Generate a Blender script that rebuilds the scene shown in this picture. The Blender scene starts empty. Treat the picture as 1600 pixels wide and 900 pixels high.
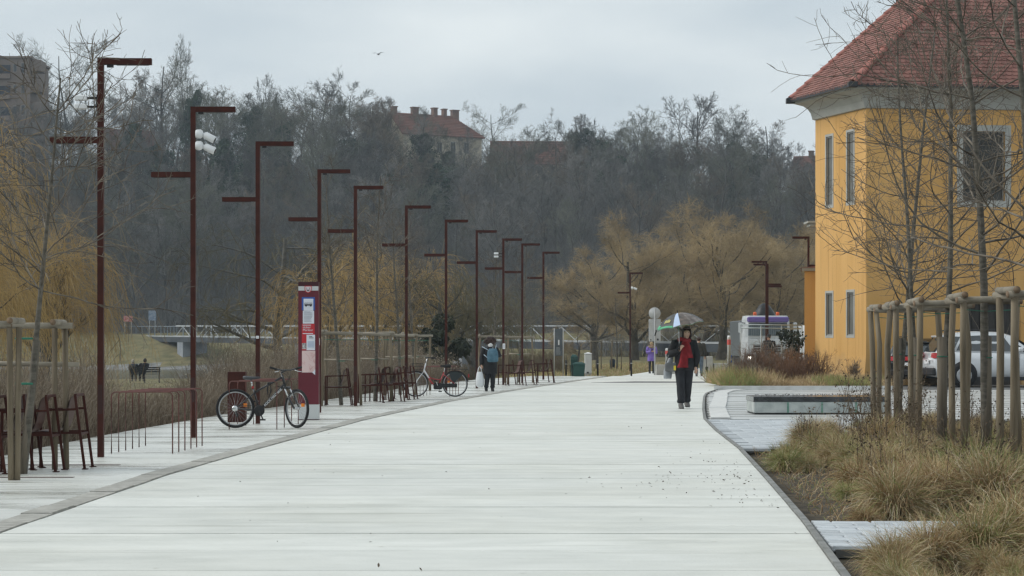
import bpy, bmesh, math, random
import numpy as np
from mathutils import Vector, Matrix
SC = bpy.context.scene
COL = SC.collection
RNG = np.random.default_rng(7)
random.seed(7)
R = math.radians

# ---------------------------------------------------------------- camera
CAM_H, FPX, HORIZON = 1.45, 3600.0, 536.0        # eye height, focal length in 1600-px units, horizon row
cam = bpy.data.objects.new('camera', bpy.data.cameras.new('camera')); COL.objects.link(cam)
cam.location = (0, 0, CAM_H); cam.rotation_euler = (R(90), 0, 0)
cam.data.sensor_width = 36; cam.data.lens = 81; cam.data.shift_y = (HORIZON-450)/1600
cam.data.clip_start = 0.5; cam.data.clip_end = 5000
SC.camera = cam
# ---------------------------------------------------------------- sky and sun (overcast)
W = bpy.data.worlds.new('World'); SC.world = W; W.use_nodes = True
nt = W.node_tree; nt.nodes.clear()
def wn(t, **k):
    n = nt.nodes.new(t)
    for a, b in k.items(): setattr(n, a, b)
    return n
SUN_EL, SUN_ROT = R(38), R(-84)
sky = wn('ShaderNodeTexSky', sky_type='NISHITA', sun_disc=False, sun_elevation=SUN_EL, sun_rotation=SUN_ROT, dust_density=4.0)
hs = wn('ShaderNodeHueSaturation'); hs.inputs['Saturation'].default_value = 0.3
tc = wn('ShaderNodeTexCoord')
mp = wn('ShaderNodeMapping'); mp.inputs['Scale'].default_value = (5, 5, 16)
nz = wn('ShaderNodeTexNoise'); nz.inputs['Scale'].default_value = 1.3; nz.inputs['Detail'].default_value = 5; nz.inputs['Roughness'].default_value = .5
rp = wn('ShaderNodeValToRGB')
rp.color_ramp.elements[0].position = .3; rp.color_ramp.elements[0].color = (5.5, 6.3, 6.85, 1)
rp.color_ramp.elements[1].position = .72; rp.color_ramp.elements[1].color = (7.7, 8.3, 8.5, 1)
mx = wn('ShaderNodeMixRGB'); mx.inputs[0].default_value = .93
bg = wn('ShaderNodeBackground'); bg.inputs['Strength'].default_value = 0.1
wo = wn('ShaderNodeOutputWorld')
L = nt.links.new
L(tc.outputs['Generated'], mp.inputs[0]); L(mp.outputs[0], nz.inputs['Vector']); L(nz.outputs['Fac'], rp.inputs[0])
L(sky.outputs[0], hs.inputs['Color']); L(hs.outputs[0], mx.inputs[1]); L(rp.outputs[0], mx.inputs[2])
L(mx.outputs[0], bg.inputs['Color']); L(bg.outputs[0], wo.inputs['Surface'])
sl = bpy.data.lights.new('sun', 'SUN'); sl.energy = 1.6; sl.angle = R(35); sl.color = (1, .97, .92)
sun = bpy.data.objects.new('sun', sl); COL.objects.link(sun)
# light comes from the left, a little behind the camera
sd = Vector((-math.cos(SUN_EL)*.995, math.cos(SUN_EL)*.10, math.sin(SUN_EL)))
sun.rotation_euler = sd.to_track_quat('Z', 'Y').to_euler()
SC.view_settings.view_transform = 'Standard'; SC.view_settings.look = 'None'
SC.view_settings.exposure = 0.14; SC.view_settings.gamma = 1
SC.render.engine = 'CYCLES'
SC.cycles.use_denoising = True
SC.cycles.max_bounces = 5; SC.cycles.diffuse_bounces = 2; SC.cycles.glossy_bounces = 2
SC.cycles.volume_bounces = 0; SC.cycles.transparent_max_bounces = 4
SC.cycles.pixel_filter_type = 'BLACKMAN_HARRIS'; SC.cycles.filter_width = 1.4

# ---------------------------------------------------------------- helpers
def G(px, py, z=0.0):            # a point of the photograph on the level z, as a place
    s = (py-HORIZON)/(CAM_H-z); Y = FPX/s
    return Vector(((px-800)/s, Y, z))
def at(px, py, Y):               # a point of the photograph at distance Y
    s = FPX/Y
    return Vector(((px-800)/s, Y, CAM_H+(HORIZON-py)/s))
MATS = {}
def mat(name, col, rough=.7, col2=None, scale=3.0, detail=4, bump=0.0, bscale=None, spec=.4, metal=0, rnd=0.0, stretch=None, lo=.35, hi=.65, coat=0):
    if name in MATS: return MATS[name]
    m = bpy.data.materials.new(name); MATS[name] = m; m.use_nodes = True
    t = m.node_tree; b = t.nodes['Principled BSDF']; l = t.links.new
    b.inputs['Roughness'].default_value = rough; b.inputs['Metallic'].default_value = metal
    b.inputs['Specular IOR Level'].default_value = spec
    if coat: b.inputs['Coat Weight'].default_value = coat; b.inputs['Coat Roughness'].default_value = .08
    b.inputs['Base Color'].default_value = (*col, 1)
    tcn = t.nodes.new('ShaderNodeTexCoord'); vec = tcn.outputs['Object']
    if stretch:
        mpn = t.nodes.new('ShaderNodeMapping'); mpn.inputs['Scale'].default_value = stretch; l(vec, mpn.inputs[0]); vec = mpn.outputs[0]
    out = None
    if col2:
        n = t.nodes.new('ShaderNodeTexNoise'); n.inputs['Scale'].default_value = scale; n.inputs['Detail'].default_value = detail; l(vec, n.inputs['Vector'])
        r = t.nodes.new('ShaderNodeValToRGB'); l(n.outputs['Fac'], r.inputs[0])
        r.color_ramp.elements[0].position = lo; r.color_ramp.elements[0].color = (*col, 1)
        r.color_ramp.elements[1].position = hi; r.color_ramp.elements[1].color = (*col2, 1)
        out = r.outputs[0]
    if rnd:
        oi = t.nodes.new('ShaderNodeObjectInfo'); mr = t.nodes.new('ShaderNodeMapRange')
        mr.inputs['To Min'].default_value = 1-rnd; mr.inputs['To Max'].default_value = 1+rnd; l(oi.outputs['Random'], mr.inputs['Value'])
        vm = t.nodes.new('ShaderNodeVectorMath'); vm.operation = 'SCALE'
        if out: l(out, vm.inputs[0])
        else: vm.inputs[0].default_value = col
        l(mr.outputs[0], vm.inputs['Scale']); out = vm.outputs[0]
    if out: l(out, b.inputs['Base Color'])
    if bump:
        n2 = t.nodes.new('ShaderNodeTexNoise'); n2.inputs['Scale'].default_value = bscale or scale*4; n2.inputs['Detail'].default_value = 5; l(vec, n2.inputs['Vector'])
        bn = t.nodes.new('ShaderNodeBump'); bn.inputs['Strength'].default_value = bump; bn.inputs['Distance'].default_value = .02
        l(n2.outputs['Fac'], bn.inputs['Height']); l(bn.outputs[0], b.inputs['Normal'])
    return m
def tag(o, label=None, cat=None, group=None, kind=None):
    if label: o['label'] = label
    if cat: o['category'] = cat
    if group: o['group'] = group
    if kind: o['kind'] = kind
    return o
def thing(name, label, cat, loc=(0, 0, 0), rz=0.0, group=None):
    o = bpy.data.objects.new(name, None); COL.objects.link(o)
    o.location = loc; o.rotation_euler = (0, 0, rz); o.empty_display_size = .1
    return tag(o, label, cat, group)
def link(name, me, parent=None, loc=None, rot=None, sc=None):
    o = bpy.data.objects.new(name, me); COL.objects.link(o)
    if parent: o.parent = parent
    if loc is not None: o.location = loc
    if rot is not None: o.rotation_euler = rot
    if sc is not None: o.scale = sc if hasattr(sc, '__len__') else (sc, sc, sc)
    return o
def dup(root, loc, rz=0.0, sc=None, label=None, group=None):
    r = root.copy(); COL.objects.link(r); r.location = loc; r.rotation_euler = (0, 0, rz)
    if sc is not None: r.scale = sc if hasattr(sc, '__len__') else (sc, sc, sc)
    if label: r['label'] = label
    if group: r['group'] = group
    for ch in list(root.children):
        c = ch.copy(); COL.objects.link(c); c.parent = r
        for g in list(ch.children):
            d = g.copy(); COL.objects.link(d); d.parent = c
    return r
def np_mesh(name, V, F, mats, mi=None, smooth=False):
    """V (n,3), F (m,k) equal-sized faces"""
    me = bpy.data.meshes.new(name); V = np.asarray(V, np.float32); F = np.asarray(F, np.int32)
    k = F.shape[1]; m = len(F)
    me.vertices.add(len(V)); me.vertices.foreach_set('co', V.ravel())
    me.loops.add(m*k); me.loops.foreach_set('vertex_index', F.ravel())
    me.polygons.add(m); me.polygons.foreach_set('loop_start', np.arange(0, m*k, k, dtype=np.int32))
    for x in (mats if isinstance(mats, (list, tuple)) else [mats]): me.materials.append(x)
    if mi is not None: me.polygons.foreach_set('material_index', np.asarray(mi, np.int32))
    if smooth: me.polygons.foreach_set('use_smooth', np.ones(m, bool))
    me.update(calc_edges=True); me.validate()
    return me
class MB:
    """collects boxes, tubes, lathes and slabs, then links them as ONE mesh object"""
    def __init__(s): s.v = []; s.f = []; s.sm = []
    def add(s, vs, fs, smooth=False):
        b = len(s.v); s.v += [tuple(v) for v in vs]; s.f += [tuple(b+i for i in f) for f in fs]; s.sm += [smooth]*len(fs); return s
    def box(s, x0, x1, y0, y1, z0, z1, M=None, bev=0.0):
        if bev > 0:
            q = bev; vs = []; fs = []
            bm = bmesh.new(); bmesh.ops.create_cube(bm, size=1)
            bmesh.ops.scale(bm, vec=(x1-x0, y1-y0, z1-z0), verts=bm.verts); bmesh.ops.translate(bm, vec=((x0+x1)/2, (y0+y1)/2, (z0+z1)/2), verts=bm.verts)
            bmesh.ops.bevel(bm, geom=bm.edges[:], offset=q, segments=1, affect='EDGES')
            bm.verts.index_update(); vs = [v.co.copy() for v in bm.verts]; fs = [[v.index for v in f.verts] for f in bm.faces]; bm.free()
        else:
            vs = [Vector(p) for p in ((x0, y0, z0), (x1, y0, z0), (x1, y1, z0), (x0, y1, z0), (x0, y0, z1), (x1, y0, z1), (x1, y1, z1), (x0, y1, z1))]
            fs = [(0, 3, 2, 1), (4, 5, 6, 7), (0, 1, 5, 4), (1, 2, 6, 5), (2, 3, 7, 6), (3, 0, 4, 7)]
        if M is not None: vs = [M @ v for v in vs]
        return s.add(vs, fs)
    def tube(s, pts, rad, n=8, closed=False, cap=True, flat=None):
        pts = [Vector(p) for p in pts]; N = len(pts)
        rad = rad if hasattr(rad, '__len__') else [rad]*N
        d = (pts[-1]-pts[0]); d = d if d.length > 1e-6 else pts[1]-pts[0]
        ref = Vector((0, 0, 1)) if abs(d.normalized().z) < .8 else Vector((0, 1, 0))
        if closed: 
            c = sum(pts, Vector())/N; ref = (pts[0]-c).cross(pts[1]-c).normalized()
        vs = []; fs = []
        for i, p in enumerate(pts):
            t = (pts[(i+1) % N]-pts[i-1]) if closed else (pts[min(i+1, N-1)]-pts[max(i-1, 0)])
            t.normalize(); a = t.cross(ref)
            if a.length < 1e-4: a = t.cross(Vector((1, .1, 0)))
            a.normalize(); b = a.cross(t)
            for k in range(n):
                an = 2*math.pi*(k+.5)/n
                vs.append(p+(a*math.cos(an)*(flat or 1)+b*math.sin(an))*rad[i])
        for i in range(N if closed else N-1):
            j = (i+1) % N
            for k in range(n): fs.append((i*n+k, i*n+(k+1) % n, j*n+(k+1) % n, j*n+k))
        if cap and not closed: fs.append(tuple(range(n-1, -1, -1))); fs.append(tuple((N-1)*n+k for k in range(n)))
        return s.add(vs, fs, n > 5)
    def bar(s, a, b, w, h):            # square bar between two points
        a = Vector(a); b = Vector(b); t = (b-a).normalized()
        ref = Vector((0, 0, 1)) if abs(t.z) < .9 else Vector((0, 1, 0))
        u = t.cross(ref).normalized(); v = u.cross(t)
        vs = [p+u*(i*w/2)+v*(j*h/2) for p in (a, b) for i, j in ((-1, -1), (1, -1), (1, 1), (-1, 1))]
        return s.add(vs, [(0, 1, 2, 3), (7, 6, 5, 4), (0, 4, 5, 1), (1, 5, 6, 2), (2, 6, 7, 3), (3, 7, 4, 0)])
    def lathe(s, prof, n=16, M=None, cap=True):
        vs = []; fs = []; K = len(prof)
        for r, z in prof:
            for k in range(n): vs.append(Vector((r*math.cos(2*math.pi*k/n), r*math.sin(2*math.pi*k/n), z)))
        for i in range(K-1):
            for k in range(n): fs.append((i*n+k, i*n+(k+1) % n, (i+1)*n+(k+1) % n, (i+1)*n+k))
        if cap: fs.append(tuple(range(n-1, -1, -1))); fs.append(tuple((K-1)*n+k for k in range(n)))
        if M is not None: vs = [M @ v for v in vs]
        return s.add(vs, fs, True)
    def loft(s, rings, cap=True, smooth=True):     # rings of equal point counts
        n = len(rings[0]); vs = [p for r in rings for p in r]; fs = []
        for i in range(len(rings)-1):
            for k in range(n): fs.append((i*n+k, i*n+(k+1) % n, (i+1)*n+(k+1) % n, (i+1)*n+k))
        s.add(vs, fs, smooth)
        if cap:
            s.add(rings[0], [tuple(range(n-1, -1, -1))], smooth); s.add(rings[-1], [tuple(range(n))], smooth)
        return s
    def prism(s, poly, z0, z1, M=None):            # polygon (x,y) between two heights
        n = len(poly); vs = [Vector((x, y, z)) for z in (z0, z1) for x, y in poly]
        fs = [tuple(range(n-1, -1, -1)), tuple(range(n, 2*n))]+[(k, (k+1) % n, n+(k+1) % n, n+k) for k in range(n)]
        if M is not None: vs = [M @ v for v in vs]
        return s.add(vs, fs)
    def ball(s, c, r, n=10, m=6):
        c = Vector(c); r = r if hasattr(r, '__len__') else (r, r, r)
        rings = []
        for i in range(m+1):
            th = math.pi*(i/m); q = max(math.sin(th), .02)
            rings.append([c+Vector((r[0]*q*math.cos(2*math.pi*k/n), r[1]*q*math.sin(2*math.pi*k/n), -r[2]*math.cos(th))) for k in range(n)])
        return s.loft(rings)
    def mesh(s, name, m):
        me = bpy.data.meshes.new(name); me.from_pydata([tuple(v) for v in s.v], [], s.f)
        me.polygons.foreach_set('use_smooth', s.sm); me.materials.append(m); me.update()
        bm = bmesh.new(); bm.from_mesh(me); bmesh.ops.recalc_face_normals(bm, faces=bm.faces[:]); bm.to_mesh(me); bm.free()
        return me
    def build(s, name, m, parent=None, loc=None, rot=None):
        return link(name, s.mesh(name, m), parent, loc, rot)
def text(name, body, size, m, parent, loc, rot=(R(90), 0, 0), align='LEFT', shear=0, squash=1.0):
    cu = bpy.data.curves.new(name, 'FONT'); cu.body = body; cu.size = size; cu.extrude = .0008; cu.align_x = align; cu.shear = shear
    cu.materials.append(m); tmp = bpy.data.objects.new(name+'_curve', cu); COL.objects.link(tmp)
    dg = bpy.context.evaluated_depsgraph_get(); dg.update(); me = bpy.data.meshes.new_from_object(tmp.evaluated_get(dg)); me.name = name
    bpy.data.objects.remove(tmp); bpy.data.curves.remove(cu)
    o = link(name, me, parent, loc, rot); o.scale = (squash, 1, 1); return o
def lerp(a, b, t): return a+(b-a)*t
def curve_fn(pts):
    ys = np.array([p[1] for p in pts]); xs = np.array([p[0] for p in pts])
    c = np.polyfit(ys, xs, 3); lo, hi = ys.min(), ys.max()
    def f(y):
        yc = np.clip(y, lo-20, hi+6); return np.polyval(c, yc)
    return f
# ---- swept tubes and branching, vectorised
def np_tubes(P, Rd, sides=3):
    """P (N,K,3) polylines, Rd (N,K) radii -> verts, quads"""
    N, K, _ = P.shape
    T = np.empty_like(P); T[:, 1:-1] = P[:, 2:]-P[:, :-2]; T[:, 0] = P[:, 1]-P[:, 0]; T[:, -1] = P[:, -1]-P[:, -2]
    T /= np.linalg.norm(T, axis=2, keepdims=True)+1e-9
    D = P[:, -1]-P[:, 0]; ref = np.zeros((N, 3)); ax = np.argmin(np.abs(D), axis=1); ref[np.arange(N), ax] = 1
    A = np.cross(T, ref[:, None, :]); A /= np.linalg.norm(A, axis=2, keepdims=True)+1e-9
    B = np.cross(A, T)
    an = 2*np.pi*np.arange(sides)/sides
    V = P[:, :, None, :]+Rd[:, :, None, None]*(A[:, :, None, :]*np.cos(an)[None, None, :, None]+B[:, :, None, :]*np.sin(an)[None, None, :, None])
    idx = np.arange(N*K*sides).reshape(N, K, sides)
    a = idx[:, :-1, :]; b = np.roll(idx, -1, axis=2)[:, :-1, :]; c = np.roll(idx, -1, axis=2)[:, 1:, :]; d = idx[:, 1:, :]
    return V.reshape(-1, 3), np.stack([a, b, c, d], axis=-1).reshape(-1, 4)
def join_np(parts):
    Vs, Fs, off = [], [], 0
    for V, F in parts: Vs.append(V); Fs.append(F+off); off += len(V)
    return np.concatenate(Vs), np.concatenate(Fs)
def unit(v): return v/(np.linalg.norm(v, axis=-1, keepdims=True)+1e-9)
def walk(rng, p0, d0, Ln, K, wob=.15, trop=0.0, r0=None, r1=None, gz=None):
    N = len(p0); P = np.zeros((N, K+1, 3)); P[:, 0] = p0; d = unit(d0).copy()
    for k in range(K):
        d = d+rng.normal(0, wob, (N, 3)); d[:, 2] += trop if gz is None else gz[k]
        d = unit(d); P[:, k+1] = P[:, k]+d*(Ln/K)[:, None]
    t = np.linspace(0, 1, K+1)[None, :]
    Rd = r0[:, None]*(1-t)+r1[:, None]*t
    return P, Rd
def sprout(rng, P, Rd, n, t0, t1, ang, angv, lf, lv, K, wob, trop, rr=.6, rtip=.25, rmin=.002, taper=.55, gz=None, flat=None):
    """children of every polyline in P"""
    N, Kp, _ = P.shape; Kp -= 1
    L = np.linalg.norm(np.diff(P, axis=1), axis=2).sum(1)
    t = np.sort(rng.uniform(t0, t1, (N, n)), axis=1); i = np.minimum((t*Kp).astype(int), Kp-1); fr = t*Kp-i
    ar = np.arange(N)[:, None]
    p0 = P[ar, i]*(1-fr[..., None])+P[ar, i+1]*fr[..., None]
    tg = unit(P[ar, i+1]-P[ar, i]); r = Rd[ar, i]*(1-fr)+Rd[ar, i+1]*fr
    az = rng.uniform(0, 2*np.pi, (N, 1))+np.arange(n)[None, :]*2.4+rng.normal(0, .4, (N, n))
    ref = np.where(np.abs(tg[..., 2:3]) < .9, np.array([0, 0, 1.0]), np.array([1.0, 0, 0]))
    a = unit(np.cross(tg, ref)); b = np.cross(a, tg)
    th = np.clip(rng.normal(ang, angv, (N, n)), .1, 2.0)
    d = tg*np.cos(th)[..., None]+(a*np.cos(az)[..., None]+b*np.sin(az)[..., None])*np.sin(th)[..., None]
    if flat is not None: d[..., 2] *= flat
    Ln = L[:, None]*lf*(1-taper*(t-t0)/(t1-t0+1e-6))*rng.uniform(1-lv, 1+lv, (N, n))
    r0 = np.maximum(r*rr, rmin); r1 = np.maximum(r0*rtip, rmin*.7)
    return walk(rng, p0.reshape(-1, 3), d.reshape(-1, 3), Ln.ravel(), K, wob, trop, r0.ravel(), r1.ravel(), gz)
# ---------------------------------------------------------------- materials of the setting
def sstep(a, b, x): t = np.clip((x-a)/(b-a), 0, 1); return t*t*(3-2*t)
def concrete(name, c1, c2, r_dry, r_wet, wet_lo, wet_hi, damp):
    m = mat(name, c1, r_dry, c2, 2.6, 9, .35, 70, spec=.4, rnd=.045, stretch=(.6, 1.0, 1), lo=.25, hi=.75)
    t = m.node_tree; l = t.links.new; bs = t.nodes['Principled BSDF']; src = bs.inputs['Base Color'].links[0].from_socket
    tc = t.nodes.new('ShaderNodeTexCoord'); geo = t.nodes.new('ShaderNodeNewGeometry')
    mp = t.nodes.new('ShaderNodeMapping'); mp.inputs['Scale'].default_value = (.45, 1.5, 1); l(geo.outputs['Position'], mp.inputs[0])
    n = t.nodes.new('ShaderNodeTexNoise'); n.inputs['Scale'].default_value = .8; n.inputs['Detail'].default_value = 7; n.inputs['Roughness'].default_value = .62; l(mp.outputs[0], n.inputs['Vector'])
    r = t.nodes.new('ShaderNodeMapRange'); r.inputs['From Min'].default_value = wet_lo; r.inputs['From Max'].default_value = wet_hi; r.clamp = True; l(n.outputs['Fac'], r.inputs['Value'])
    q = t.nodes.new('ShaderNodeMapRange'); q.inputs['To Min'].default_value = r_dry; q.inputs['To Max'].default_value = r_wet; l(r.outputs[0], q.inputs['Value']); l(q.outputs[0], bs.inputs['Roughness'])
    mx = t.nodes.new('ShaderNodeMixRGB'); mx.blend_type = 'MULTIPLY'; mx.inputs[2].default_value = (damp, damp, damp*.98, 1); l(r.outputs[0], mx.inputs[0]); l(src, mx.inputs[1])
    # thin dark drag marks and stains across the slabs
    mp2 = t.nodes.new('ShaderNodeMapping'); mp2.inputs['Scale'].default_value = (.5, 7, 1); l(geo.outputs['Position'], mp2.inputs[0])
    n2 = t.nodes.new('ShaderNodeTexNoise'); n2.inputs['Scale'].default_value = .55; n2.inputs['Detail'].default_value = 5; l(mp2.outputs[0], n2.inputs['Vector'])
    r2 = t.nodes.new('ShaderNodeMapRange'); r2.inputs['From Min'].default_value = .58; r2.inputs['From Max'].default_value = .72; l(n2.outputs['Fac'], r2.inputs['Value'])
    mx2 = t.nodes.new('ShaderNodeMixRGB'); mx2.blend_type = 'MULTIPLY'; mx2.inputs[2].default_value = (.80, .80, .78, 1); l(r2.outputs[0], mx2.inputs[0]); l(mx.outputs[0], mx2.inputs[1]); 
    # small dark specks
    n3 = t.nodes.new('ShaderNodeTexNoise'); n3.inputs['Scale'].default_value = 9; n3.inputs['Detail'].default_value = 3; l(geo.outputs['Position'], n3.inputs['Vector'])
    r3 = t.nodes.new('ShaderNodeMapRange'); r3.inputs['From Min'].default_value = .68; r3.inputs['From Max'].default_value = .76; l(n3.outputs['Fac'], r3.inputs['Value'])
    mx3 = t.nodes.new('ShaderNodeMixRGB'); mx3.blend_type = 'MULTIPLY'; mx3.inputs[2].default_value = (.78, .77, .74, 1); l(r3.outputs[0], mx3.inputs[0]); l(mx2.outputs[0], mx3.inputs[1])
    n4 = t.nodes.new('ShaderNodeTexNoise'); n4.inputs['Scale'].default_value = .35; n4.inputs['Detail'].default_value = 4; l(geo.outputs['Position'], n4.inputs['Vector'])
    r4 = t.nodes.new('ShaderNodeMapRange'); r4.inputs['From Min'].default_value = .42; r4.inputs['From Max'].default_value = .64; l(n4.outputs['Fac'], r4.inputs['Value'])
    mx4 = t.nodes.new('ShaderNodeMixRGB'); mx4.blend_type = 'MULTIPLY'; mx4.inputs[2].default_value = (.95, .945, .925, 1); l(r4.outputs[0], mx4.inputs[0]); l(mx3.outputs[0], mx4.inputs[1]); l(mx4.outputs[0], bs.inputs['Base Color'])
    return m
M_CONC = concrete('pale_concrete', (.60, .61, .57), (.74, .745, .70), .6, .30, .48, .66, .95)
M_CONCW = concrete('damp_concrete', (.60, .61, .575), (.74, .745, .705), .34, .06, .48, .62, .90)
M_JOINT = mat('joint_dark', (.10, .10, .095), .8)
M_CHAN = mat('channel_stone', (.30, .29, .26), .7, (.44, .43, .39), 7, 6, .5, 50, rnd=.08)
M_EDGE = mat('edging_steel', (.13, .13, .12), .6, (.25, .25, .24), 5)
M_PAV = mat('grey_paver', (.40, .43, .455), .45, (.55, .58, .60), 3, 4, .3, 50, rnd=.14)
M_PLAZA = mat('plaza_stone', (.25, .25, .24), .5, (.46, .46, .44), .9, 6, .3, 40, rnd=.16, stretch=(.5, 1, 1))
M_SOIL = mat('bed_soil', (.035, .027, .018), .95, (.10, .078, .05), 6, 8, .8, 30)
M_GRASSG = mat('winter_grass_ground', (.10, .095, .035), .95, (.20, .165, .075), .6, 8, .6, 20)
M_HILL = mat('leaf_litter', (.040, .038, .033), .95, (.085, .075, .058), .12, 8, .6, 3)
M_WATER = mat('river_water', (.030, .036, .036), .12, (.05, .055, .05), .15, 4, .15, 2, spec=.5, stretch=(.3, 1, 1))
M_STONEB = mat('bank_stone', (.12, .12, .115), .9, (.26, .26, .25), .8, 6, .5, 4)
def interp(xs, ys): return lambda q: np.interp(q, xs, ys)
XL = interp([10, 31, 36.2, 47, 56, 78, 92, 101, 104], [-6.6, -6.55, -6.42, -5.85, -4.95, -3.2, -1.3, .8, 1.4])
XD = interp([10, 18.1, 25.3, 31, 36, 43.9, 57.4, 70.6, 85, 96.7, 104], [-4.02, -4.02, -3.9, -3.62, -3.33, -2.85, -1.6, 0, 1.95, 3.63, 4.7])
XR = interp([10, 14.3, 18.7, 24.4, 31.8, 38, 43.9, 50, 56, 62.2, 66, 69.6, 72.5, 75, 97, 104], [1.85, 2.11, 2.42, 2.76, 3.18, 3.42, 3.72, 4.2, 4.7, 5.23, 5.6, 6.1, 6.6, 6.8, 8.8, 9.4])
YN = interp([-80, -25, 0, 5, 9, 60], [152, 152, 160, 178, 232, 240])
YF = interp([-120, -60, -20, 20, 60], [322, 320, 310, 285, 270])
HC = interp([-140, -45, -15, 20, 60, 140], [34, 33, 32, 26, 22, 21])
def ground_z(X, Y):
    X = np.asarray(X, float); Y = np.asarray(Y, float)
    z = np.full(np.broadcast(X, Y).shape, -.10)
    d = XL(np.clip(Y, 10, 104))-X-.25
    z = z-.85*sstep(0, 5, d)*(Y < 400)
    lump = .05*np.sin(X*1.3+Y*.7)+.05*np.sin(X*.6-Y*.9)
    z = z+lump*sstep(1, 4, d)
    # rise behind the path, up to the old willows on the bank
    z = z+.3*sstep(108, 170, Y)*sstep(3, 9, X)
    yn, yf = YN(X), YF(X)
    ch = sstep(yn, yn+7, Y)*(1-sstep(yf-5, yf, Y))
    z = z*(1-ch)-4.0*ch
    far = sstep(yf-2, yf+24, Y); z = np.where(Y > (yn+yf)/2, np.where(Y > yf-2, -2.3*(1-far)+2.7*far, z), z)
    hl = np.clip((Y-(yf+24))/112, 0, 1); hl = hl*hl*(3-2*hl)*.55+hl*.45
    z = z+np.where(Y > yf+24, hl*(HC(X)-2.7), 0)
    return z
def build_ground():
    xs = np.unique(np.concatenate([np.arange(-900, -130, 60), np.arange(-130, -16, 3), np.arange(-16, 12, .8), np.arange(12, 100, 3), np.arange(100, 901, 60)]))
    ys = np.unique(np.concatenate([np.arange(-60, 8, 8), np.arange(8, 110, 1.5), np.arange(110, 480, 3), np.arange(480, 700, 20), np.arange(700, 3001, 150)]))
    X, Y = np.meshgrid(xs, ys); Z = ground_z(X, Y)
    V = np.stack([X, Y, Z], -1).reshape(-1, 3); nx = len(xs); I = np.arange(len(V)).reshape(len(ys), nx)
    F = np.stack([I[:-1, :-1], I[:-1, 1:], I[1:, 1:], I[1:, :-1]], -1).reshape(-1, 4)
    cy = V[F].mean(1); hill = cy[:, 1] > YF(cy[:, 0])+26
    gi = np.zeros(len(F), int); soil = (cy[:, 1] < 45) & (cy[:, 0] > 2); gi[soil] = 1
    bank = (np.abs(cy[:, 1]-YF(cy[:, 0])+1) < 5) | (cy[:, 2] < -1.6); gi[bank] = 2
    bush = (cy[:, 1] < 100) & (cy[:, 0] < XL(cy[:, 1])+.2) & (cy[:, 0] > XL(cy[:, 1])-6); gi[bush] = 1
    o = link('ground', np_mesh('ground', V, F[~hill], [M_GRASSG, M_SOIL, M_STONEB], gi[~hill], True)); tag(o, kind='structure')
    o = link('hill', np_mesh('hill', V, F[hill], M_HILL, None, True)); tag(o, kind='structure')
    w = MB(); w.add([(-600, 140, -2.2), (70, 140, -2.2), (70, 345, -2.2), (-600, 345, -2.2)], [(0, 1, 2, 3)])
    tag(w.build('river', M_WATER), kind='structure')
build_ground()

# ---------------------------------------------------------------- the paved promenade: slabs, channel, edging
def build_road():
    ys = [9.0]
    while ys[-1] < 100.6: ys.append(ys[-1]+1.42)
    Y0, Y1 = ys[0], ys[-1]
    base = MB(); q = np.linspace(Y0, Y1, 80)
    base.add([(XL(y), y, -.03) for y in q]+[(XR(y), y, -.03) for y in q], [(i, 80+i, 81+i, i+1) for i in range(79)])
    road = tag(base.build('road', M_JOINT), kind='structure')
    g = .008
    for a, b in zip(ys[:-1], ys[1:]):
        for f0, f1, o0, o1, mt in ((XL, XD, 0, -.15, M_CONCW), (XD, XR, .13, -.07, M_CONC)):
            m = (a+b)/2; yy = [a+g, m, b-g]; dz = random.uniform(0, .003)
            mb = MB(); mb.prism([(f0(y)+o0, y) for y in yy]+[(f1(y)+o1, y) for y in yy[::-1]], -.05, dz)
            s = mb.build('slab', mt, road)
    y = Y0
    while y < 97:
        st = .95; mb = MB(); j = random.uniform(-.012, .012)
        a, b = y+.006, min(y+st, 97)-.006
        mb.prism([(XD(a)-.14+j, a), (XD(a)+.115+j, a), (XD(b)+.115+j, b), (XD(b)-.14+j, b)], -.05, .012+random.uniform(-.003, .004))
        mb.build('channel_stone', M_CHAN, road); y += st
    e = MB(); q = np.linspace(Y0, 75, 90)
    for a, b in zip(q[:-1], q[1:]):
        e.prism([(XR(a)-.065, a), (XR(a)-.015, a), (XR(b)-.015, b), (XR(b)-.065, b)], -.05, .018)
    e.build('edging', M_EDGE, road)
    # pale kerb that swings round to the plaza
    k = [G(1107, 648), G(1105, 632), G(1108, 620), G(1120, 613)]
    # the path that leads on behind the woman with the umbrella
    p = MB(); p.prism([(4.8, Y1+.03), (9.6, Y1+.03), (13, 112), (23, 122), (23, 150), (10.4, 146), (8.6, 128)], -.06, .004)
    tag(p.build('path', M_CONC), kind='structure')
    d = MB(); d.prism([(2.9, 84.3), (7.0, 84.0), (7.5, 86.4), (4.6, 86.8)], -.05, .007)
    tag(d.build('asphalt_patch', mat('patch_asphalt', (.06, .06, .06), .6, (.11, .105, .1), 2)), kind='structure')
build_road()
XB = interp([9, 19, 32, 44, 45], [2.3, 2.55, 3.3, 6.6, 6.8])       # left edge of the planted beds
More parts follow.
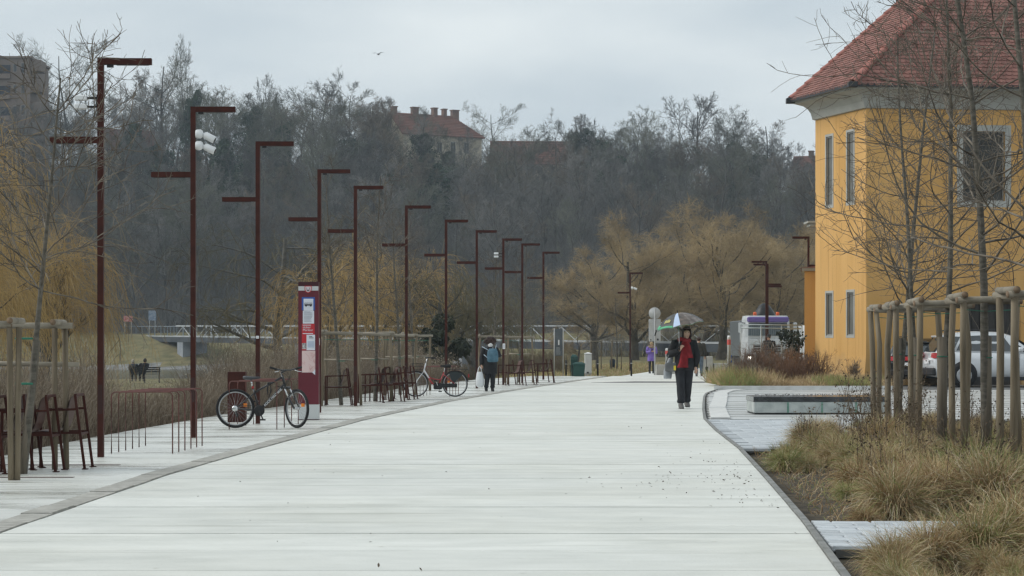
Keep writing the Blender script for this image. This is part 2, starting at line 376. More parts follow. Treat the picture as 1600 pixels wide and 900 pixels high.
def build_paving():
    # strip of pavers through the planted bed
    st = MB(); st.prism([(2.32, 16.5), (6.4, 16.5), (6.4, 18.75), (2.44, 18.75)], -.09, -.03)
    root = tag(st.build('paver_strip', M_JOINT), kind='structure')
    pm = MB(); pm.box(-.151, .151, -.102, .102, -.05, 0, bev=.008); me = pm.mesh('paver', M_PAV)
    r = 0; y = 16.64
    while y < 18.7:
        x = XR(y)+.17
        while x < 6.2:
            hf = x < XR(y)+.2 and r % 2
            link('paver', me, root, (x-(.08 if hf else 0), y, random.uniform(-.003, .003)), (random.gauss(0, .004), random.gauss(0, .004), random.gauss(0, .006)), (.48 if hf else 1, 1, 1)); x += .165 if hf else .322
        y += .228; r += 1
    # setts between the road and the bed, and the plaza of long slabs behind
    b = MB(); b.prism([(3.15, 31.6), (6.0, 40.0), (6.6, 43.9), (3.68, 43.9), (3.36, 38)], -.09, -.03)
    root = tag(b.build('sett_paving', M_JOINT), kind='structure')
    sm = MB(); sm.box(-.19, .19, -.115, .115, -.05, 0, bev=.008); me = sm.mesh('sett', M_PAV); stuff = MB(); n = 0; r = 0
    y = 31.9
    while y < 43.8:
        x = XR(y)+.2+(.2 if r % 2 else 0); xe = np.interp(y, [31.6, 40, 43.9], [3.2, 6.0, 6.6])
        while x < xe+.1:
            z = random.uniform(-.006, .004)
            if n < 295: link('sett', me, root, (x, y, z), (0, 0, random.gauss(0, .01)))
            else: stuff.box(x-.19, x+.19, y-.115, y+.115, -.05, z)
            n += 1; x += .395
        y += .245; r += 1
    if stuff.v: tag(stuff.build('sett_field', M_PAV, root), kind='stuff')
    pl = MB(); pl.prism([(3.7, 43.92), (34, 43.92), (34, 81), (12, 79), (12, 71.4), (6.6, 71.4), (5.3, 62.4), (4.6, 55)], -.09, -.03)
    root = tag(pl.build('plaza', M_JOINT), kind='structure')
    m2 = mat('plaza_band', (.42, .43, .42), .45, (.60, .61, .60), 1.2, 5, .2, 40, rnd=.06, stretch=(.4, 1, 1))
    y = 44.0; n = 0; r = 0; stuff = MB()
    while y < 71.2:
        dep = 1.15 if r % 2 == 0 else .55
        x = XR(y)+.1+(0 if r % 2 else .45)*0
        x = max(x, 3.8)
        while x < 25:
            w = 2.4; z = random.uniform(-.006, .003)
            if n < 290 and x < 17:
                q = MB(); q.box(x+.012, x+w-.012, y+.02, y+dep-.02, -.06, z); q.build('plaza_slab', m2 if r % 2 == 0 else M_PLAZA, root); n += 1
            else: stuff.box(x+.012, x+w-.012, y+.02, y+dep-.02, -.06, z)
            x += w
        y += dep; r += 1
    tag(stuff.build('plaza_field', M_PLAZA, root), kind='stuff')
    # car park strip and raised planting bed in front of the yellow house
    c = MB(); c.prism([(12.0, 71.42), (34, 71.42), (34, 81.4), (12.0, 79.0)], -.09, .003)
    tag(c.build('parking_area', mat('parking_asphalt', (.10, .10, .10), .6, (.17, .17, .165), 2, 5, .3, 30)), kind='structure')
    M_KERB = mat('pale_kerb', (.55, .55, .53), .6, (.68, .68, .66), 3)
    k = MB(); k.prism([(6.25, 71.3), (11.9, 71.3), (11.9, 71.62), (6.55, 71.62)], -.06, .12); 
    tag(k.build('kerb', M_KERB), kind='structure')
    k = MB(); P = [(3.55, 44.0), (3.78, 47), (4.15, 51.5), (4.6, 56), (5.2, 62.2), (5.55, 66), (6.05, 69.4), (6.6, 71.1)]
    for (a, b) in zip(P[:-1], P[1:]): k.prism([(a[0]+.25, a[1]), (a[0]+.62, a[1]), (b[0]+.62, b[1]), (b[0]+.25, b[1])], -.05, .03)
    tag(k.build('kerb', M_KERB), kind='structure')
    s = MB(); s.prism([(6.6, 71.63), (11.95, 71.63), (12.2, 79.9), (11.0, 84.5), (10.9, 96), (8.9, 96)], -.08, .09)
    tag(s.build('raised_bed', mat('bed_turf', (.09, .10, .03), .95, (.16, .14, .06), 1.5, 6, .6, 20)), kind='structure')
build_paving()

# ---------------------------------------------------------------- the yellow house
M_OCHRE = mat('ochre_render', (.58, .325, .10), .85, (.69, .41, .15), .8, 8, .3, 8, stretch=(1.2, 1.2, .22), lo=.3, hi=.7)
def weather(m):
    t = m.node_tree; l = t.links.new; bs = t.nodes['Principled BSDF']; src = bs.inputs['Base Color'].links[0].from_socket
    geo = t.nodes.new('ShaderNodeNewGeometry'); sp = t.nodes.new('ShaderNodeSeparateXYZ'); l(geo.outputs['Position'], sp.inputs[0])
    n = t.nodes.new('ShaderNodeTexNoise'); n.inputs['Scale'].default_value = 1.6; n.inputs['Detail'].default_value = 8; l(geo.outputs['Position'], n.inputs['Vector'])
    ad = t.nodes.new('ShaderNodeMath'); ad.operation = 'MULTIPLY_ADD'; ad.inputs[1].default_value = 2.2; l(n.outputs['Fac'], ad.inputs[0]); l(sp.outputs['Z'], ad.inputs[2])
    r = t.nodes.new('ShaderNodeMapRange'); r.inputs['From Min'].default_value = .9; r.inputs['From Max'].default_value = 2.1; r.inputs['To Min'].default_value = 1; r.inputs['To Max'].default_value = 0; l(ad.outputs[0], r.inputs['Value'])
    mx = t.nodes.new('ShaderNodeMixRGB'); mx.inputs[2].default_value = (.36, .25, .13, 1); l(src, mx.inputs[1])
    sc = t.nodes.new('ShaderNodeMath'); sc.operation = 'MULTIPLY'; sc.inputs[1].default_value = .8; l(r.outputs[0], sc.inputs[0]); l(sc.outputs[0], mx.inputs[0])
    mp = t.nodes.new('ShaderNodeMapping'); mp.inputs['Scale'].default_value = (5, 5, .12); l(geo.outputs['Position'], mp.inputs[0])
    n2 = t.nodes.new('ShaderNodeTexNoise'); n2.inputs['Scale'].default_value = 1; n2.inputs['Detail'].default_value = 4; l(mp.outputs[0], n2.inputs['Vector'])
    r2 = t.nodes.new('ShaderNodeMapRange'); r2.inputs['From Min'].default_value = .55; r2.inputs['From Max'].default_value = .75; r2.inputs['To Max'].default_value = .62; l(n2.outputs['Fac'], r2.inputs['Value'])
    m2 = t.nodes.new('ShaderNodeMixRGB'); m2.blend_type = 'MULTIPLY'; m2.inputs[2].default_value = (.72, .66, .55, 1); l(r2.outputs[0], m2.inputs[0]); l(mx.outputs[0], m2.inputs[1]); l(m2.outputs[0], bs.inputs['Base Color'])
weather(M_OCHRE)
M_TRIM = mat('grey_trim', (.36, .36, .335), .8, (.45, .45, .42), 2)
M_TILE = mat('clay_tile', (.155, .068, .054), .8, (.38, .185, .15), 2.6, 6, .3, 40, rnd=.2, lo=.3, hi=.7)
M_HIP = mat('hip_tile', (.28, .10, .078), .7, (.37, .155, .125), 5, 4, rnd=.1)
M_GUT = mat('dark_gutter', (.02, .022, .025), .4)
M_WGLASS = mat('window_pane', (.045, .045, .040), .25, (.07, .07, .062), 2, spec=.35)
M_DARKIN = mat('dark_interior', (.012, .011, .010), .9, (.03, .028, .026), 4, 5)
def wall_face(mb, A, B, z0, z1, ops, depth, flare=0.0):
    """front sheet with openings and reveals between A and B (x,y); ops = (u0,u1,za,zb)"""
    A = Vector((*A, 0)); B = Vector((*B, 0)); u = (B-A).normalized(); Ln = (B-A).length; n = Vector((u.y, -u.x, 0))
    us = sorted({0, Ln, *[o[0] for o in ops], *[o[1] for o in ops]}); zs = sorted({z0, z0+.5, z0+1.1, z1, *[o[2] for o in ops], *[o[3] for o in ops]})
    def P(a, z, d=0): 
        fl = flare*max(0, (1.6-(z-z0))/1.6)**2
        e = fl if a > Ln-.01 else (-fl if a < .01 else 0)
        return A+u*(a+e)+Vector((0, 0, z))+n*(fl-d)
    for i in range(len(us)-1):
        for j in range(len(zs)-1):
            cu, cz = (us[i]+us[i+1])/2, (zs[j]+zs[j+1])/2
            if any(o[0] < cu < o[1] and o[2] < cz < o[3] for o in ops): continue
            mb.add([P(us[i], zs[j]), P(us[i+1], zs[j]), P(us[i+1], zs[j+1]), P(us[i], zs[j+1])], [(0, 1, 2, 3)])
    for a, b, za, zb in ops:
        q = [(a, za), (b, za), (b, zb), (a, zb)]
        for k in range(4):
            (s, t), (v, w) = q[k], q[(k+1) % 4]
            mb.add([P(s, t), P(v, w), P(v, w, depth), P(s, t, depth)], [(0, 1, 2, 3)])
    return P
def build_house():
    C = (12.3, 80.0); D = (11.1, 84.3); E = (30.2, 82.35); F = (28, 98); Gp = (17, 95)
    root = thing('yellow_house', 'ochre rendered old house with steep red tiled hipped roof', 'house', (18, 86, 0))
    off = Matrix.Translation((-18, -86, 0)); A = Vector((21.6, 88.0, 20.4))
    def bld(mb, name, m, par=root):
        if par is root: mb.v = [off @ Vector(v) for v in mb.v]
        return mb.build(name, m, par)
    def par_loc(mb): mb.v = [off @ Vector(v) for v in mb.v]; return mb
    ZW = 9.6
    front = [(3.48, 5.0, 6.42, 8.85), (3.55, 5.55, -.05, 2.9), (9.5, 11, 6.42, 8.85), (15, 16.5, 6.42, 8.85), (12.5, 14.2, 1.0, 2.9)]
    side = [(1.05, 1.62, 1.72, 3.25), (2.9, 3.47, 1.72, 3.25), (1.05, 1.62, 6.4, 8.9), (2.9, 3.47, 6.4, 8.9)]
    Ls = (Vector(C)-Vector(D)).length
    w = MB(); Pf = wall_face(w, C, E, -.1, ZW, front, .22, .16)
    Ps = wall_face(w, D, C, -.1, ZW, [(Ls-b, Ls-a, c, d) for a, b, c, d in side], .16, .16)
    for a, b in ((E, F), (F, Gp), (Gp, D)): wall_face(w, a, b, -.1, ZW, [], .1)
    bld(w, 'wall', M_OCHRE)
    def window(P, o, fr, depth, bars, sill=.05):
        a, b, za, zb = o
        f = MB(); t = .012
        for (s0, s1, q0, q1) in ((a-fr, a, za-fr, zb+fr), (b, b+fr, za-fr, zb+fr), (a, b, zb, zb+fr), (a, b, za-fr, za)):
            c = [P(s0, q0, -t), P(s1, q0, -t), P(s1, q1, -t), P(s0, q1, -t)]; d = [P(s0, q0, .03), P(s1, q0, .03), P(s1, q1, .03), P(s0, q1, .03)]
            f.add(c+d, [(0, 1, 2, 3), (0, 4, 5, 1), (1, 5, 6, 2), (2, 6, 7, 3), (3, 7, 4, 0)])
        wf = bld(f, 'window', M_TRIM)
        p = MB(); p.add([P(a, za, depth-.01), P(b, za, depth-.01), P(b, zb, depth-.01), P(a, zb, depth-.01)], [(0, 1, 2, 3)]); par_loc(p); p.build('pane', M_WGLASS if bars else mat('pale_pane', (.13, .128, .115), .3, (.17, .168, .152), 2), wf)
        s = MB(); w1 = .045
        for (s0, s1, q0, q1) in ((a, a+w1, za, zb), (b-w1, b, za, zb), (a+w1, b-w1, za, za+w1), (a+w1, b-w1, zb-w1, zb)):
            c = [P(s0, q0, depth-.05), P(s1, q0, depth-.05), P(s1, q1, depth-.05), P(s0, q1, depth-.05)]
            s.add(c, [(0, 1, 2, 3)]); 
        par_loc(s); s.build('sash', mat('sash_grey', (.30, .30, .28), .6), wf)
        if bars:
            gmb = MB(); n = 6
            for i in range(1, n): u = lerp(a, b, i/n); gmb.tube([P(u, za, .06), P(u, zb, .06)], .012, 5)
            for i in range(1, 6): z = lerp(za, zb, i/6); gmb.tube([P(a, z, .06), P(b, z, .06)], .012, 5)
            par_loc(gmb); gmb.build('grille', M_GUT, wf)
    for i, o in enumerate(front):
        if i != 1: window(Pf, o, .22, .2, True)
    for a, b, c, d in side: window(Ps, (Ls-b, Ls-a, c, d), .085, .075, False)
    a, b, za, zb = front[1]
    d = MB(); d.add([Pf(a, za, .2), Pf(b, za, .2), Pf(b, zb, .2), Pf(a, zb, .2)], [(0, 1, 2, 3)]); dr = bld(d, 'door', M_DARKIN)
    d = MB()
    for k in range(7):
        u0 = lerp(a, b, k/7)+.015; u1 = lerp(a, b, (k+1)/7)-.015
        d.add([Pf(u0, za, .16), Pf(u1, za, .16), Pf(u1, zb, .16), Pf(u0, zb, .16)], [(0, 1, 2, 3)])
    par_loc(d); d.build('door_boards', mat('dark_door', (.022, .018, .016), .7, (.045, .04, .035), 5, stretch=(3, 3, .4)), dr)
    # cove cornice, swept round the footprint
    loop = [Vector((*p, 0)) for p in (C, E, F, Gp, D)]; nL = len(loop)
    nrm = []
    for i in range(nL):
        e0 = (loop[i]-loop[i-1]).normalized(); e1 = (loop[(i+1) % nL]-loop[i]).normalized()
        n0 = Vector((e0.y, -e0.x, 0)); n1 = Vector((e1.y, -e1.x, 0)); m = (n0+n1).normalized(); nrm.append(m/max(m.dot(n0), .3))
    prof = [(.02, ZW), (.10, ZW+.015), (.12, ZW+.10), (.16, ZW+.25), (.26, ZW+.40), (.42, ZW+.52), (.72, ZW+.60), (.74, ZW+.68)]
    cm = MB(); cm.loft([[loop[i]+nrm[i]*o+Vector((0, 0, z)) for i in range(nL)] for o, z in prof], cap=False, smooth=False); bld(cm, 'cornice', mat('cornice_grey', (.33, .33, .30), .85, (.40, .40, .37), 1.2, 5))
    eo = [(.78, ZW+.66), (.90, ZW+.66), (.90, ZW+.78), (.86, ZW+.78), (.78, ZW+.70)]
    gm = MB(); gm.loft([[loop[i]+nrm[i]*o+Vector((0, 0, z)) for i in range(nL)] for o, z in eo], cap=False, smooth=False); bld(gm, 'gutter', M_GUT)
    EZ = ZW+.72
    ev = [loop[i]+nrm[i]*.84+Vector((0, 0, EZ)) for i in range(nL)]
    # roof bed
    rf = MB(); rf.add(ev+[A], [(i, (i+1) % nL, nL) for i in range(nL)]); roof = bld(rf, 'roof', mat('roof_bed', (.07, .025, .02), .9))
    tw, step, thick = .215, .178, .045
    tv = []
    for k in range(7): an = math.pi+math.pi*k/6; tv.append((tw/2*.97*math.cos(an), .055+.055*math.sin(an)))
    tv += [(tw/2*.97, .36), (-tw/2*.97, .36)]
    tm = MB(); tm.prism(tv, 0, thick); tme = tm.mesh('tile', M_TILE)
    stuff = MB(); cnt = 0
    def tiles(P0, P1, vmax, umax, singles):
        nonlocal cnt
        u = (P1-P0).normalized(); n = u.cross(A-P0).normalized(); n = n if n.z > 0 else -n
        v = n.cross(u); ua, va = (A-P0).dot(u), (A-P0).dot(v); Ltot = (P1-P0).length
        tilt = Matrix.Rotation(-.15, 3, u)
        r = 0; vv = -.05
        while vv < vmax:
            ul = ua*max(vv, 0)/va; ur = Ltot-(Ltot-ua)*max(vv, 0)/va
            x = ul+(tw/2 if r % 2 else 0)
            while x < min(ur, umax):
                pos = P0+u*(x+random.gauss(0, .004))+v*(vv+random.gauss(0, .006))+n*(.03+random.uniform(0, .006))
                B3 = Matrix((u, v, n)).transposed()
                M = Matrix.Translation(pos) @ (tilt @ B3).to_4x4()
                if singles and cnt < 300 and 1.0 < x:
                    o = link('tile', tme, roof); o.matrix_local = off @ M; cnt += 1
                else: stuff.add([M @ Vector(q) for q in tm.v], tm.f)
                x += tw
            vv += step; r += 1
    tiles(ev[0], ev[1], 8.5, 9.0, True); tiles(ev[4], ev[0], 12.5, 99, False)
    par_loc(stuff); tag(stuff.build('tile_field', M_TILE, roof), kind='stuff')
    # hip tiles
    for P0, rr, nmax in ((ev[0], .15, 40), (ev[4], .12, 40)):
        d = (A-P0); Lh = d.length; d.normalize(); s = d.cross(Vector((0, 0, 1))).normalized(); up = s.cross(d)
        for k in range(nmax):
            o = P0+d*(.05+k*.42); M = Matrix.Translation(o) @ Matrix((s, d, up)).transposed().to_4x4()
            if k == 0:
                h = MB(); rings = []
                for y, q, zz in ((0, rr*1.12, .05), (.47, rr, .02)):
                    rings.append([Vector((q*math.cos(math.pi*i/8), y, zz+q*math.sin(math.pi*i/8)*.9)) for i in range(9)]+[Vector((q*.85*math.cos(math.pi*i/8), y, zz-.01+q*.85*math.sin(math.pi*i/8)*.9)) for i in range(8, -1, -1)])
                h.loft(rings, True, True); hme = h.mesh('hip_tile', M_HIP)
            ob = link('hip_tile', hme, roof); ob.matrix_local = off @ M
        c = MB(); c.box(-.16, .16, -.16, .14, -.10, .10, bev=.02); c.v = [off @ (P0+d*.0+Vector(v)) for v in c.v]; c.build('corner_cap', M_GUT, roof)
    # chimney and finial that show over the hip
    ch = MB(); p = at(1376, 50, 90.5); ch.box(p.x-.35, p.x+.35, p.y-.3, p.y+.3, p.z-2.5, p.z+.12); ch.box(p.x-.42, p.x+.42, p.y-.37, p.y+.37, p.z+.12, p.z+.2); bld(ch, 'chimney', M_HIP)
    fi = MB(); p = at(1404, 4, 88.5); fi.tube([p+Vector((0, 0, -1.2)), p+Vector((0, 0, 0))], .03, 6); fi.ball(p+Vector((0, 0, .05)), .11); bld(fi, 'finial', M_GUT)
    # lower annex behind the corner
    an = MB(); an.prism([(10.98, 86.5), (15, 86.5), (15, 91), (11.62, 91)], -.1, 4.15); bld(an, 'annex_wall', M_OCHRE)
    ac = MB(); ac.prism([(10.86, 86.35), (12.8, 86.35), (12.8, 91.1), (11.5, 91.1)], 4.16, 4.27); bld(ac, 'annex_coping', MATS['cornice_grey']); ac = MB(); ac.add([(10.80, 86.3, 4.272), (12.6, 86.3, 4.46), (12.6, 91.2, 4.46), (11.45, 91.2, 4.272), (12.6, 86.3, 4.272), (12.6, 91.2, 4.272)], [(0, 1, 2, 3), (0, 4, 1), (3, 2, 5)]); bld(ac, 'annex_roof', M_TILE)
    lb = MB(); lb.box(10.95, 12.6, 84.6, 85.6, 5.75, 5.85); lb.box(10.85, 12.6, 84.5, 85.7, 5.86, 5.93); bld(lb, 'ledge', MATS['cornice_grey'])
build_house()
def pit_edging():
    """rust coloured edging strips let into the paving round the tree pits"""
    k = MB()
    for y, x0, x1 in ((27.3, -6.6, -4.66), (24.75, -6.6, -4.72), (22.3, -6.6, -5.2), (53.0, -4.9, -3.45), (55.4, -4.9, -3.4), (58.6, -4.6, -2.9), (62.0, -4.4, -2.6), (66.0, -4.0, -2.5), (70.5, -3.8, -2.2), (80.2, -2.2, .3), (85.6, -1.6, 1.0)): k.box(x0, x1, y, y+.13, -.03, .006)
    o = k.build('pit_edging', mat('pit_rust', (.045, .018, .013), .5, (.09, .04, .03), 6)); tag(o, kind='structure')
pit_edging()
# ---------------------------------------------------------------- street furniture
M_RUST = mat('red_brown_steel', (.040, .0098, .006), .6, (.062, .0150, .009), 6, 6, .2, 60, spec=.22)
M_ROD = mat('rack_steel', (.10, .035, .028), .5, (.16, .06, .05), 8)
M_BLACK = mat('black_paint', (.012, .012, .013), .45)
M_WHITE = mat('white_plastic', (.78, .79, .80), .45)
M_GREYP = mat('grey_plastic', (.45, .46, .46), .5)
LAMPS = [
 (157.5, 623, 'nearest dark red steel lamp post, by the red chairs, with white camera boxes'),
 (302, 517, 'dark red lamp post carrying two white bullet cameras'),
 (403, 441, 'dark red lamp post behind the black mountain bike, with a small white sticker'),
 (499, 380, 'dark red lamp post directly behind the maroon bus stop totem'),
 (555.5, 344, 'dark red lamp post in the first staked tree frames beyond the totem'),
 (635, 301, 'dark red lamp post with a white band on its top arm'),
 (697, 270, 'dark red lamp post rising behind the red city bicycle'),
 (745, 247, 'dark red lamp post beside the person with the blue backpack'),
 (786.5, 229, 'dark red lamp post with a white camera box and white notice at head height'),
 (816, 218, 'dark red lamp post inside the far group of chairs'),
 (849, 200, 'farthest dark red lamp post of the row, at the end of the chairs'),
]
LAMP_POS = []
def lamp_mesh():
    p = MB(); p.box(-.0375, .0375, -.05, .05, 0, 5.07); a = p.mesh('pole', M_RUST)
    p = MB(); p.box(.0385, .645, -.05, .05, 4.99, 5.069); b = p.mesh('upper_arm', M_RUST)
    p = MB(); p.box(-.64, -.0385, -.05, .05, 3.99, 4.07); c = p.mesh('lower_arm', M_RUST)
    p = MB(); p.box(.08, .16, -.03, .03, 4.955, 4.988); d = p.mesh('sensor', M_BLACK)
    p = MB(); p.box(-.60, -.12, -.035, .035, 3.982, 3.989); e = p.mesh('lamp_lens', mat('lamp_lens', (.03, .015, .012), .4))
    p = MB(); p.box(.2, .61, -.035, .035, 4.982, 4.989); f = p.mesh('lamp_lens', MATS['lamp_lens'])
    p = MB(); p.box(-.028, .028, -.054, -.0505, .55, .92); g = p.mesh('access_hatch', mat('hatch_steel', (.034, .009, .0065), .5))
    return [('pole', a), ('upper_arm', b), ('lower_arm', c), ('sensor', d), ('lamp_lens', e), ('lamp_lens', f), ('access_hatch', g)]
LM = lamp_mesh()
def lamp(x, y, label, rz=0.0, sc=1.0, z=0.0):
    t = thing('street_lamp', label, 'street lamp', (x, y, z), rz, 'dark red lamp posts along the promenade')
    t.scale = (1, 1, sc)
    for n, m in LM: link(n, m, t)
    return t
for px, size, lab in LAMPS:
    Y = FPX*5.07/size; X = (px-800)*Y/FPX; LAMP_POS.append((X, Y)); lamp(X, Y, lab, random.gauss(0, .02))
lamp(6.05, 118, 'small far dark red lamp post with a white camera in front of the big willows', 0)
lamp(11.2, 101.5, 'dark red lamp post in front of the white lorry, arms turned left', R(180))
lamp(11.65, 105, 'second dark red lamp post in front of the lorry, just right of its twin', R(180))
lamp(11.9, 92.5, 'dark red lamp post that shows above the low annex of the yellow house', R(180), 1.13)
def bullet_cam(x, y, z, label, ang):
    t = thing('security_camera', label, 'camera', (x, y, z), 0, 'cameras on the lamp posts')
    m = MB(); m.lathe([(.06, 0), (.07, .02), (.07, .08), (.045, .11)], 12, Matrix.Rotation(R(90), 4, 'Y')); m.build('mount', M_WHITE, t)
    T = Matrix.Translation((.13, 0, -.01)) @ Matrix.Rotation(R(90)+ang, 4, 'Y')
    m = MB(); m.tube([(.08, 0, 0), (.15, 0, -.015)], .025, 8); m.build('bracket', M_WHITE, t)
    m = MB(); m.lathe([(.04, 0), (.055, .02), (.058, .17), (.05, .18)], 12, T); m.build('camera_body', M_WHITE, t)
    m = MB(); m.lathe([(.046, .1805), (.03, .19)], 12, T); m.build('lens', M_BLACK, t)
x, y = LAMP_POS[1]
bullet_cam(x+.04, y-.02, CAM_H+(536-211)/101.5, 'upper white bullet camera on the second lamp post', R(28))
bullet_cam(x+.04, y-.02, CAM_H+(536-229)/101.5, 'lower white bullet camera on the second lamp post', R(25))
def flood(x, y, z, label, n=2, sc=1.0):
    t = thing('floodlight_camera', label, 'camera', (x, y, z), 0, 'cameras on the lamp posts')
    for k in range(n):
        zz = -.11*k*sc
        m = MB(); m.box(-.33*sc, -.17*sc, -.06, .06, zz-.03*sc, zz+.035*sc, bev=.01); m.build('housing', M_WHITE, t)
        m = MB(); m.box(-.165*sc, -.05, -.03, .03, zz-.012, zz+.012); m.build('bracket', M_BLACK, t)
    m = MB(); m.box(-.05, -.038, -.04, .04, -.11*(n-1)*sc-.04, .04); m.build('mount_plate', M_BLACK, t)
x, y = LAMP_POS[0]; flood(x, y, CAM_H+(536-153)/123, 'pair of flat white camera boxes on the nearest lamp post')
x, y = LAMP_POS[8]; flood(x, y, CAM_H+(536-396)/45.2, 'white camera boxes on the lamp post amid the far chairs')
bullet_cam(6.09, 117.9, CAM_H+(536-450)/30.5, 'white camera on the small far lamp post by the willows', R(20))
def notice(x, y, z, w, h, label, dx=0.0):
    t = thing('notice_box', label, 'notice', (x+dx, y-.058, z), 0)
    m = MB(); m.box(-w/2, w/2, -.02, .006, -h/2, h/2, bev=.006); m.build('box', M_WHITE, t)
    m = MB(); m.box(-w*.36, w*.36, -.024, -.0205, -h*.3, h*.36); m.build('printed_face', mat('notice_grey', (.62, .64, .68), .5), t)
notice(*LAMP_POS[2], CAM_H+(536-527)/87, .05, .05, 'small white sticker plate on the post behind the mountain bike')
notice(*LAMP_POS[3], CAM_H+(536-534)/75, .05, .15, 'small white notice box on the post behind the totem', -.01)
notice(*LAMP_POS[8], CAM_H+(536-541)/45, .09, .19, 'white notice box at head height on a post by the far chairs', .02)

# ---- bus stop totem
def build_totem():
    y = 43.3; s = FPX/y; x = (482-800)/s
    t = thing('bus_stop_totem', 'tall maroon bus stop totem with white band, timetable sheets and map', 'bus stop', (x, y, 0))
    zz = lambda py: CAM_H+(HORIZON-py)/s
    xx = lambda px: (px-800)/s-x
    MAR = mat('maroon_panel', (.115, .012, .022), .4, (.13, .014, .026), 2); RED = mat('poster_red', (.50, .025, .035), .5)
    SHEET = mat('paper_white', (.68, .71, .78), .6, (.72, .74, .80), 3); BLUE = mat('sign_blue', (.03, .10, .38), .5)
    DARK = mat('maroon_dark', (.045, .006, .010), .5); LG = mat('light_grey_panel', (.56, .58, .58), .5); INK = mat('ink', (.03, .03, .035), .7); PINK = mat('map_pink', (.72, .55, .53), .6); GREYI = mat('ink_grey', (.36, .38, .42), .7)
    m = MB(); m.box(xx(466), xx(498), 0, .16, zz(632), zz(447)); m.build('body', MAR, t)
    m = MB(); m.box(xx(466), xx(498), 0, .16, zz(447)+.001, zz(440.5)); m.build('cap', DARK, t)
    m = MB(); m.box(xx(466.3), xx(498.3), -.004, .164, zz(655), zz(632)-.001); m.build('plinth', LG, t)
    m = MB(); m.box(xx(466), xx(498), -.006, .17, 0.002, zz(655)-.001); m.build('base_plate', DARK, t)
    def sheet(name, a, b, c, d, m_, dep=0, par=t):
        k = MB(); k.box(xx(a), xx(b), -.004-dep, -.0005-dep+.0005, zz(d), zz(c)); return k.build(name, m_, par)
    sheet('white_band', 466.2, 497.5, 447.3, 454, LG)
    cr = MB(); M0 = Matrix.Translation((xx(481.5), -.012, zz(452))) @ Matrix.Rotation(R(90), 4, 'X')
    sh = lambda q: [(-.062*q, .062*q), (.062*q, .062*q), (.062*q, -.01*q), (.045*q, -.045*q), (0, -.07*q), (-.045*q, -.045*q), (-.062*q, -.01*q)]
    cr.prism(sh(1.05), -.004, .004, M0); c = cr.build('crest', RED, t)
    k = MB(); k.prism(sh(.82), -.006, .0065, M0); k.build('crest_shield', mat('crest_white', (.66, .64, .66), .5), c)
    k = MB()
    for dx in (-.032, .018): k.box(xx(481.5)+dx, xx(481.5)+dx+.014, -.022, -.0187, zz(452)-.005, zz(452)+.035)
    k.box(xx(481.5)-.03, xx(481.5)+.03, -.022, -.0187, zz(452)-.03, zz(452)-.006); k.build('crest_gate_tower', mat('crest_grey', (.33, .25, .28), .6), c)
    k = MB(); k.box(xx(481.5)-.009, xx(481.5)+.009, -.025, -.0222, zz(452)-.04, zz(452)-.012); k.build('crest_gate', INK, c)
    b = sheet('stop_sign', 471.6, 492, 464.2, 484.8, BLUE)
    sheet('stop_sign_face', 474.4, 489.6, 466.8, 485.4, SHEET, .004, b)
    k = MB(); z0 = zz(476.5)
    k.box(xx(476), xx(487.8), -.013, -.009, z0-.012, z0+.040); 
    k.build('bus_pictogram', INK, b)
    k = MB()
    for i in range(5): k.box(xx(476.9)+i*.026, xx(476.9)+i*.026+.020, -.016, -.0132, z0+.014, z0+.032)
    k.build('bus_windows', SHEET, b)
    k = MB()
    for px in (478.3, 485.6): k.lathe([(.0165, -.0155), (.0165, -.009)], 10, Matrix.Translation((xx(px), 0, z0-.014)) @ Matrix.Rotation(R(90), 4, 'X') @ Matrix.Translation((0, 0, .025)))
    k.build('bus_wheels', INK, b)
    f = sheet('timetable', 473.2, 490.8, 485.6, 505.6, SHEET)
    k = MB()
    for py in (487.2, 488.8, 490.6, 492.2, 494.4, 496.2, 498, 500, 502): k.box(xx(475), xx(489)-random.uniform(0, .05), -.0085, -.0045, zz(py)-.004, zz(py)+.003)
    k.build('timetable_lines', GREYI, f)
    p = sheet('poster', 471.6, 491.6, 506, 547.5, RED)
    text('poster_word', 'dober', .062, SHEET, p, (xx(473.2), -.0065, zz(513))); text('poster_word', 'Maribor', .062, SHEET, p, (xx(473.2), -.0065, zz(517.3)), squash=.95)
    k = MB(); k.box(xx(473), xx(489), -.009, -.0045, zz(521.2)-.007, zz(521.2)+.007); k.box(xx(473), xx(486), -.009, -.0045, zz(508)-.006, zz(508)+.006); k.build('poster_small_print', SHEET, p)
    n = sheet('white_notice', 479, 492.3, 523, 547.2, SHEET, .004)
    k = MB()
    for py, e in ((526, 488), (528, 490)): k.box(xx(483), xx(e), -.013, -.009, zz(py)-.005, zz(py)+.005)
    k.build('notice_lines', INK, n)
    k = MB()
    for py in (534, 536, 538, 540, 542): k.box(xx(481), xx(491), -.013, -.009, zz(py)-.009, zz(py)+.007)
    k.build('notice_print', mat('print_blue', (.45, .52, .66), .7), n)
    k = MB(); k.box(xx(472), xx(478.6), -.0085, -.0045, zz(545.5), zz(536)); k.build('poster_photo', mat('photo_grey', (.18, .17, .18), .6, (.6, .58, .57), 30), p)
    mp = sheet('city_map', 471.8, 492.6, 548, 582, PINK)
    k = MB(); rr = random.Random(3)
    for i in range(9):
        a = Vector((xx(rr.uniform(473, 490)), -.0065, zz(rr.uniform(550, 580)))); pts = [a]
        for j in range(4): pts.append(Vector((min(max(pts[-1].x+rr.uniform(-.09, .09), xx(472.5)), xx(492)), -.0065, min(max(pts[-1].z+rr.uniform(-.07, .07), zz(581)), zz(549)))))
        k.tube(pts, .0022, 4)
    k.build('map_streets', mat('map_red', (.55, .22, .22), .6), mp)
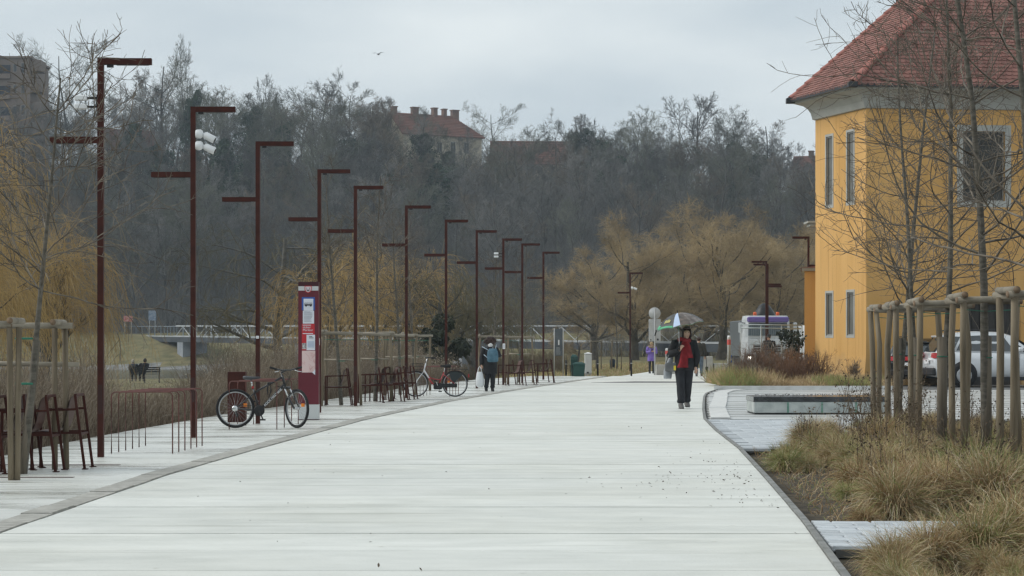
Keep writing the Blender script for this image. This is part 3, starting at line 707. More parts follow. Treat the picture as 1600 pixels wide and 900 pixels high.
    k = MB(); k.add([(xx(488), -.010, zz(582)), (xx(492.4), -.012, zz(586)), (xx(492.6), -.010, zz(577))], [(0, 1, 2)]); k.build('map_curled_corner', SHEET, mp)
build_totem()
# ---- red box
p = G(369.5, 660); t = thing('red_cabinet', 'low dark red steel cabinet behind the rear wheel of the mountain bike', 'cabinet', p)
m = MB(); m.box(-.165, .165, 0, .22, 0.001, .925, bev=.006); m.build('cabinet_body', M_RUST, t)
m = MB(); m.box(-.145, .145, -.008, -.001, .05, .88); m.build('door', M_RUST, t)
m = MB(); m.lathe([(.035, .009), (.035, .02)], 12, Matrix.Rotation(R(90), 4, 'X') @ Matrix.Translation((.0, .16, 0))); m.build('lock', M_BLACK, t)
# ---- hoop racks
def hoop_mesh(h=.81, w=.8):
    r = .06; pts = [(0, 0, 0), (0, 0, h-r)]
    for k in range(1, 6): an = math.pi/2*k/6; pts.append((r-r*math.cos(an), 0, h-r+r*math.sin(an)))
    pts += [(w-x, y, z) for x, y, z in pts[::-1]]
    m = MB(); m.tube(pts, .0085, 6); return m.mesh('hoop', M_ROD)
HOOP = hoop_mesh()
def rack(x0, y0, x1, y1, n, label):
    t = thing('bike_rack', label, 'bike rack', (x0, y0, 0), 0, 'hoop bike racks along the promenade')
    for k in range(n):
        f = k/(n-1); link('hoop', HOOP, t, ((x1-x0)*f, (y1-y0)*f, 0), (random.gauss(0, .012), 0, random.gauss(0, .01)))
rack(-5.25, 30.2, -5.17, 32.5, 6, 'empty rack of thin red-brown hoops between the first two lamp posts')
rack(-4.75, 38.7, -4.62, 41.2, 4, 'thin hoop rack the black mountain bike leans in')
rack(-2.48, 62.2, -2.3, 64.6, 4, 'thin hoop rack at the red city bicycle')
# ---- bicycles
M_TYRE = mat('tyre_rubber', (.014, .014, .015), .8); M_RIM = mat('rim_metal', (.38, .39, .40), .35, metal=.7); M_CHROME = mat('bright_metal', (.62, .63, .64), .25, metal=.9)
M_BFRAME = mat('bike_black', (.012, .012, .014), .3, coat=.5); M_ORANGE = mat('reflector_orange', (.75, .22, .02), .3)
def wheel(root, x, r, rz=0.0, tyre=.024, rim=M_RIM, refl=True, px=None):
    T = Matrix.Translation((x, 0, r)) @ Matrix.Rotation(rz, 4, 'Z')
    def ring(rad, th, n=40): 
        k = MB(); k.tube([T @ Vector((rad*math.cos(2*math.pi*i/n), 0, rad*math.sin(2*math.pi*i/n))) for i in range(n)], th, 8, closed=True); return k
    w = ring(r-tyre, tyre).build('wheel', M_TYRE, root)
    ring(r-2*tyre-.006, .013).build('rim', rim, w)
    s = MB()
    for i in range(28):
        an = 2*math.pi*i/28; a2 = an+(.5 if i % 2 else -.5)
        s.tube([T @ Vector((.028*math.cos(a2), (.03 if i % 4 < 2 else -.03), .028*math.sin(a2))), T @ Vector(((r-.07)*math.cos(an), 0, (r-.07)*math.sin(an)))], .0014, 4, cap=False)
    s.build('spokes', M_CHROME, w)
    h = MB(); h.tube([T @ Vector((0, -.05, 0)), T @ Vector((0, .05, 0))], .024, 10); h.build('hub', M_CHROME, w)
    if refl:
        q = MB(); q.box(-.03, .03, -.015, .015, -.028, .028, T @ Matrix.Translation((.17, 0, .06))); q.build('reflector', M_ORANGE, w)
    return w
def mtb():
    a = G(367.5, 669); s = FPX/a.y
    t = thing('mountain_bike', 'black mountain bike with white frame lettering, front wheel turned out', 'bicycle', a+Vector((0, .02, 0)), 0)
    r = .335; tn = R(-48); fx = 1.05
    wheel(t, 0, r); wheel(t, fx, r, tn)
    bb = Vector((.41, 0, .30)); st = Vector((.30, 0, .70)); ht = Vector((.80, 0, .90)); hb = Vector((.845, 0, .72)); rx = Vector((0, 0, r))
    f = MB()
    f.tube([bb, st], .017, 8); f.tube([st+Vector((.03, 0, -.09)), ht+Vector((0, 0, -.03))], .020, 8); f.tube([bb, hb+Vector((0, 0, .03))], .026, 8); f.tube([ht, hb], .023, 8)
    for sy in (-1, 1):
        f.tube([rx+Vector((0, sy*.06, 0)), bb+Vector((-.03, sy*.03, 0))], .011, 6); f.tube([rx+Vector((0, sy*.06, 0)), st+Vector((.03, sy*.02, -.1))], .010, 6)
    f.build('frame', M_BFRAME, t)
    # fork, turned with the wheel
    ax = Vector((fx, 0, r)); side = Vector((-math.sin(tn), math.cos(tn), 0)) 
    k = MB(); crown = hb+Vector((.03, 0, -.03))
    for sg in (-1, 1):
        k.tube([crown+side*.055*sg, lerp(crown, ax, .45)+side*.06*sg], .015, 8)
    k.build('fork_stanchions', M_CHROME, t)
    k = MB()
    for sg in (-1, 1): k.tube([lerp(crown, ax, .42)+side*.06*sg, ax+side*.06*sg], .020, 8)
    k.tube([crown-side*.07, crown+side*.07], .024, 8); k.tube([hb, ht+Vector((-.02, 0, .05))], .017, 8)
    k.tube([lerp(crown, ax, .42)-side*.06, lerp(crown, ax, .35)+Vector((.06, 0, .06)), lerp(crown, ax, .42)+side*.06], .012, 6)
    k.build('fork', M_BFRAME, t)
    hc = ht+Vector((.02, 0, .09)); fw = Vector((math.cos(tn), math.sin(tn), 0)); hcf = hc+fw*.07
    k = MB(); k.tube([ht+Vector((-.01, 0, .05)), hcf], .02, 8); k.build('stem', M_BFRAME, t)
    k = MB(); k.tube([hcf-side*.32+Vector((0, 0, .045)), hcf-side*.1, hcf+side*.1, hcf+side*.32+Vector((0, 0, .045))], .013, 8); hb_ = k.build('handlebar', M_BFRAME, t)
    for sg in (-1, 1):
        k = MB(); k.tube([hcf+side*.20*sg+Vector((0, 0, .015)), hcf+side*.33*sg+Vector((0, 0, .047))], .019, 8); k.build('grip', M_TYRE, hb_)
        k = MB(); k.tube([hcf+side*.17*sg+fw*.02, hcf+side*.2*sg+fw*.07+Vector((0, 0, -.02)), hcf+side*.29*sg+fw*.08+Vector((0, 0, -.03))], .006, 6); k.build('brake_lever', M_CHROME, hb_)
    k = MB()
    for q in range(3): k.tube([hcf+side*(.1-.1*q), hcf+fw*.12+Vector((0, 0, -.10-.02*q)), Vector((.82, .03, .72-.03*q)), Vector((.70, .025, .72))], .004, 5)
    k.build('cables', M_BLACK, t)
    k = MB(); k.tube([st+Vector((-.01, 0, .0)), st+Vector((-.035, 0, .13))], .014, 8); k.build('seat_post', M_CHROME, t)
    k = MB(); k.tube([st+Vector((.002, 0, -.03)), st+Vector((-.004, 0, .01))], .021, 8); k.build('seat_clamp', mat('clamp_red', (.35, .02, .02), .4), t)
    sd = MB(); c0 = st+Vector((-.02, 0, .15)); rings = []
    for u, w_, hh in ((-.15, .02, .02), (-.13, .065, .03), (-.08, .075, .035), (-.02, .055, .03), (.05, .03, .025), (.12, .022, .02), (.15, .008, .012)):
        rings.append([c0+Vector((u, w_*math.cos(2*math.pi*i/10), hh*math.sin(2*math.pi*i/10)+abs(u)*.08)) for i in range(10)])
    sd.loft(rings); sd.build('saddle', mat('saddle_grey', (.05, .052, .058), .5), t)
    k = MB(); k.lathe([(.0, -.012), (.075, -.012), (.095, -.004), (.095, .004), (.075, .012)], 20, Matrix.Translation(bb+Vector((0, -.05, 0))) @ Matrix.Rotation(R(90), 4, 'X')); cs = k.build('chainset', M_BLACK, t)
    for sg, an in ((-1, R(-65)), (1, R(115))):
        e = bb+Vector((.17*math.cos(an), sg*.075, .17*math.sin(an)))
        k = MB(); k.tube([bb+Vector((0, sg*.07, 0)), e], .013, 6); k.build('crank', M_BLACK, cs)
        k = MB(); k.box(-.045, .045, -.04, .04, -.012, .012, Matrix.Translation(e+Vector((0, sg*.05, 0)))); k.build('pedal', M_BLACK, cs)
    k = MB(); k.tube([rx+Vector((0, -.05, .045)), bb+Vector((0, -.05, .09))], .004, 5); k.tube([rx+Vector((0, -.05, -.045)), bb+Vector((0, -.05, -.09))], .004, 5); k.build('chain', M_BLACK, t)
    k = MB(); k.lathe([(.03, 0), (.05, .004), (.05, .03), (.03, .034)], 14, Matrix.Translation(rx+Vector((0, -.07, 0))) @ Matrix.Rotation(R(-90), 4, 'X')); k.build('sprockets', M_CHROME, t)
    k = MB(); k.tube([rx+Vector((.01, -.055, -.03)), rx+Vector((.05, -.055, -.11)), rx+Vector((.03, -.055, -.15))], .014, 6); k.build('derailleur', M_BLACK, t)
    d = (hb-bb); an = math.atan2(d.z, d.x)
    text('frame_lettering', 'ROCK MACHINE', .055, M_WHITE, t, bb+d*.2+Vector((.012, -.028, -.014)), (R(90), -an, 0))
    k = MB(); k.tube([st+Vector((.26, -.02, .08)), st+Vector((.25, -.04, -.05)), st+Vector((.27, -.04, -.2)), st+Vector((.31, -.02, -.05)), st+Vector((.29, -.02, .09))], .014, 8); k.build('cable_lock', M_BLACK, t)
    return t
mtb()
def city_bike():
    a = G(711, 620); t = thing('city_bike', 'red step-through city bicycle with front basket and skirt guards', 'bicycle', a, R(180))
    # local x points to the front (left in the picture)
    r = .345; fx = 1.06; wheel(t, 0, r, tyre=.015, px=1); wheel(t, fx, r, R(12), tyre=.015, refl=False)
    RED = mat('bike_red', (.36, .012, .022), .3, coat=.5); SIL = mat('silver_tube', (.66, .66, .68), .3)
    bb = Vector((.46, 0, .29)); st = Vector((.30, 0, .66)); hb = Vector((.84, 0, .70)); ht = Vector((.79, 0, .90)); rx = Vector((0, 0, r))
    f = MB(); f.tube([bb, st], .017, 8); f.tube([bb+Vector((.02, 0, .02)), (.58, 0, .335), (.66, 0, .42), (.72, 0, .53)], .022, 8); f.tube([st+Vector((.08, 0, -.2)), (.52, 0, .47), (.64, 0, .50), (.70, 0, .55)], .014, 8)
    for sy in (-1, 1): f.tube([rx+Vector((0, sy*.06, 0)), bb+Vector((0, sy*.03, 0))], .011, 6); f.tube([rx+Vector((0, sy*.06, 0)), st+Vector((.02, sy*.03, -.05))], .009, 6)
    f.build('frame', RED, t)
    k = MB(); k.tube([(.70, 0, .50), hb+Vector((0, 0, .02))], .023, 8); k.tube([hb, ht], .02, 8); k.build('down_tube', SIL, t)
    k = MB()
    for sg in (-1, 1): k.tube([hb+Vector((.0, .05*sg, -.01)), (fx-.04, .055*sg, .45), (fx, .055*sg, r)], .012, 6)
    k.build('fork', SIL, t)
    k = MB(); k.tube([ht, ht+Vector((-.04, 0, .14))], .014, 8); k.build('stem', M_CHROME, t)
    hc = ht+Vector((-.04, 0, .14)); k = MB()
    for sg in (-1, 1): k.tube([hc, hc+Vector((.05, .13*sg, .03)), hc+Vector((-.03, .27*sg, .02)), hc+Vector((-.22, .29*sg, .0))], .011, 8)
    hbr = k.build('handlebar', M_BLACK, t)
    for sg in (-1, 1):
        k = MB(); k.tube([hc+Vector((-.10, .285*sg, .012)), hc+Vector((-.23, .29*sg, 0))], .018, 8); k.build('grip', M_TYRE, hbr)
    k = MB(); bx = .86
    for z in (.66, .74, .82, .90):
        w_ = .13+.03*(z-.66)/.24; l0, l1 = bx, bx+.24+.06*(z-.66)/.24
        k.tube([(l0, -w_, z), (l1, -w_, z), (l1, w_, z), (l0, w_, z)], .005, 4, closed=False); k.tube([(l0, -w_, z), (l0, w_, z)], .005, 4)
    for i in range(9):
        q = i/8; k.tube([(bx+.24*q, -.13, .66), (bx+.30*q, -.16, .90)], .003, 4); k.tube([(bx+.24*q, .13, .66), (bx+.30*q, .16, .90)], .003, 4); k.tube([(bx+.24, -.13+.26*q, .66), (bx+.3, -.16+.32*q, .9)], .003, 4); k.tube([(bx, -.13+.26*q, .66), (bx+.24, -.13+.26*q, .66)], .003, 4)
    k.build('basket', M_BLACK, t)
    for cx, a0, a1 in ((0, 15, 170), (fx, 20, 160)):
        k = MB(); k.tube([(cx+(r+.012)*math.cos(R(a)), 0, r+(r+.012)*math.sin(R(a))) for a in np.linspace(a0, a1, 18)], .011, 6, flat=1); k.build('mudguard', M_BLACK, t)
    for sy in (-.045, .045):
        k = MB(); P = [(0.06, r-.02)]+[((r-.01)*math.cos(R(a)), r+(r-.01)*math.sin(R(a))) for a in np.linspace(62, 128, 12)]
        k.prism([(x_, z_) for x_, z_ in P], sy-.003, sy+.003, Matrix.Rotation(R(90), 4, 'X')); k.build('skirt_guard', mat('guard_dark', (.02, .028, .03), .5), t)
    k = MB(); k.box(-.06, .56, .05, .075, .25, .36, bev=.02); k.box(.34, .58, .035, .08, .2, .37, bev=.03); k.build('chain_case', M_BLACK, t)
    k = MB(); k.box(-.36, .22, -.06, .06, .735, .75); k.tube([(-.3, -.055, .735), (0, -.055, r)], .006, 5); k.tube([(-.3, .055, .735), (0, .055, r)], .006, 5); k.build('carrier', M_BLACK, t)
    k = MB(); k.box(-.385, -.35, -.05, .05, .52, .62, bev=.012); k.build('rear_light', mat('rear_light_red', (.35, .02, .02), .3), t)
    k = MB(); k.tube([st, st+Vector((-.03, 0, .14))], .013, 8); k.build('seat_post', M_CHROME, t)
    c0 = st+Vector((-.05, 0, .17)); sd = MB(); rings = []
    for u, w_, hh in ((-.14, .03, .03), (-.11, .095, .05), (-.04, .09, .045), (.05, .04, .035), (.13, .022, .025), (.15, .008, .012)): rings.append([c0+Vector((u, w_*math.cos(2*math.pi*i/10), hh*math.sin(2*math.pi*i/10))) for i in range(10)])
    sd.loft(rings); sd.build('saddle', M_TYRE, t)
    for sg, an in ((-1, R(-110)), (1, R(70))):
        e = bb+Vector((.16*math.cos(an), sg*.085, .16*math.sin(an))); k = MB(); k.tube([bb+Vector((0, sg*.07, 0)), e], .011, 6); c = k.build('crank', M_CHROME, t)
        k = MB(); k.box(-.045, .045, -.04, .04, -.014, .014, Matrix.Translation(e+Vector((0, sg*.05, 0)))); k.build('pedal', M_BLACK, c)
city_bike()
# ---- red metal chairs with mesh shells
M_SHELL = mat('brown_mesh', (.055, .022, .016), .6, (.10, .045, .032), 60, 2)
def chair_meshes():
    out = []
    for sy in (-.25, .25):
        k = MB(); k.bar((.0, sy, .85), (.11, sy, .0), .03, .02); k.bar((-.50, sy, .0), (-.49, sy, .69), .03, .02); k.bar((-.49, sy, .675), (.012, sy, .69), .02, .025); k.bar((-.485, sy, .42), (.045, sy, .42), .02, .025); out.append(('side_frame', k.mesh('side_frame', M_RUST)))
    for x_, z_, th in ((.0, .852, .03), (-.485, .405, .025), (.05, .405, .025)):
        k = MB(); k.bar((x_, -.24, z_), (x_, .24, z_), th, th); out.append(('cross_bar', k.mesh('cross_bar', M_RUST)))
    prof = [(-.01, .845), (-.045, .835), (-.075, .79), (-.10, .68), (-.125, .56), (-.16, .475), (-.22, .437), (-.32, .43), (-.42, .437), (-.48, .43)]
    k = MB(); A = [[Vector((x, y, z)) for x, z in prof] for y in (-.225, .225)]; n = len(prof)
    for o in (0, .012):
        k.add([p+Vector((o, 0, o*.6)) for q in A for p in q], [(i, i+1, n+i+1, n+i) for i in range(n-1)], True)
    out.append(('seat_shell', k.mesh('seat_shell', M_SHELL)))
    for sy in (-.25, .25):
        for x_ in (.08, -.53): k = MB(); k.box(x_, x_+.07, sy-.03, sy+.03, .001, .012); out.append(('foot_plate', k.mesh('foot_plate', M_RUST)))
    return out
CH = chair_meshes()
def chair(px, py, label, rz=0.0, dx=.11, group='red steel chairs along the promenade'):
    p = G(px, py); t = thing('armchair', label, 'chair', (p.x-dx, p.y+.25, 0), rz, group)
    for n, m in CH: link(n, m, t)
chair(132.4, 733.5, 'front red steel armchair with slanted back legs, rightmost beside the nearest lamp post')
chair(87, 738, 'red steel armchair between the wooden stakes and the rightmost near chair')
chair(52, 735, 'red steel armchair half hidden behind the near wooden stakes')
chair(8, 741, 'red steel armchair cut by the left edge of the photo')
chair(549, 633.5, 'red steel armchair alone under the first staked tree beyond the totem')
for px, py, w_ in ((598, 629.5, 'leftmost'), (611, 628, 'second from left'), (629, 628, 'middle one'), (638, 625, 'fourth from left'), (649.5, 624, 'rightmost, touching the front wheel')):
    chair(px, py, 'red steel armchair in the row left of the red bicycle, '+w_, random.gauss(0, .1))
for px, py, w_ in ((806, 601, 'leftmost'), (820, 602.5, 'second from left'), (837, 601, 'middle one'), (858, 597, 'fourth from left'), (866, 598, 'rightmost')):
    chair(px, py, 'red steel armchair in the far cluster beyond the blue backpack, '+w_, random.gauss(0, .2))
# ---- stakes round the young trees
M_WOOD = mat('weathered_wood', (.125, .098, .062), .8, (.235, .19, .13), 2.2, 6, .5, 25, rnd=.1, stretch=(6, 6, .5))
M_WOODP = mat('weathered_rail', (.20, .175, .135), .8, (.33, .295, .235), 3, 6, .4, 25, rnd=.1)
M_ENDG = mat('end_grain', (.16, .11, .07), .9, (.24, .17, .11), 20)
M_TIE = mat('green_tie', (.02, .16, .10), .6)
def stake_frame(x, y, w, d, h, rp, label, low=False, tie=None, ends=True):
    """three stakes: two along the path side, one across, joined by round rails"""
    t = thing('tree_stake_frame', label, 'stake frame', (x, y, 0), 0, 'wooden stake frames round the young trees')
    C3 = [(0, 0), (0, d), (w, d*.25)]
    for cx, cy in C3:
        k = MB(); j = random.gauss(0, .022); q = random.gauss(0, .02); r0 = rp*random.uniform(.88, 1.1)
        k.tube([(cx+j, cy, -.1), (cx+j*.6, cy, h*.35), (cx, cy+q, h*.7), (cx+q, cy, h-.01)], [r0*1.05, r0, r0*.98, r0*.95], 12); k.build('post', M_WOOD, t)
    rr = rp*.98
    for i, (a, b) in enumerate((((0, 0), (w, d*.25)), ((0, d), (w, d*.25)), ((0, 0), (0, d)))):
        zz = h+rr*.4+(rr*1.1 if i == 2 else 0)+random.gauss(0, .012); a = Vector((*a, zz)); b = Vector((*b, zz+random.gauss(0, .015))); u = (b-a).normalized()
        ex = .09 if i != 2 else .13; a, b = a-u*ex, b+u*ex
        k = MB(); k.tube([a, b], rr, 12); rl = k.build('rail', M_WOODP, t)
        if ends:
            for e, sg in ((a, -1), (b, 1)):
                k = MB(); k.tube([e+u*sg*.001, e+u*sg*.004], rr*.97, 12); k.build('sawn_end', M_ENDG, rl)
    if low:
        k = MB(); k.tube([(-.05, d, h*.64), (w+.05, d*.25+.02, h*.63)], rp*.6, 8); k.build('lower_rail', M_WOODP, t)
    if tie:
        tx, ty = tie; k = MB()
        k.tube([(0, 0, h-.12), (tx-.03, ty-.07, h-.14), (w, d*.25, h-.12)], .006, 5)
        k.tube([(tx+.075*math.cos(q), ty+.075*math.sin(q), h*.62) for q in np.linspace(0, 6.2, 12)], .008, 5)
        k.build('tree_tie', M_TIE, t)
    return t
RF = [(40.6, 6.47, 1476, 'farthest from the camera, left end'), (37.2, 6.2, 0, ''), (33.6, 5.95, 0, ''), (30.9, 6.05, 0, ''), (27.6, 6.02, 0, '')]
RL = ['farthest wooden stake frame of the right-hand row, beside the concrete bench', 'fourth wooden stake frame from the right edge, in the dry grass bed', 'middle wooden stake frame of the right-hand row in the dry grass', 'second wooden stake frame from the right edge, in front of the white car', 'nearest wooden stake frame of the right-hand row, cut by the right edge']
RTREE = []
for (y, x, _, _), lb in zip(RF, RL):
    tx, ty = .40, .42
    stake_frame(x, y, .74, .8, 2.02, .047, lb, tie=(tx, ty)); RTREE.append((x+tx, y+ty))
def left_frame():
    t = thing('tree_stake_frame', 'nearest wooden stake frame at the left edge around the tree by the chairs', 'stake frame', (-5.3, 24.3, 0), 0, 'wooden stake frames round the young trees')
    h = 1.63; P = [(.0, 0), (.095, .02), (.06, 2.1), (.16, 2.2), (-1.0, .0), (-1.0, 2.1)]
    for x, y in P:
        k = MB(); j = random.gauss(0, .012); k.tube([(x+j, y, -.1), (x+j*.5, y, h*.4), (x, y, h-.01)], [.034, .032, .031], 12); k.build('post', M_WOOD, t)
    for a, b, dz in (((-1.2, 0, h), (.02, 0, h), .02), ((-1.2, 2.12, h), (.26, 2.15, h), .02), ((.03, -.12, h), (.03, .5, h), .055), ((.11, 1.75, h), (.11, 2.4, h), .055)):
        k = MB(); a = Vector(a)+Vector((0, 0, dz)); b = Vector(b)+Vector((0, 0, dz)); k.tube([a, b], .036, 12); r = k.build('rail', M_WOODP, t); u = (b-a).normalized()
        for e, sg in ((a, -1), (b, 1)): k = MB(); k.tube([e+u*sg*.001, e+u*sg*.004], .034, 12); k.build('sawn_end', M_ENDG, r)
    k = MB(); k.tube([(-1.0, 2.2, 1.22), (.3, 2.3, 1.2)], .03, 8); k.build('lower_rail', M_WOODP, t)
    k = MB(); 
    for z in (1.5, 1.0): k.tube([(-.1+.09*math.cos(q), 1.2+.09*math.sin(q), z) for q in np.linspace(0, 6.2, 14)], .012, 5)
    k.build('tree_tie', M_TIE, t)
left_frame()
LF = [(-4.38, 53.3, .82, 'wooden stake frame just right of the maroon totem'), (-3.85, 57, .85, 'second wooden stake frame beyond the totem'), (-3.55, 64, .85, 'third wooden stake frame beyond the totem'), (-3.35, 70, .85, 'wooden stake frame behind the row of chairs, just before the red bicycle'),
      (-1.15, 80.5, 1.0, 'wooden stake frame right behind the person with the backpack'), (-.25, 84, 1.0, 'wooden stake frame among the far chairs')]
LTREE = []
for x, y, w, lb in LF:
    stake_frame(x, y, w, .9, 1.66, .036, lb, True, (w*.5, .45), False); LTREE.append((x+w*.5, y+.45))
FTREE = []
for px, lb in ((931, 'small thin stake frame on the far grass, left of two'), (963, 'small thin stake frame on the far grass, right of two')):
    x = (px-800)/27.6-.27; y = 130; t = stake_frame(x, y, .55, .6, 1.62, .03, lb, False, None, False); t.location.z = float(ground_z(x, y)); FTREE.append((x+.3, y+.3))
# ---- concrete bench with dark top
def build_bench():
    a = G(1178, 647.5); b = G(1391, 647.5); w = b.x-a.x
    t = thing('concrete_bench', 'long pale concrete block bench with a wet dark top, beside the stakes', 'bench', (a.x, a.y, 0))
    CB = mat('bench_concrete', (.34, .37, .36), .7, (.50, .53, .51), 4, 7, .4, 40); DT = mat('wet_dark_top', (.012, .013, .014), .12, (.05, .055, .06), 5, 5, .3, 20, spec=.8)
    n = 4
    for k in range(n):
        m = MB(); m.box(w*k/n+.004, w*(k+1)/n-.004, 0, 1.5, .03, .255, bev=.008); m.build('block', CB, t)
    m = MB()
    for k in range(1, n): m.box(w*k/n-.02, w*k/n+.02, -.006, .004, .035, .25)
    m.build('green_joint', mat('moss_green', (.10, .22, .17), .7, (.2, .33, .27), 8), t)
    m = MB(); m.box(.02, w-.02, .03, 1.48, .0, .028); m.build('plinth', M_BLACK, t)
    m = MB(); m.box(-.01, w+.01, -.012, 1.51, .258, .36, bev=.006); m.build('top', DT, t)
    m = MB(); rr = random.Random(5)
    for k in range(170):
        x, y = rr.uniform(.05, w-.1), rr.uniform(.02, 1.45); an = rr.uniform(0, 3); l = rr.uniform(.03, .12); z = .361
        m.add([(x, y, z), (x+l*math.cos(an), y+l*math.sin(an), z+.02+rr.uniform(0, .03)), (x+l*.6*math.cos(an+.8), y+l*.6*math.sin(an+.8), z+.012)], [(0, 1, 2)])
    tag(m.build('wet_leaves', mat('wet_leaf', (.03, .028, .025), .3, (.09, .08, .07), 8), t), kind='stuff')
build_bench()
# ---- far bits at the end of the path
def far_things():
    def post(px, py, h, r, label, m=M_BLACK, ring=None):
        p = G(px, py); t = thing('bollard', label, 'bollard', (p.x, p.y, 0), 0, 'bollards at the end of the promenade')
        k = MB(); k.lathe([(r, 0), (r, h*.96), (r*.7, h)], 14); k.build('shaft', m, t)
        if ring:
            k = MB(); k.lathe([(r*1.06, h*.80), (r*1.06, h*.93)], 14, cap=False); k.build('reflective_band', mat('band_red', (.62, .10, .08), .4), t)
            k = MB(); k.lathe([(r*1.02, h*.962), (r*.75, h*1.03)], 14); k.build('cap', M_WHITE, t)
        else:
            k = MB(); k.lathe([(r*1.08, h*.72), (r*1.08, h*.76)], 14, cap=False); k.build('groove_ring', M_GREYP, t)
    post(884.5, 587, .70, .04, 'thin black bollard left of the green bins'); post(934, 587, .72, .04, 'thin black bollard right of the white utility pillar'); post(986.5, 587.5, .76, .04, 'thin black bollard touching the far small lamp post')
    ST = mat('steel_tube', (.50, .50, .47), .35, metal=.5)
    post(1042, 586, 1.18, .075, 'steel bollard with a red band left of the woman with the umbrella', ST, 1); post(1139, 589, 1.72, .075, 'tall steel bollard with a red band near the dark figure', ST, 1)
    # traffic sign seen from behind
    p = G(1023, 586); t = thing('traffic_sign', 'back of a round and a square traffic sign on one grey pole', 'road sign', (p.x, p.y, 0)); s = FPX/p.y; SB = mat('sign_back', (.42, .43, .43), .45, (.50, .51, .51), 3)
    z = lambda py: CAM_H+(HORIZON-py)/s
    k = MB(); k.tube([(0, 0, 0), (0, 0, z(482))], .032, 10); k.build('pole', M_GREYP, t)
    k = MB(); k.lathe([(.27, -.012), (.27, .012)], 28, Matrix.Translation((0, .05, z(489.5))) @ Matrix.Rotation(R(90), 4, 'X')); k.build('round_plate', SB, t)
    k = MB(); k.box(-.27, .27, .04, .062, z(533.5), z(498.5), bev=.01); q = k.build('square_plate', SB, t)
    k = MB()
    for zz in (z(505), z(524)): k.box(-.25, .25, .033, .039, zz-.015, zz+.015)
    k.build('clamp_rail', M_GREYP, q)
    k = MB(); k.box(-.2, -.15, .03, .038, z(532), z(530)); k.box(.1, .18, .03, .038, z(532), z(529)); k.build('sticker', M_BLACK, q)
    # concrete blocks and low walls behind the umbrella
    CBK = mat('grey_concrete', (.34, .335, .31), .85, (.43, .42, .39), 2.5, 6)
    for a, b, c, d, lb in ((1026, 1047, 570, 586, 'square concrete block behind the red banded bollard'), (1098, 1114, 557, 585, 'taller concrete block right of the woman with the umbrella'), (1116, 1136, 568, 585, 'low concrete block left of the shrub bed'), (1048, 1060, 566, 584, 'small concrete block half hidden by the woman with the umbrella')):
        p = G(a, d); s = FPX/p.y; k = MB(); k.box(0, (b-a)/s, 0, .8, 0, (d-c)/s, bev=.02); o = k.build('concrete_block', CBK, None, (p.x, p.y, .005)); tag(o, lb, 'block', 'concrete blocks at the end of the path')
    # utility pillar, green bins
    p = G(919, 585); s = FPX/p.y; t = thing('utility_pillar', 'white round-topped utility pillar on the grass by the green bins', 'utility box', (p.x, p.y, float(ground_z(p.x, p.y))))
    k = MB(); k.box(-.165, .165, 0, .26, .12, 1.04, bev=.03); k.build('body', mat('pillar_white', (.60, .62, .62), .5, (.66, .68, .68), 2), t); k = MB(); k.box(-.15, .15, .01, .25, 0, .118); k.build('foot', M_GREYP, t)
    k = MB(); k.loft([[Vector((sx*q, .13+sy*q*.8, z_)) for sx, sy in ((-1, -1), (1, -1), (1, 1), (-1, 1))] for q, z_ in ((.18, 1.042), (.18, 1.07), (.02, 1.12))], smooth=False); k.build('lid', M_WHITE, t)
    k = MB(); k.box(-.06, .03, -.008, -.001, .15, .22); k.box(.168, .18, .05, .1, .3, .36); k.box(.168, .18, .05, .1, .75, .8); k.build('vent', M_BLACK, t)
    GB = mat('bin_green', (.012, .06, .05), .5)
    for px, w_, h_, lb in ((905, .5, .62, 'squat green bin in front of the white utility pillar'), (898, .28, .95, 'narrow dark green bin standing behind the squat one')):
        p = G(px, 588); t = thing('waste_bin', lb, 'bin', (p.x, p.y+(.9 if w_ < .3 else .3), 0), 0, 'green bins on the far grass')
        k = MB(); k.loft([[Vector((sx*w_*f, sy*.22*f, z_)) for sx, sy in ((-.5, -1), (.5, -1), (.5, 1), (-.5, 1))] for f, z_ in ((.9, .0), (1.05, h_*.75), (1.0, h_*.8))], smooth=False); k.build('tub', GB, t)
        k = MB(); k.loft([[Vector((sx*w_*f, sy*.22*f, z_)) for sx, sy in ((-.5, -1), (.5, -1), (.5, 1), (-.5, 1))] for f, z_ in ((1.08, h_*.805), (1.05, h_*.9), (.5, h_))], smooth=False); k.build('lid', GB, t)
        k = MB(); k.box(-w_*.5-.05, -w_*.5-.02, -.05, .05, 0, .5); k.build('stand', M_BLACK, t)
    p = at(957, 574, 134); t = thing('waste_bin', 'small blue-black bin beneath the right far stake frame', 'bin', (p.x, p.y, float(ground_z(p.x, p.y))), 0, 'green bins on the far grass')
    k = MB(); k.lathe([(.13, 0.02), (.17, .45), (.16, .5)], 12); k.build('tub', mat('bin_blue', (.015, .03, .05), .5), t); k = MB(); k.lathe([(.18, .502), (.10, .58)], 12); k.build('lid', M_BLACK, t)
    # tall info sign on two posts
    Y = 104; s = FPX/Y; x = (873-800)/s; t = thing('info_board', 'tall narrow blue-grey information board on two thin posts at the water', 'sign board', (x, Y, float(ground_z(x, Y))))
    zz = lambda py: CAM_H+(HORIZON-py)/s-t.location.z
    for dx in (-.20, .20): k = MB(); k.tube([(dx, 0, -.1), (dx, 0, zz(513))], .025, 8); k.build('post', M_GREYP, t)
    IB = mat('board_slate', (.06, .075, .09), .4, (.12, .14, .155), 2); k = MB(); k.box(-.165, .165, -.03, .03, zz(556), zz(514)); b = k.build('board', IB, t)
    k = MB(); k.box(-.03, .03, -.036, -.031, zz(539), zz(531)); k.build('arrow_mark', M_WHITE, b)
    k = MB()
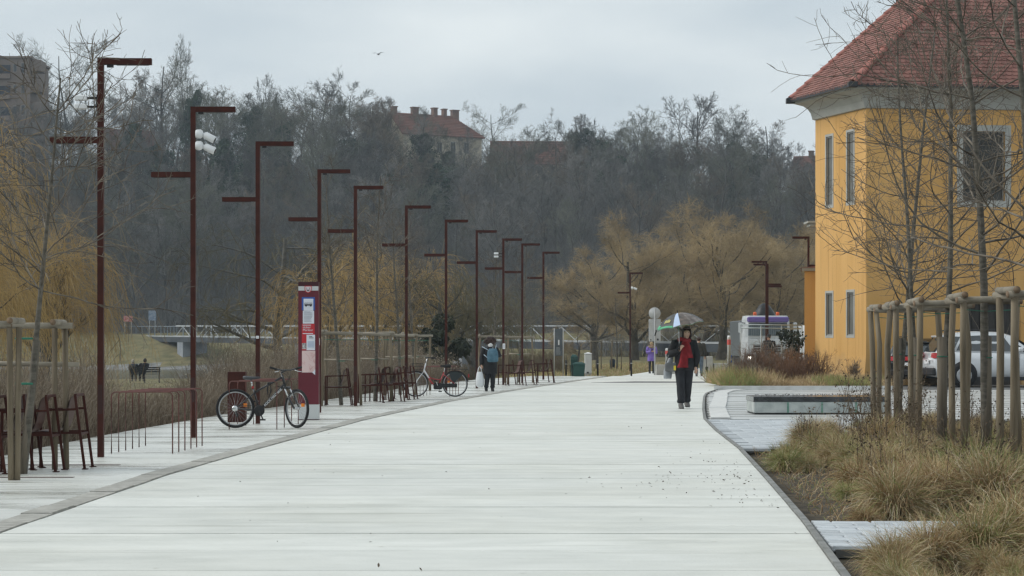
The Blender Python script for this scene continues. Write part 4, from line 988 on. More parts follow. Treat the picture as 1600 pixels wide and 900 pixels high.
    for i in range(7): k.box(-.11, .11-random.uniform(0, .08), -.036, -.031, zz(543+1.7*i)-.012, zz(543+1.7*i)+.008)
    k.build('text_lines', mat('board_text', (.35, .37, .38), .6), b)
    # blue sign by the tall bollard
    p = G(1140, 588); t = thing('small_blue_sign', 'small blue mandatory sign with a white arrow below the tall banded bollard', 'road sign', (p.x, p.y-.12, 0)); s = FPX/p.y
    k = MB(); k.tube([(0, .03, 0), (0, .03, .95)], .02, 8); k.build('pole', M_GREYP, t)
    k = MB(); k.box(-.10, .10, -.012, .008, .58, .92, bev=.006); k.build('plate', mat('plate_blue', (.02, .09, .32), .4), t)
    k = MB(); k.bar((-.045, -.016, .80), (.045, -.016, .72), .03, .03); k.prism([(.06, .69), (.06, .78), (-.005, .69)], .014, .018, Matrix.Rotation(R(90), 4, 'X')); k.build('arrow', M_WHITE, t)
    # blue notice far left by the bridge and a red one
    for px, py, w_, h_, m_, lb in ((200, 498, 1.3, .85, mat('board_red', (.45, .06, .07), .5, (.55, .3, .3), 6), 'faded red board on the far bank left of the bridge'), (238, 493, 1.1, 1.45, mat('board_blue', (.13, .18, .26), .5, (.3, .34, .4), 5), 'blue-grey board on two posts at the bridge head')):
        Y = 338; s = FPX/Y; p = at(px, py, Y); g0 = float(ground_z(p.x, Y)); t = thing('river_board', lb, 'sign board', (p.x, Y, g0)); zc = p.z-g0
        for dx in (-w_*.36, w_*.36): k = MB(); k.tube([(dx, .06, -.2), (dx, .06, zc+h_/2)], .05, 6); k.build('post', M_GREYP, t)
        k = MB(); k.box(-w_/2, w_/2, -.05, .04, zc-h_/2, zc+h_/2); k.build('board', m_, t)
far_things()
# ---- temporary fence by the lorry
def fence():
    Y = 88.0; s = FPX/Y; x0 = (1157-800)/s; x1 = (1253-800)/s
    GAL = mat('galvanised_tube', (.34, .38, .38), .4, (.42, .46, .46), 3, metal=.3)
    t = thing('site_fence', 'galvanised wire mesh site fence between the shrubs and the lorry', 'fence', (x0, Y, 0)); w = x1-x0; z1 = CAM_H+29/s
    for k in range(4):
        m = MB(); m.tube([(w*k/3, 0, 0), (w*k/3, 0, z1)], .022, 8); m.build('post', GAL, t)
    for zz, dy in ((z1, 0), (z1-.13, .25)):
        m = MB(); m.tube([(0, dy, zz), (w, dy, zz-.03)], .025, 8); m.build('rail', GAL, t)
    m = MB()
    for k in range(int(w/.07)): m.tube([(k*.07, 0, .1), (k*.07, 0, z1)], .0022, 3, cap=False)
    for k in range(8): m.tube([(0, .004, .15+k*.22), (w, .004, .15+k*.22)], .003, 3, cap=False)
    m.build('wire_mesh', GAL, t)
fence()
# ---- footbridge over the river
def bridge():
    A = Vector((-52.5, 341, 2.72)); B = Vector((23, 190, 1.62)); d = B-A; Ln = d.length; u = d.normalized(); pz = Vector((0, 0, 1)); n = Vector((u.y, -u.x, 0)).normalized()
    STW = mat('bridge_white', (.36, .385, .40), .5, (.48, .50, .51), .6); STD = mat('bridge_dark', (.03, .036, .045), .6, (.06, .07, .08), .4); CO = mat('abutment_concrete', (.22, .24, .27), .85, (.33, .35, .37), .5)
    t = thing('footbridge', 'long steel truss footbridge with white handrails across the river', 'bridge', A)
    P = lambda a, z, o=0: u*a+pz*z+n*o
    m = MB(); 
    for o in (-1.7, 1.7): m.bar(P(0, -.75, o), P(Ln, -.75, o), .3, .55)
    m.bar(P(0, -.42, 0), P(Ln, -.42, 0), 3.6, .14); m.build('deck', STD, t)
    for o in (-1.7, 1.7):
        m = MB(); m.bar(P(14, 1.25, o), P(Ln*.62, 1.25, o), .14, .20); m.bar(P(Ln*.62, 1.25, o), P(Ln, 1.25, o), .07, .09); m.build('top_chord', STW, t)
        m = MB(); m.bar(P(0, -.22, o), P(Ln, -.22, o), .14, .16); m.build('bottom_chord', STW, t)
        k = 14
        while k < Ln-6:
            th = .085 if k < Ln*.5 else .05
            for q0, z0_, q1, z1_ in ((k+3, -.15, k+3, 1.2), (k, -.15, k+3, 1.15), (k+6, -.15, k+3, 1.15), (k+9, -.15, k+9, 1.2)):
                m = MB(); m.bar(P(q0, z0_, o), P(q1, z1_, o), th, th); m.build('truss_bar', STW, t)
            k += 12
        m = MB(); m.bar(P(-14, 1.2, o), P(14, 1.2, o), .08, .1)
        for q in range(-14, 14, 3): m.bar(P(q, -.3, o), P(q, 1.2, o), .1, .1)
        m.build('parapet_rail', STD if o > 9 else mat('parapet_grey', (.2, .23, .26), .6), t)
    for a in (16, 62, 108):
        m = MB(); c = P(a, 0, 0); m.box(-1.2, 1.2, -1.8, 1.8, -6.5, -1.05, Matrix.Translation(c) @ Matrix.Rotation(math.atan2(u.y, u.x), 4, 'Z')); m.build('pier', CO, t)
    m = MB(); M0 = Matrix.Rotation(math.atan2(u.y, u.x), 4, 'Z'); m.add([M0 @ Vector(v) for v in [(-14, -2.2, -5), (10, -2.2, -5), (3, -2.2, -.5), (-14, -2.2, -.5), (-14, 2.2, -5), (10, 2.2, -5), (3, 2.2, -.5), (-14, 2.2, -.5)]], [(0, 1, 2, 3), (7, 6, 5, 4), (0, 4, 5, 1), (1, 5, 6, 2), (2, 6, 7, 3), (3, 7, 4, 0)]); m.build('abutment', CO, t)
bridge()
# ---- houses on the hill and the tower block
M_PLAST = mat('old_plaster', (.40, .35, .26), .9, (.52, .46, .36), .5, 6); M_RT = mat('far_roof_tile', (.15, .075, .058), .85, (.22, .108, .082), .35, 6, .6, 6); M_FW = mat('far_window', (.05, .055, .06), .3); M_BRK = mat('chimney_brick', (.16, .10, .085), .9, (.22, .14, .11), 1)
def hill_house(label, x, y, z, rz, Ln, Wd, wall, rise, wins, chims, hip_end=False, ov=.5):
    t = thing('hill_house', label, 'house', (x, y, z), rz)
    m = MB(); m.box(0, Ln, 0, Wd, -6, wall); m.add([(0, 0, wall), (0, Wd, wall), (0, Wd/2, wall+rise)], [(0, 1, 2)]); m.add([(Ln, 0, wall), (Ln, Wd, wall), (Ln, Wd/2, wall+rise)], [(0, 1, 2)]) if not hip_end else None; m.build('wall', M_PLAST, t)
    m = MB(); zr = wall+rise+.12; e = wall-ov*rise/(Wd/2)+.12; hx = Ln-(Wd*.42 if hip_end else -ov)
    top = [(-ov, -ov, e), (Ln+ov, -ov, e), (hx, Wd/2, zr), (-ov, Wd/2, zr), (Ln+ov, Wd+ov, e), (-ov, Wd+ov, e)]
    vs = top+[(a, b, c-.22) for a, b, c in top]
    fs = [(0, 1, 2, 3), (3, 2, 4, 5), (1, 4, 2), (6, 9, 8, 7), (9, 11, 10, 8), (0, 6, 7, 1), (4, 10, 11, 5), (0, 3, 9, 6), (3, 5, 11, 9), (7, 8, 10), (1, 7, 10, 4)]
    m.add(vs, fs); rf = m.build('roof', M_RT, t)
    m = MB(); nrow = 13
    for k in range(1, nrow):
        f = k/nrow; a = Vector((-ov, -ov, e)).lerp(Vector((-ov, Wd/2, zr)), f); b = Vector((Ln+ov, -ov, e)).lerp(Vector((hx, Wd/2, zr)), f); m.bar(a+Vector((0, 0, .05)), b+Vector((0, 0, .05)), .10, .10)
    tag(m.build('tile_courses', M_RT, rf), kind='stuff')
    for side, a, zz, w_, h_ in wins:
        m = MB()
        if side == 's': m.box(a-w_/2, a+w_/2, -.05, .02, zz, zz+h_)
        else: m.box(-.05, .02, a-w_/2, a+w_/2, zz, zz+h_)
        wn_ = m.build('window', M_TRIM, t); m = MB()
        for c in (-.24, .24):
            if side == 's': m.box(a+c*w_-w_*.19, a+c*w_+w_*.19, -.07, -.051, zz+.12, zz+h_-.12)
            else: m.box(-.07, -.051, a+c*w_-w_*.19, a+c*w_+w_*.19, zz+.12, zz+h_-.12)
        m.build('pane', M_FW, wn_)
    for a, hh, w_ in chims:
        m = MB(); m.box(a-w_/2, a+w_/2, Wd/2-.5, Wd/2+.5, wall+rise-1, wall+rise+hh); m.box(a-w_/2-.12, a+w_/2+.12, Wd/2-.62, Wd/2+.62, wall+rise+hh+.001, wall+rise+hh+.2); m.build('chimney', M_BRK, rf)
p = at(640, 236, 440)
hill_house('cream old house with red roof and five chimneys on the hilltop', p.x-1.2, p.y, p.z-2.5, R(32), 17.5, 9.5, 6.2, 4.0, [('s', 8, 2.6, 1.1, 2.0), ('s', 11, 2.6, 1.1, 2.2), ('s', 14, 2.6, 1.1, 2.2), ('e', 4.6, 2.6, 1.3, 1.5), ('e', 7, 2.6, 1.2, 1.5)], [(0.6, 1.1, .9), (5.2, 1.2, 1.3), (9.6, 1.3, .9), (11.8, 1.2, .7), (14.2, 1.1, 1.4)], True)
p = at(796, 252, 452)
hill_house('long low brown-red roof right of the cream house on the hilltop', p.x-3, p.y, p.z-3, R(4), 15.5, 9, 2.9, 4.4, [('s', 5, .6, 1.2, 1.4), ('s', 9, .6, 1.2, 1.4)], [])
p = at(1238, 268, 452)
hill_house('salmon red roof peeping over the right hill beside the yellow house', p.x, p.y, p.z-3, R(-18), 10, 8, 3, 3.2, [('s', 3, .6, 1.2, 1.4)], [(3, .9, .9)])
p = at(168, 240, 430)
hill_house('dull red roof and cream gable half hidden in the left hillside wood', p.x, p.y, p.z-3, R(20), 9, 7, 4.2, 3.6, [('s', 4, 1.4, 1.2, 1.4), ('e', 3.5, 1.4, 1.1, 1.4)], [])
def tower():
    Y = 400; s = FPX/Y; X1 = (47-800)/s; zt = CAM_H+(HORIZON-91)/s; fl = 3.65; z0 = zt-fl*7
    BR = mat('block_brown', (.17, .135, .115), .9, (.21, .17, .145), .3, 5); t = thing('apartment_block', 'brown concrete apartment block with jutting balconies at the left edge', 'building', (X1, Y, z0))
    m = MB(); m.box(-22, 0, 0, 16, -4, fl*7); m.build('wall', BR, t)
    for k in range(7):
        zz = fl*k
        m = MB(); m.box(.001, 1.75, .5, 5, zz+1.55, zz+fl-.2); m.build('balcony', BR, t)
        for a, w_, h0, h1 in ((-1.2, .75, 1.0, 2.9), (-2.6, .7, 1.2, 2.7)):
            m = MB(); m.box(a-w_/2, a+w_/2, -.06, .01, zz+h0, zz+h1); wn_ = m.build('window', mat('block_frame', (.28, .25, .23), .7), t)
            m = MB(); m.box(a-w_*.38, a+w_*.38, -.09, -.061, zz+h0+.12, zz+h1-.12); m.build('pane', M_FW, wn_)
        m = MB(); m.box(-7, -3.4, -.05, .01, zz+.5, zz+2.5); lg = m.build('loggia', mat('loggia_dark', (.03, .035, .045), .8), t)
        m = MB(); m.box(-7, -3.4, -.5, -.06, zz+.1, zz+.95); m.build('loggia_parapet', BR, lg)
    m = MB(); m.box(-22.3, .3, -.3, 16.3, fl*7+.001, fl*7+.35); m.build('roof', BR, t)
tower()
# ---------------------------------------------------------------- trees and plants
M_BARKG = mat('grey_bark', (.075, .072, .066), .9, (.14, .135, .12), 6, 6, rnd=.1)
M_TWIGB = mat('brown_twig', (.085, .068, .05), .8, (.15, .125, .095), 9, 3, rnd=.1)
M_BARKH = mat('hill_bark', (.05, .046, .041), .95, (.13, .12, .105), .8, 4, rnd=.3)
M_TWIGH = mat('hill_twig', (.088, .086, .080), .95, (.195, .188, .174), .4, 4, rnd=.42)
M_TWIGW = mat('hill_twig_brown', (.105, .084, .062), .95, (.205, .172, .13), .4, 4, rnd=.35); M_TWIGO = mat('hill_twig_olive', (.08, .082, .06), .95, (.165, .168, .13), .4, 4, rnd=.35)
M_BARKP = mat('pale_bark', (.12, .115, .105), .95, (.20, .195, .18), .8, 4, rnd=.15)
M_IVY = mat('ivy_leaf', (.016, .034, .018), .7, (.05, .08, .036), .8, 5, rnd=.2)
M_WILLOW = mat('golden_willow', (.32, .205, .068), .75, (.52, .36, .145), 2.2, 5, rnd=.1)
M_WILLOWB = mat('ochre_willow', (.23, .175, .10), .85, (.46, .345, .19), .35, 4, rnd=.12)
M_OLIVE = mat('olive_twig', (.085, .075, .042), .85, (.17, .145, .08), .6, 4, rnd=.1)
def A3(*v): return np.array([v], float)
def tree_parts(seed, H, r0, spec, lean=(0, 0), Kt=10, trunk_wob=.03, sides=(6, 5, 3, 3, 3), trop0=.02, tip=.25):
    """spec: list of dicts for successive branch orders; returns list of (P,R) per order"""
    rng = np.random.default_rng(seed)
    P, Rd = walk(rng, A3(0, 0, -.15), A3(lean[0], lean[1], 1), np.array([H]), Kt, trunk_wob, trop0, np.array([r0]), np.array([r0*tip]))
    out = [(P, Rd)]
    for s in spec:
        P, Rd = sprout(rng, P, Rd, **s); out.append((P, Rd))
    return [np_tubes(p, r, sides[min(i, len(sides)-1)]) for i, (p, r) in enumerate(out)], out
def make_tree_mesh(parts, cut, m_trunk, m_crown, nm='tree', mat_mid=None):
    t = join_np(parts[:cut]); c = join_np(parts[cut:])
    return np_mesh('trunk', *t, m_trunk, None, True), np_mesh('crown', *c, m_crown, None, True)
def place_tree(name, meshes, label, loc, rz, sc, group=None, extra=None, names=('trunk', 'crown')):
    t = thing(name, label, 'tree', loc, rz, group); t.scale = sc if hasattr(sc, '__len__') else (sc, sc, sc)
    for n, me in zip(names, meshes): link(n, me, t)
    if extra: link(extra[0], extra[1], t)
    return t
# ---- leaf cloud for ivy and evergreens
def leaf_cloud(rng, centres, radii, n, size):
    k = rng.integers(0, len(centres), n); d = unit(rng.normal(0, 1, (n, 3))); rr = rng.uniform(.55, 1.05, n)**.7
    c = centres[k]+d*(radii[k]*rr)[:, None]*np.array([1, 1, .85])
    a = unit(rng.normal(0, 1, (n, 3))); b = unit(np.cross(a, rng.normal(0, 1, (n, 3)))); s = size*rng.uniform(.6, 1.4, n)[:, None]
    V = np.stack([c-a*s, c+b*s*.6, c+a*s, c-b*s*.6], 1).reshape(-1, 3); return V, np.arange(4*n).reshape(n, 4)
HILL_MESH = []
def hill_prototypes():
    for k in range(9):
        rng = np.random.default_rng(100+k); kind = k % 3
        up = [.075, .05, .09][kind]; ang = [.72, .92, .6][kind]; t0 = [.22, .18, .26][kind]; lf0 = [.60, .58, .55][kind]
        spec = [dict(n=11, t0=t0, t1=.97, ang=ang, angv=.18, lf=lf0, lv=.25, K=7, wob=.09, trop=up, rr=.55, rtip=.2, rmin=.02, taper=.55),
                dict(n=9, t0=.18, t1=1, ang=.65, angv=.2, lf=.42, lv=.35, K=5, wob=.12, trop=up*.8, rr=.5, rtip=.25, rmin=.013, taper=.5),
                dict(n=8, t0=.1, t1=1, ang=.65, angv=.25, lf=.48, lv=.4, K=3, wob=.15, trop=up*.5, rr=.6, rtip=.4, rmin=.012, taper=.4),
                dict(n=5, t0=.15, t1=1, ang=.6, angv=.25, lf=.6, lv=.4, K=2, wob=.15, trop=.05, rr=.7, rtip=.6, rmin=.0105, taper=.3)]
        p, _ = tree_parts(200+k, 11.5+k % 4, .20+.02*(k % 3), spec, (rng.normal(0, .06), rng.normal(0, .06)), 9, .05, (5, 4, 3, 3, 3), .03, .2)
        HILL_MESH.append(make_tree_mesh(p, 2, M_BARKH if k != 4 else M_BARKP, (M_TWIGH, M_TWIGW, M_TWIGH, M_TWIGO, M_TWIGH, M_TWIGW, M_TWIGH, M_TWIGO, M_TWIGW)[k], 'hill_tree'))
hill_prototypes()
IVYM = []
for k in range(3):
    rng = np.random.default_rng(300+k); n = 26
    z = np.linspace(1.5, 11.5, n); w = 1.0+1.3*np.sin(np.linspace(.3, 2.9, n)); cc = np.stack([rng.normal(0, .55, n)*w, rng.normal(0, .55, n)*w, z], 1)
    V, F = leaf_cloud(rng, cc, w*rng.uniform(.5, .95, n), 9000, .17); IVYM.append(np_mesh('ivy', V, F, M_IVY))
def hill_label(x, y, k):
    px = 800+x*FPX/y
    look = ('broad-crowned', 'low spreading', 'slender upright')[k % 3] if k != 4 else 'pale-limbed'
    row = 'low' if y < 385 else ('halfway up' if y < 425 else 'high')
    marks = [(60, 'below the tower block'), (125, 'left of the nearest lamp post'), (230, 'right of the nearest lamp post'), (350, 'by the second lamp post'), (450, 'by the third lamp post'), (530, 'by the fourth lamp post'), (615, 'left of the cream house'), (690, 'under the cream gable'), (765, 'under the cream house roof'), (900, 'under the long brown-red roof'), (1000, 'right of the long roof'), (1110, 'under the tallest right crown'), (1200, 'right of the tallest crown'), (9999, 'nearest the yellow house')]
    if px < 0: return 'bare hillside tree beyond the left edge of the photo'
    return 'bare %s tree %s on the wooded hill, %s' % (look, row, next(m for q, m in marks if px < q))
FARG = 'bare trees of the wood on the hillside'
rngh = np.random.default_rng(11); SKY = []
def hill_wood():
    pts = []
    def try_add(x, y, dmin):
        for a, b in pts:
            if (a-x)**2+(b-y)**2 < dmin*dmin: return False
        pts.append((x, y)); return True
    # hold the houses clear
    keep = [(-19.5, -4.5, 425, 462), (-3, 15, 440, 470), (53, 66, 440, 470), (-90, -80, 380, 420)]
    n = 0; tries = 0
    while n < 268 and tries < 12000:
        tries += 1
        y = rngh.uniform(346, 468); hw = y*.232
        x = rngh.uniform(-hw, y*.143+3)
        if y < YF(x)+27: continue
        if any(a < x < b and c < y < d for a, b, c, d in keep): continue
        # in front of the cream house only low growth
        s = 1.0
        if -21 < x < 17 and 395 < y: s = .72 if x < -3 else .80
        elif x > 17: s = .98
        elif x < -21: s = 1.22
        if not try_add(x, y, 4.3 if y < 440 else 4.3): continue
        k = rngh.integers(0, 9); sc = s*rngh.uniform(.8, 1.15)
        place_tree('bare_tree', HILL_MESH[k], hill_label(x, y, k), (x, y, float(ground_z(x, y))), rngh.uniform(0, 6.28), (sc*rngh.uniform(.9, 1.15), sc*rngh.uniform(.9, 1.15), sc), FARG); n += 1
    # trees one can tell apart against the sky
    for px, top, base, Y, k, lb in ((1092, 150, 262, 452, 0, 'tall spreading bare tree that stands above all others on the right skyline'), (905, 178, 230, 462, 1, 'broad bare tree on the skyline just right of the long brown-red roof'), (255, 92, 225, 448, 1, 'highest bare crown of the left skyline, between the first two lamp posts'),
                                    (120, 105, 225, 445, 7, 'bare tree on the skyline between the tower block and the nearest lamp post'), (545, 130, 235, 450, 4, 'pale-limbed bare tree at the right end of the left skyline'), (785, 190, 232, 458, 7, 'small bare tree on the skyline right of the cream house'), (1205, 188, 262, 450, 1, 'bushy bare tree on the skyline nearest the yellow house'), (15, 172, 250, 388, 1, 'bare tree in front of the tower block, at the very left edge'), (50, 165, 250, 386, 0, 'bare tree that screens the lower right corner of the tower block'), (830, 205, 262, 436, 4, 'bare tree that stands in front of the long brown-red roof'), (868, 214, 262, 434, 7, 'small bare tree in front of the right end of the long roof'), (640, 205, 270, 424, 3, 'bare tree in front of the cream gable'), (600, 168, 235, 440, 5, 'gnarled bare tree at the gable of the cream house')):
        b = at(px, base, Y); h = (base-top)*Y/FPX; z0 = float(ground_z(b.x, Y)); s = (b.z+h-z0)/13.0
        s = max(.5, s); w = s*1.0
        place_tree('bare_tree', HILL_MESH[k], lb, (b.x, Y, z0), rngh.uniform(0, 6), (w*1.05, w*1.05, s))
    # pale slender trees on the slope and ivy-clad trees
    for px, base, Y, k in ((795, 345, 372, 4), (1178, 300, 380, 4), (870, 320, 375, 4), (760, 360, 368, 4), (520, 330, 372, 4)):
        b = at(px, base, Y); place_tree('pale_tree', HILL_MESH[k], 'pale-stemmed bare tree on the dark hillside, '+{795: 'below the long brown-red roof', 1178: 'nearest the yellow house', 870: 'under the right end of the long roof', 760: 'below the right end of the cream house', 520: 'between the fourth and fifth lamp posts'}[px], (b.x, Y, float(ground_z(b.x, Y))), rngh.uniform(0, 6), .72, 'pale-stemmed trees on the hillside')
    for px, top, base, Y, k, wd, lb in ((665, 208, 330, 418, 0, 1.2, 'ivy-dark tree right in front of the cream hilltop house'), (700, 235, 330, 414, 1, 1.0, 'dark green ivy tree below the cream house, right of its twin'), (915, 200, 300, 436, 2, 1.15, 'ivy-clad dark tree at the right end of the long red roof'), (935, 215, 310, 432, 0, 1.2, 'dark ivy tree beside the round bare skyline tree'), (1150, 222, 320, 420, 1, 1.35, 'dark green evergreen tree on the right slope below the skyline'), (1185, 240, 330, 415, 2, 1.1, 'dark evergreen right of the right-slope evergreen'),
                                    (300, 140, 300, 425, 1, 1.0, 'ivy-wrapped tree column above the second lamp post arm'), (395, 165, 300, 428, 0, 1.2, 'dark ivy-clad tree on the left slope behind the third lamp post'), (210, 190, 320, 420, 2, 1.0, 'dark ivy-clad tree right of the nearest lamp post'), (545, 215, 330, 420, 2, 1.25, 'ivy-dark tree on the slope left of the cream house'), (1010, 230, 330, 425, 0, 1.0, 'dark tree in the wood between the two round skyline trees'), (770, 240, 340, 425, 1, .8, 'dark ivy bush right of the cream house'), (440, 190, 330, 424, 1, 1.1, 'ivy-dark tree behind the fourth lamp post'),
                                    (680, 255, 380, 395, 2, 1.3, 'dark green spreading tree low on the slope below the cream house'), (600, 255, 360, 402, 0, 1.2, 'dark green tree on the slope left below the cream house'), (960, 245, 350, 408, 1, 1.35, 'dark green ivy tree mid-slope below the long red roof'), (1145, 255, 360, 398, 0, 1.3, 'dark green tree low on the right slope'), (350, 215, 370, 398, 2, 1.2, 'dark ivy tree low on the left slope between the second and third lamp posts'), (250, 225, 370, 398, 0, 1.3, 'dark ivy tree low on the left slope between the first two lamp posts')):
        b = at(px, base, Y); z0 = float(ground_z(b.x, Y)); zt = CAM_H+(HORIZON-top)*Y/FPX; s = (zt-z0)/12.3
        place_tree('ivy_tree', HILL_MESH[2+k], lb, (b.x, Y, z0), rngh.uniform(0, 6), (wd*.85, wd*.85, s), 'ivy-dark trees on the hillside', ('ivy', IVYM[k]))
hill_wood()
def hill_brush():
    """undergrowth thicket over the slope: joined stuff"""
    rng = np.random.default_rng(21); n = 26000
    y = rng.uniform(344, 466, n); x = rng.uniform(-.24, .15, n)*y
    ok = y > YF(x)+20; x, y = x[ok], y[ok]; n = len(x)
    p0 = np.stack([x, y, ground_z(x, y)-.1], 1); d = np.stack([rng.normal(0, .35, n), rng.normal(0, .35, n), np.ones(n)], 1)
    P, Rd = walk(rng, p0, d, rng.uniform(2, 7.5, n), 3, .2, .0, np.full(n, .035), np.full(n, .012))
    P2, R2 = sprout(rng, P, Rd, 4, .3, 1, .7, .2, .5, .4, 2, .2, .0, .7, .5, .009, .3)
    V, F = join_np([np_tubes(P, Rd, 3), np_tubes(P2, R2, 3)])
    tag(link('hill_brush', np_mesh('hill_brush', V, F, M_TWIGH)), kind='stuff')
hill_brush()
# ---- willows
def weeping(seed, H, r0, spread, n_l, strands, slen, m_tr, m_cr, droop=.30, trop1=.05, thick=.006, ang=.75, order=2):
    rng = np.random.default_rng(seed)
    spec = [dict(n=n_l, t0=.25, t1=.98, ang=ang, angv=.18, lf=spread, lv=.25, K=8, wob=.10, trop=trop1, rr=.55, rtip=.2, rmin=.02, taper=.4),
            dict(n=7, t0=.25, t1=1, ang=.6, angv=.2, lf=.45, lv=.35, K=6, wob=.13, trop=.04, rr=.5, rtip=.3, rmin=.012, taper=.4)]
    p, raw = tree_parts(seed, H, r0, spec, (rng.normal(0, .05), rng.normal(0, .05)), 8, .05, (8, 6, 4), .03, .3)
    P2, R2 = raw[2]
    g = [-.05, -.16, -.34, -.55, -.8, -.9, -.6, -.5]
    g = [v*droop/.30 for v in g]
    Pa, Ra = sprout(rng, P2, R2, strands, .1, 1, .8, .3, 1, .0, 8, .10, 0, .6, .4, thick, 0, gz=g)
    # rescale strand length: absolute
    L = np.linalg.norm(np.diff(Pa, axis=1), axis=2).sum(1); want = slen*rng.uniform(.45, 1.2, len(L)); f = (want/(L+1e-6))[:, None, None]
    Pa = Pa[:, :1]+(Pa-Pa[:, :1])*f; Ra = np.full_like(Ra, thick)*np.linspace(1.1, .5, Ra.shape[1])[None, :]
    Pb, Rb = sprout(rng, Pa, Ra, 2, .2, .8, .45, .15, .5, .3, 4, .08, -.25, 1, .6, thick*.7, .3)
    return p, (np_tubes(Pa, Ra, 3), np_tubes(Pb, Rb, 3))
def willow(name, seed, loc, label, H=4.5, r0=.3, spread=.8, n_l=12, strands=6, slen=3.0, cr=None, group=None, sc=1.0, rz=0, **kw):
    cr = cr or M_WILLOW
    p, s = weeping(seed, H, r0, spread, n_l, strands, slen, M_BARKG, cr, **kw)
    tr = np_mesh('trunk', *join_np(p[:2]), kw.get('bark', M_BARKG), None, True); lm = np_mesh('limbs', *p[2], M_OLIVE if cr is M_OLIVE else M_TWIGB, None, True); cw = np_mesh('crown', *join_np(list(s)), cr, None, True)
    return place_tree(name, (tr, lm, cw), label, loc, rz, sc, group, None, ('trunk', 'limbs', 'crown'))
def gz(x, y): return float(ground_z(x, y))
# big golden willow at the left edge
for x, y, sd, lb, H, sl in ((-16.2, 68, 41, 'big golden weeping willow at the left edge behind the staked tree', 6.6, 4.1), (-18.6, 74, 42, 'second golden willow cut by the left edge of the photo', 6.2, 4.4), (-17.4, 86, 45, 'smaller golden willow behind the big one at the left', 5.4, 4.0)):
    willow('weeping_willow', sd, (x, y, gz(x, y)), lb, H, .26, .48, 16, 6, sl, group='golden willows on the river bank', droop=.36, thick=.0070)
# golden willows in the middle
for px, Y, sd, H, lb in ((590, 118, 51, 5.6, 'golden weeping willow behind the middle lamp posts'), (520, 112, 52, 5.0, 'golden willow behind the totem, left of the tallest middle willow'), (640, 124, 53, 5.2, 'golden willow at the right end of the middle group')):
    x = (px-800)*Y/FPX; willow('weeping_willow', sd, (x, Y, gz(x, Y)), lb, H, .24, .60, 13, 4, 3.2, group='golden willows on the river bank', droop=.30, thick=.0085)
# dark olive trees with horizontal sweeping limbs
for px, Y, sd, H, lb, sc in ((440, 124, 61, 8.2, 'dark olive willow with sweeping bare limbs behind the mountain bike', 1.0), (700, 120, 62, 5.2, 'dark bare willow behind the red bicycle', .95), (735, 128, 63, 5.0, 'dark bare willow right of the red bicycle', .9)):
    x = (px-800)*Y/FPX; willow('bare_willow', sd, (x, Y, gz(x, Y)), lb, H*sc, .3, .72, 13, 6, 1.8, M_OLIVE, 'dark bare willows on the river bank', droop=.22, trop1=-.01, thick=.011, ang=1.1)
# dark evergreen bush by the red bicycle
rng = np.random.default_rng(70); cc = np.stack([rng.normal(0, .5, 14), rng.normal(0, .5, 14), rng.uniform(.6, 2.5, 14)], 1)
V, F = leaf_cloud(rng, cc, rng.uniform(.25, .6, 14), 3600, .08)
x, y = (692-800)*96/FPX, 96; t = thing('evergreen_bush', 'round dark evergreen bush behind the post of the red bicycle', 'bush', (x, y, gz(x, y)+.3)); link('foliage', np_mesh('foliage', V, F, mat('dark_needles', (.016, .022, .012), .8, (.045, .055, .030), 3)), t)
m = MB(); m.tube([(0, 0, -.5), (.05, 0, 1.2)], [.09, .05], 8); m.build('stem', M_BARKG, t)
# broad ochre willows beyond the end of the promenade
def broad(seed, H, wide, m_cr):
    spec = [dict(n=15, t0=.16, t1=.97, ang=.92, angv=.25, lf=wide, lv=.2, K=8, wob=.12, trop=.085, rr=.45, rtip=.2, rmin=.03, taper=.30),
            dict(n=10, t0=.2, t1=1, ang=.7, angv=.25, lf=.44, lv=.3, K=6, wob=.15, trop=.05, rr=.45, rtip=.3, rmin=.014, taper=.35),
            dict(n=9, t0=.1, t1=1, ang=.7, angv=.3, lf=.55, lv=.35, K=5, wob=.16, trop=-.01, rr=.5, rtip=.4, rmin=.010, taper=.3),
            dict(n=8, t0=.1, t1=1, ang=.7, angv=.3, lf=.75, lv=.4, K=4, wob=.16, trop=-.10, rr=.7, rtip=.5, rmin=.0085, taper=.25)]
    p, _ = tree_parts(seed, H, .36, spec, (.06, 0), 9, .07, (10, 7, 4, 3, 3), .03, .22)
    return np_mesh('trunk', *join_np(p[:2]), M_BARKW, None, True), np_mesh('limbs', *p[2], M_WILLOWB, None, True), np_mesh('crown', *join_np(p[3:]), m_cr, None, True)
M_BARKW = mat('willow_bark', (.065, .055, .042), .95, (.12, .105, .08), 2, 5, .4, 12)
BW = [broad(81, 9.0, .60, M_WILLOWB), broad(82, 9.4, .58, M_WILLOWB)]
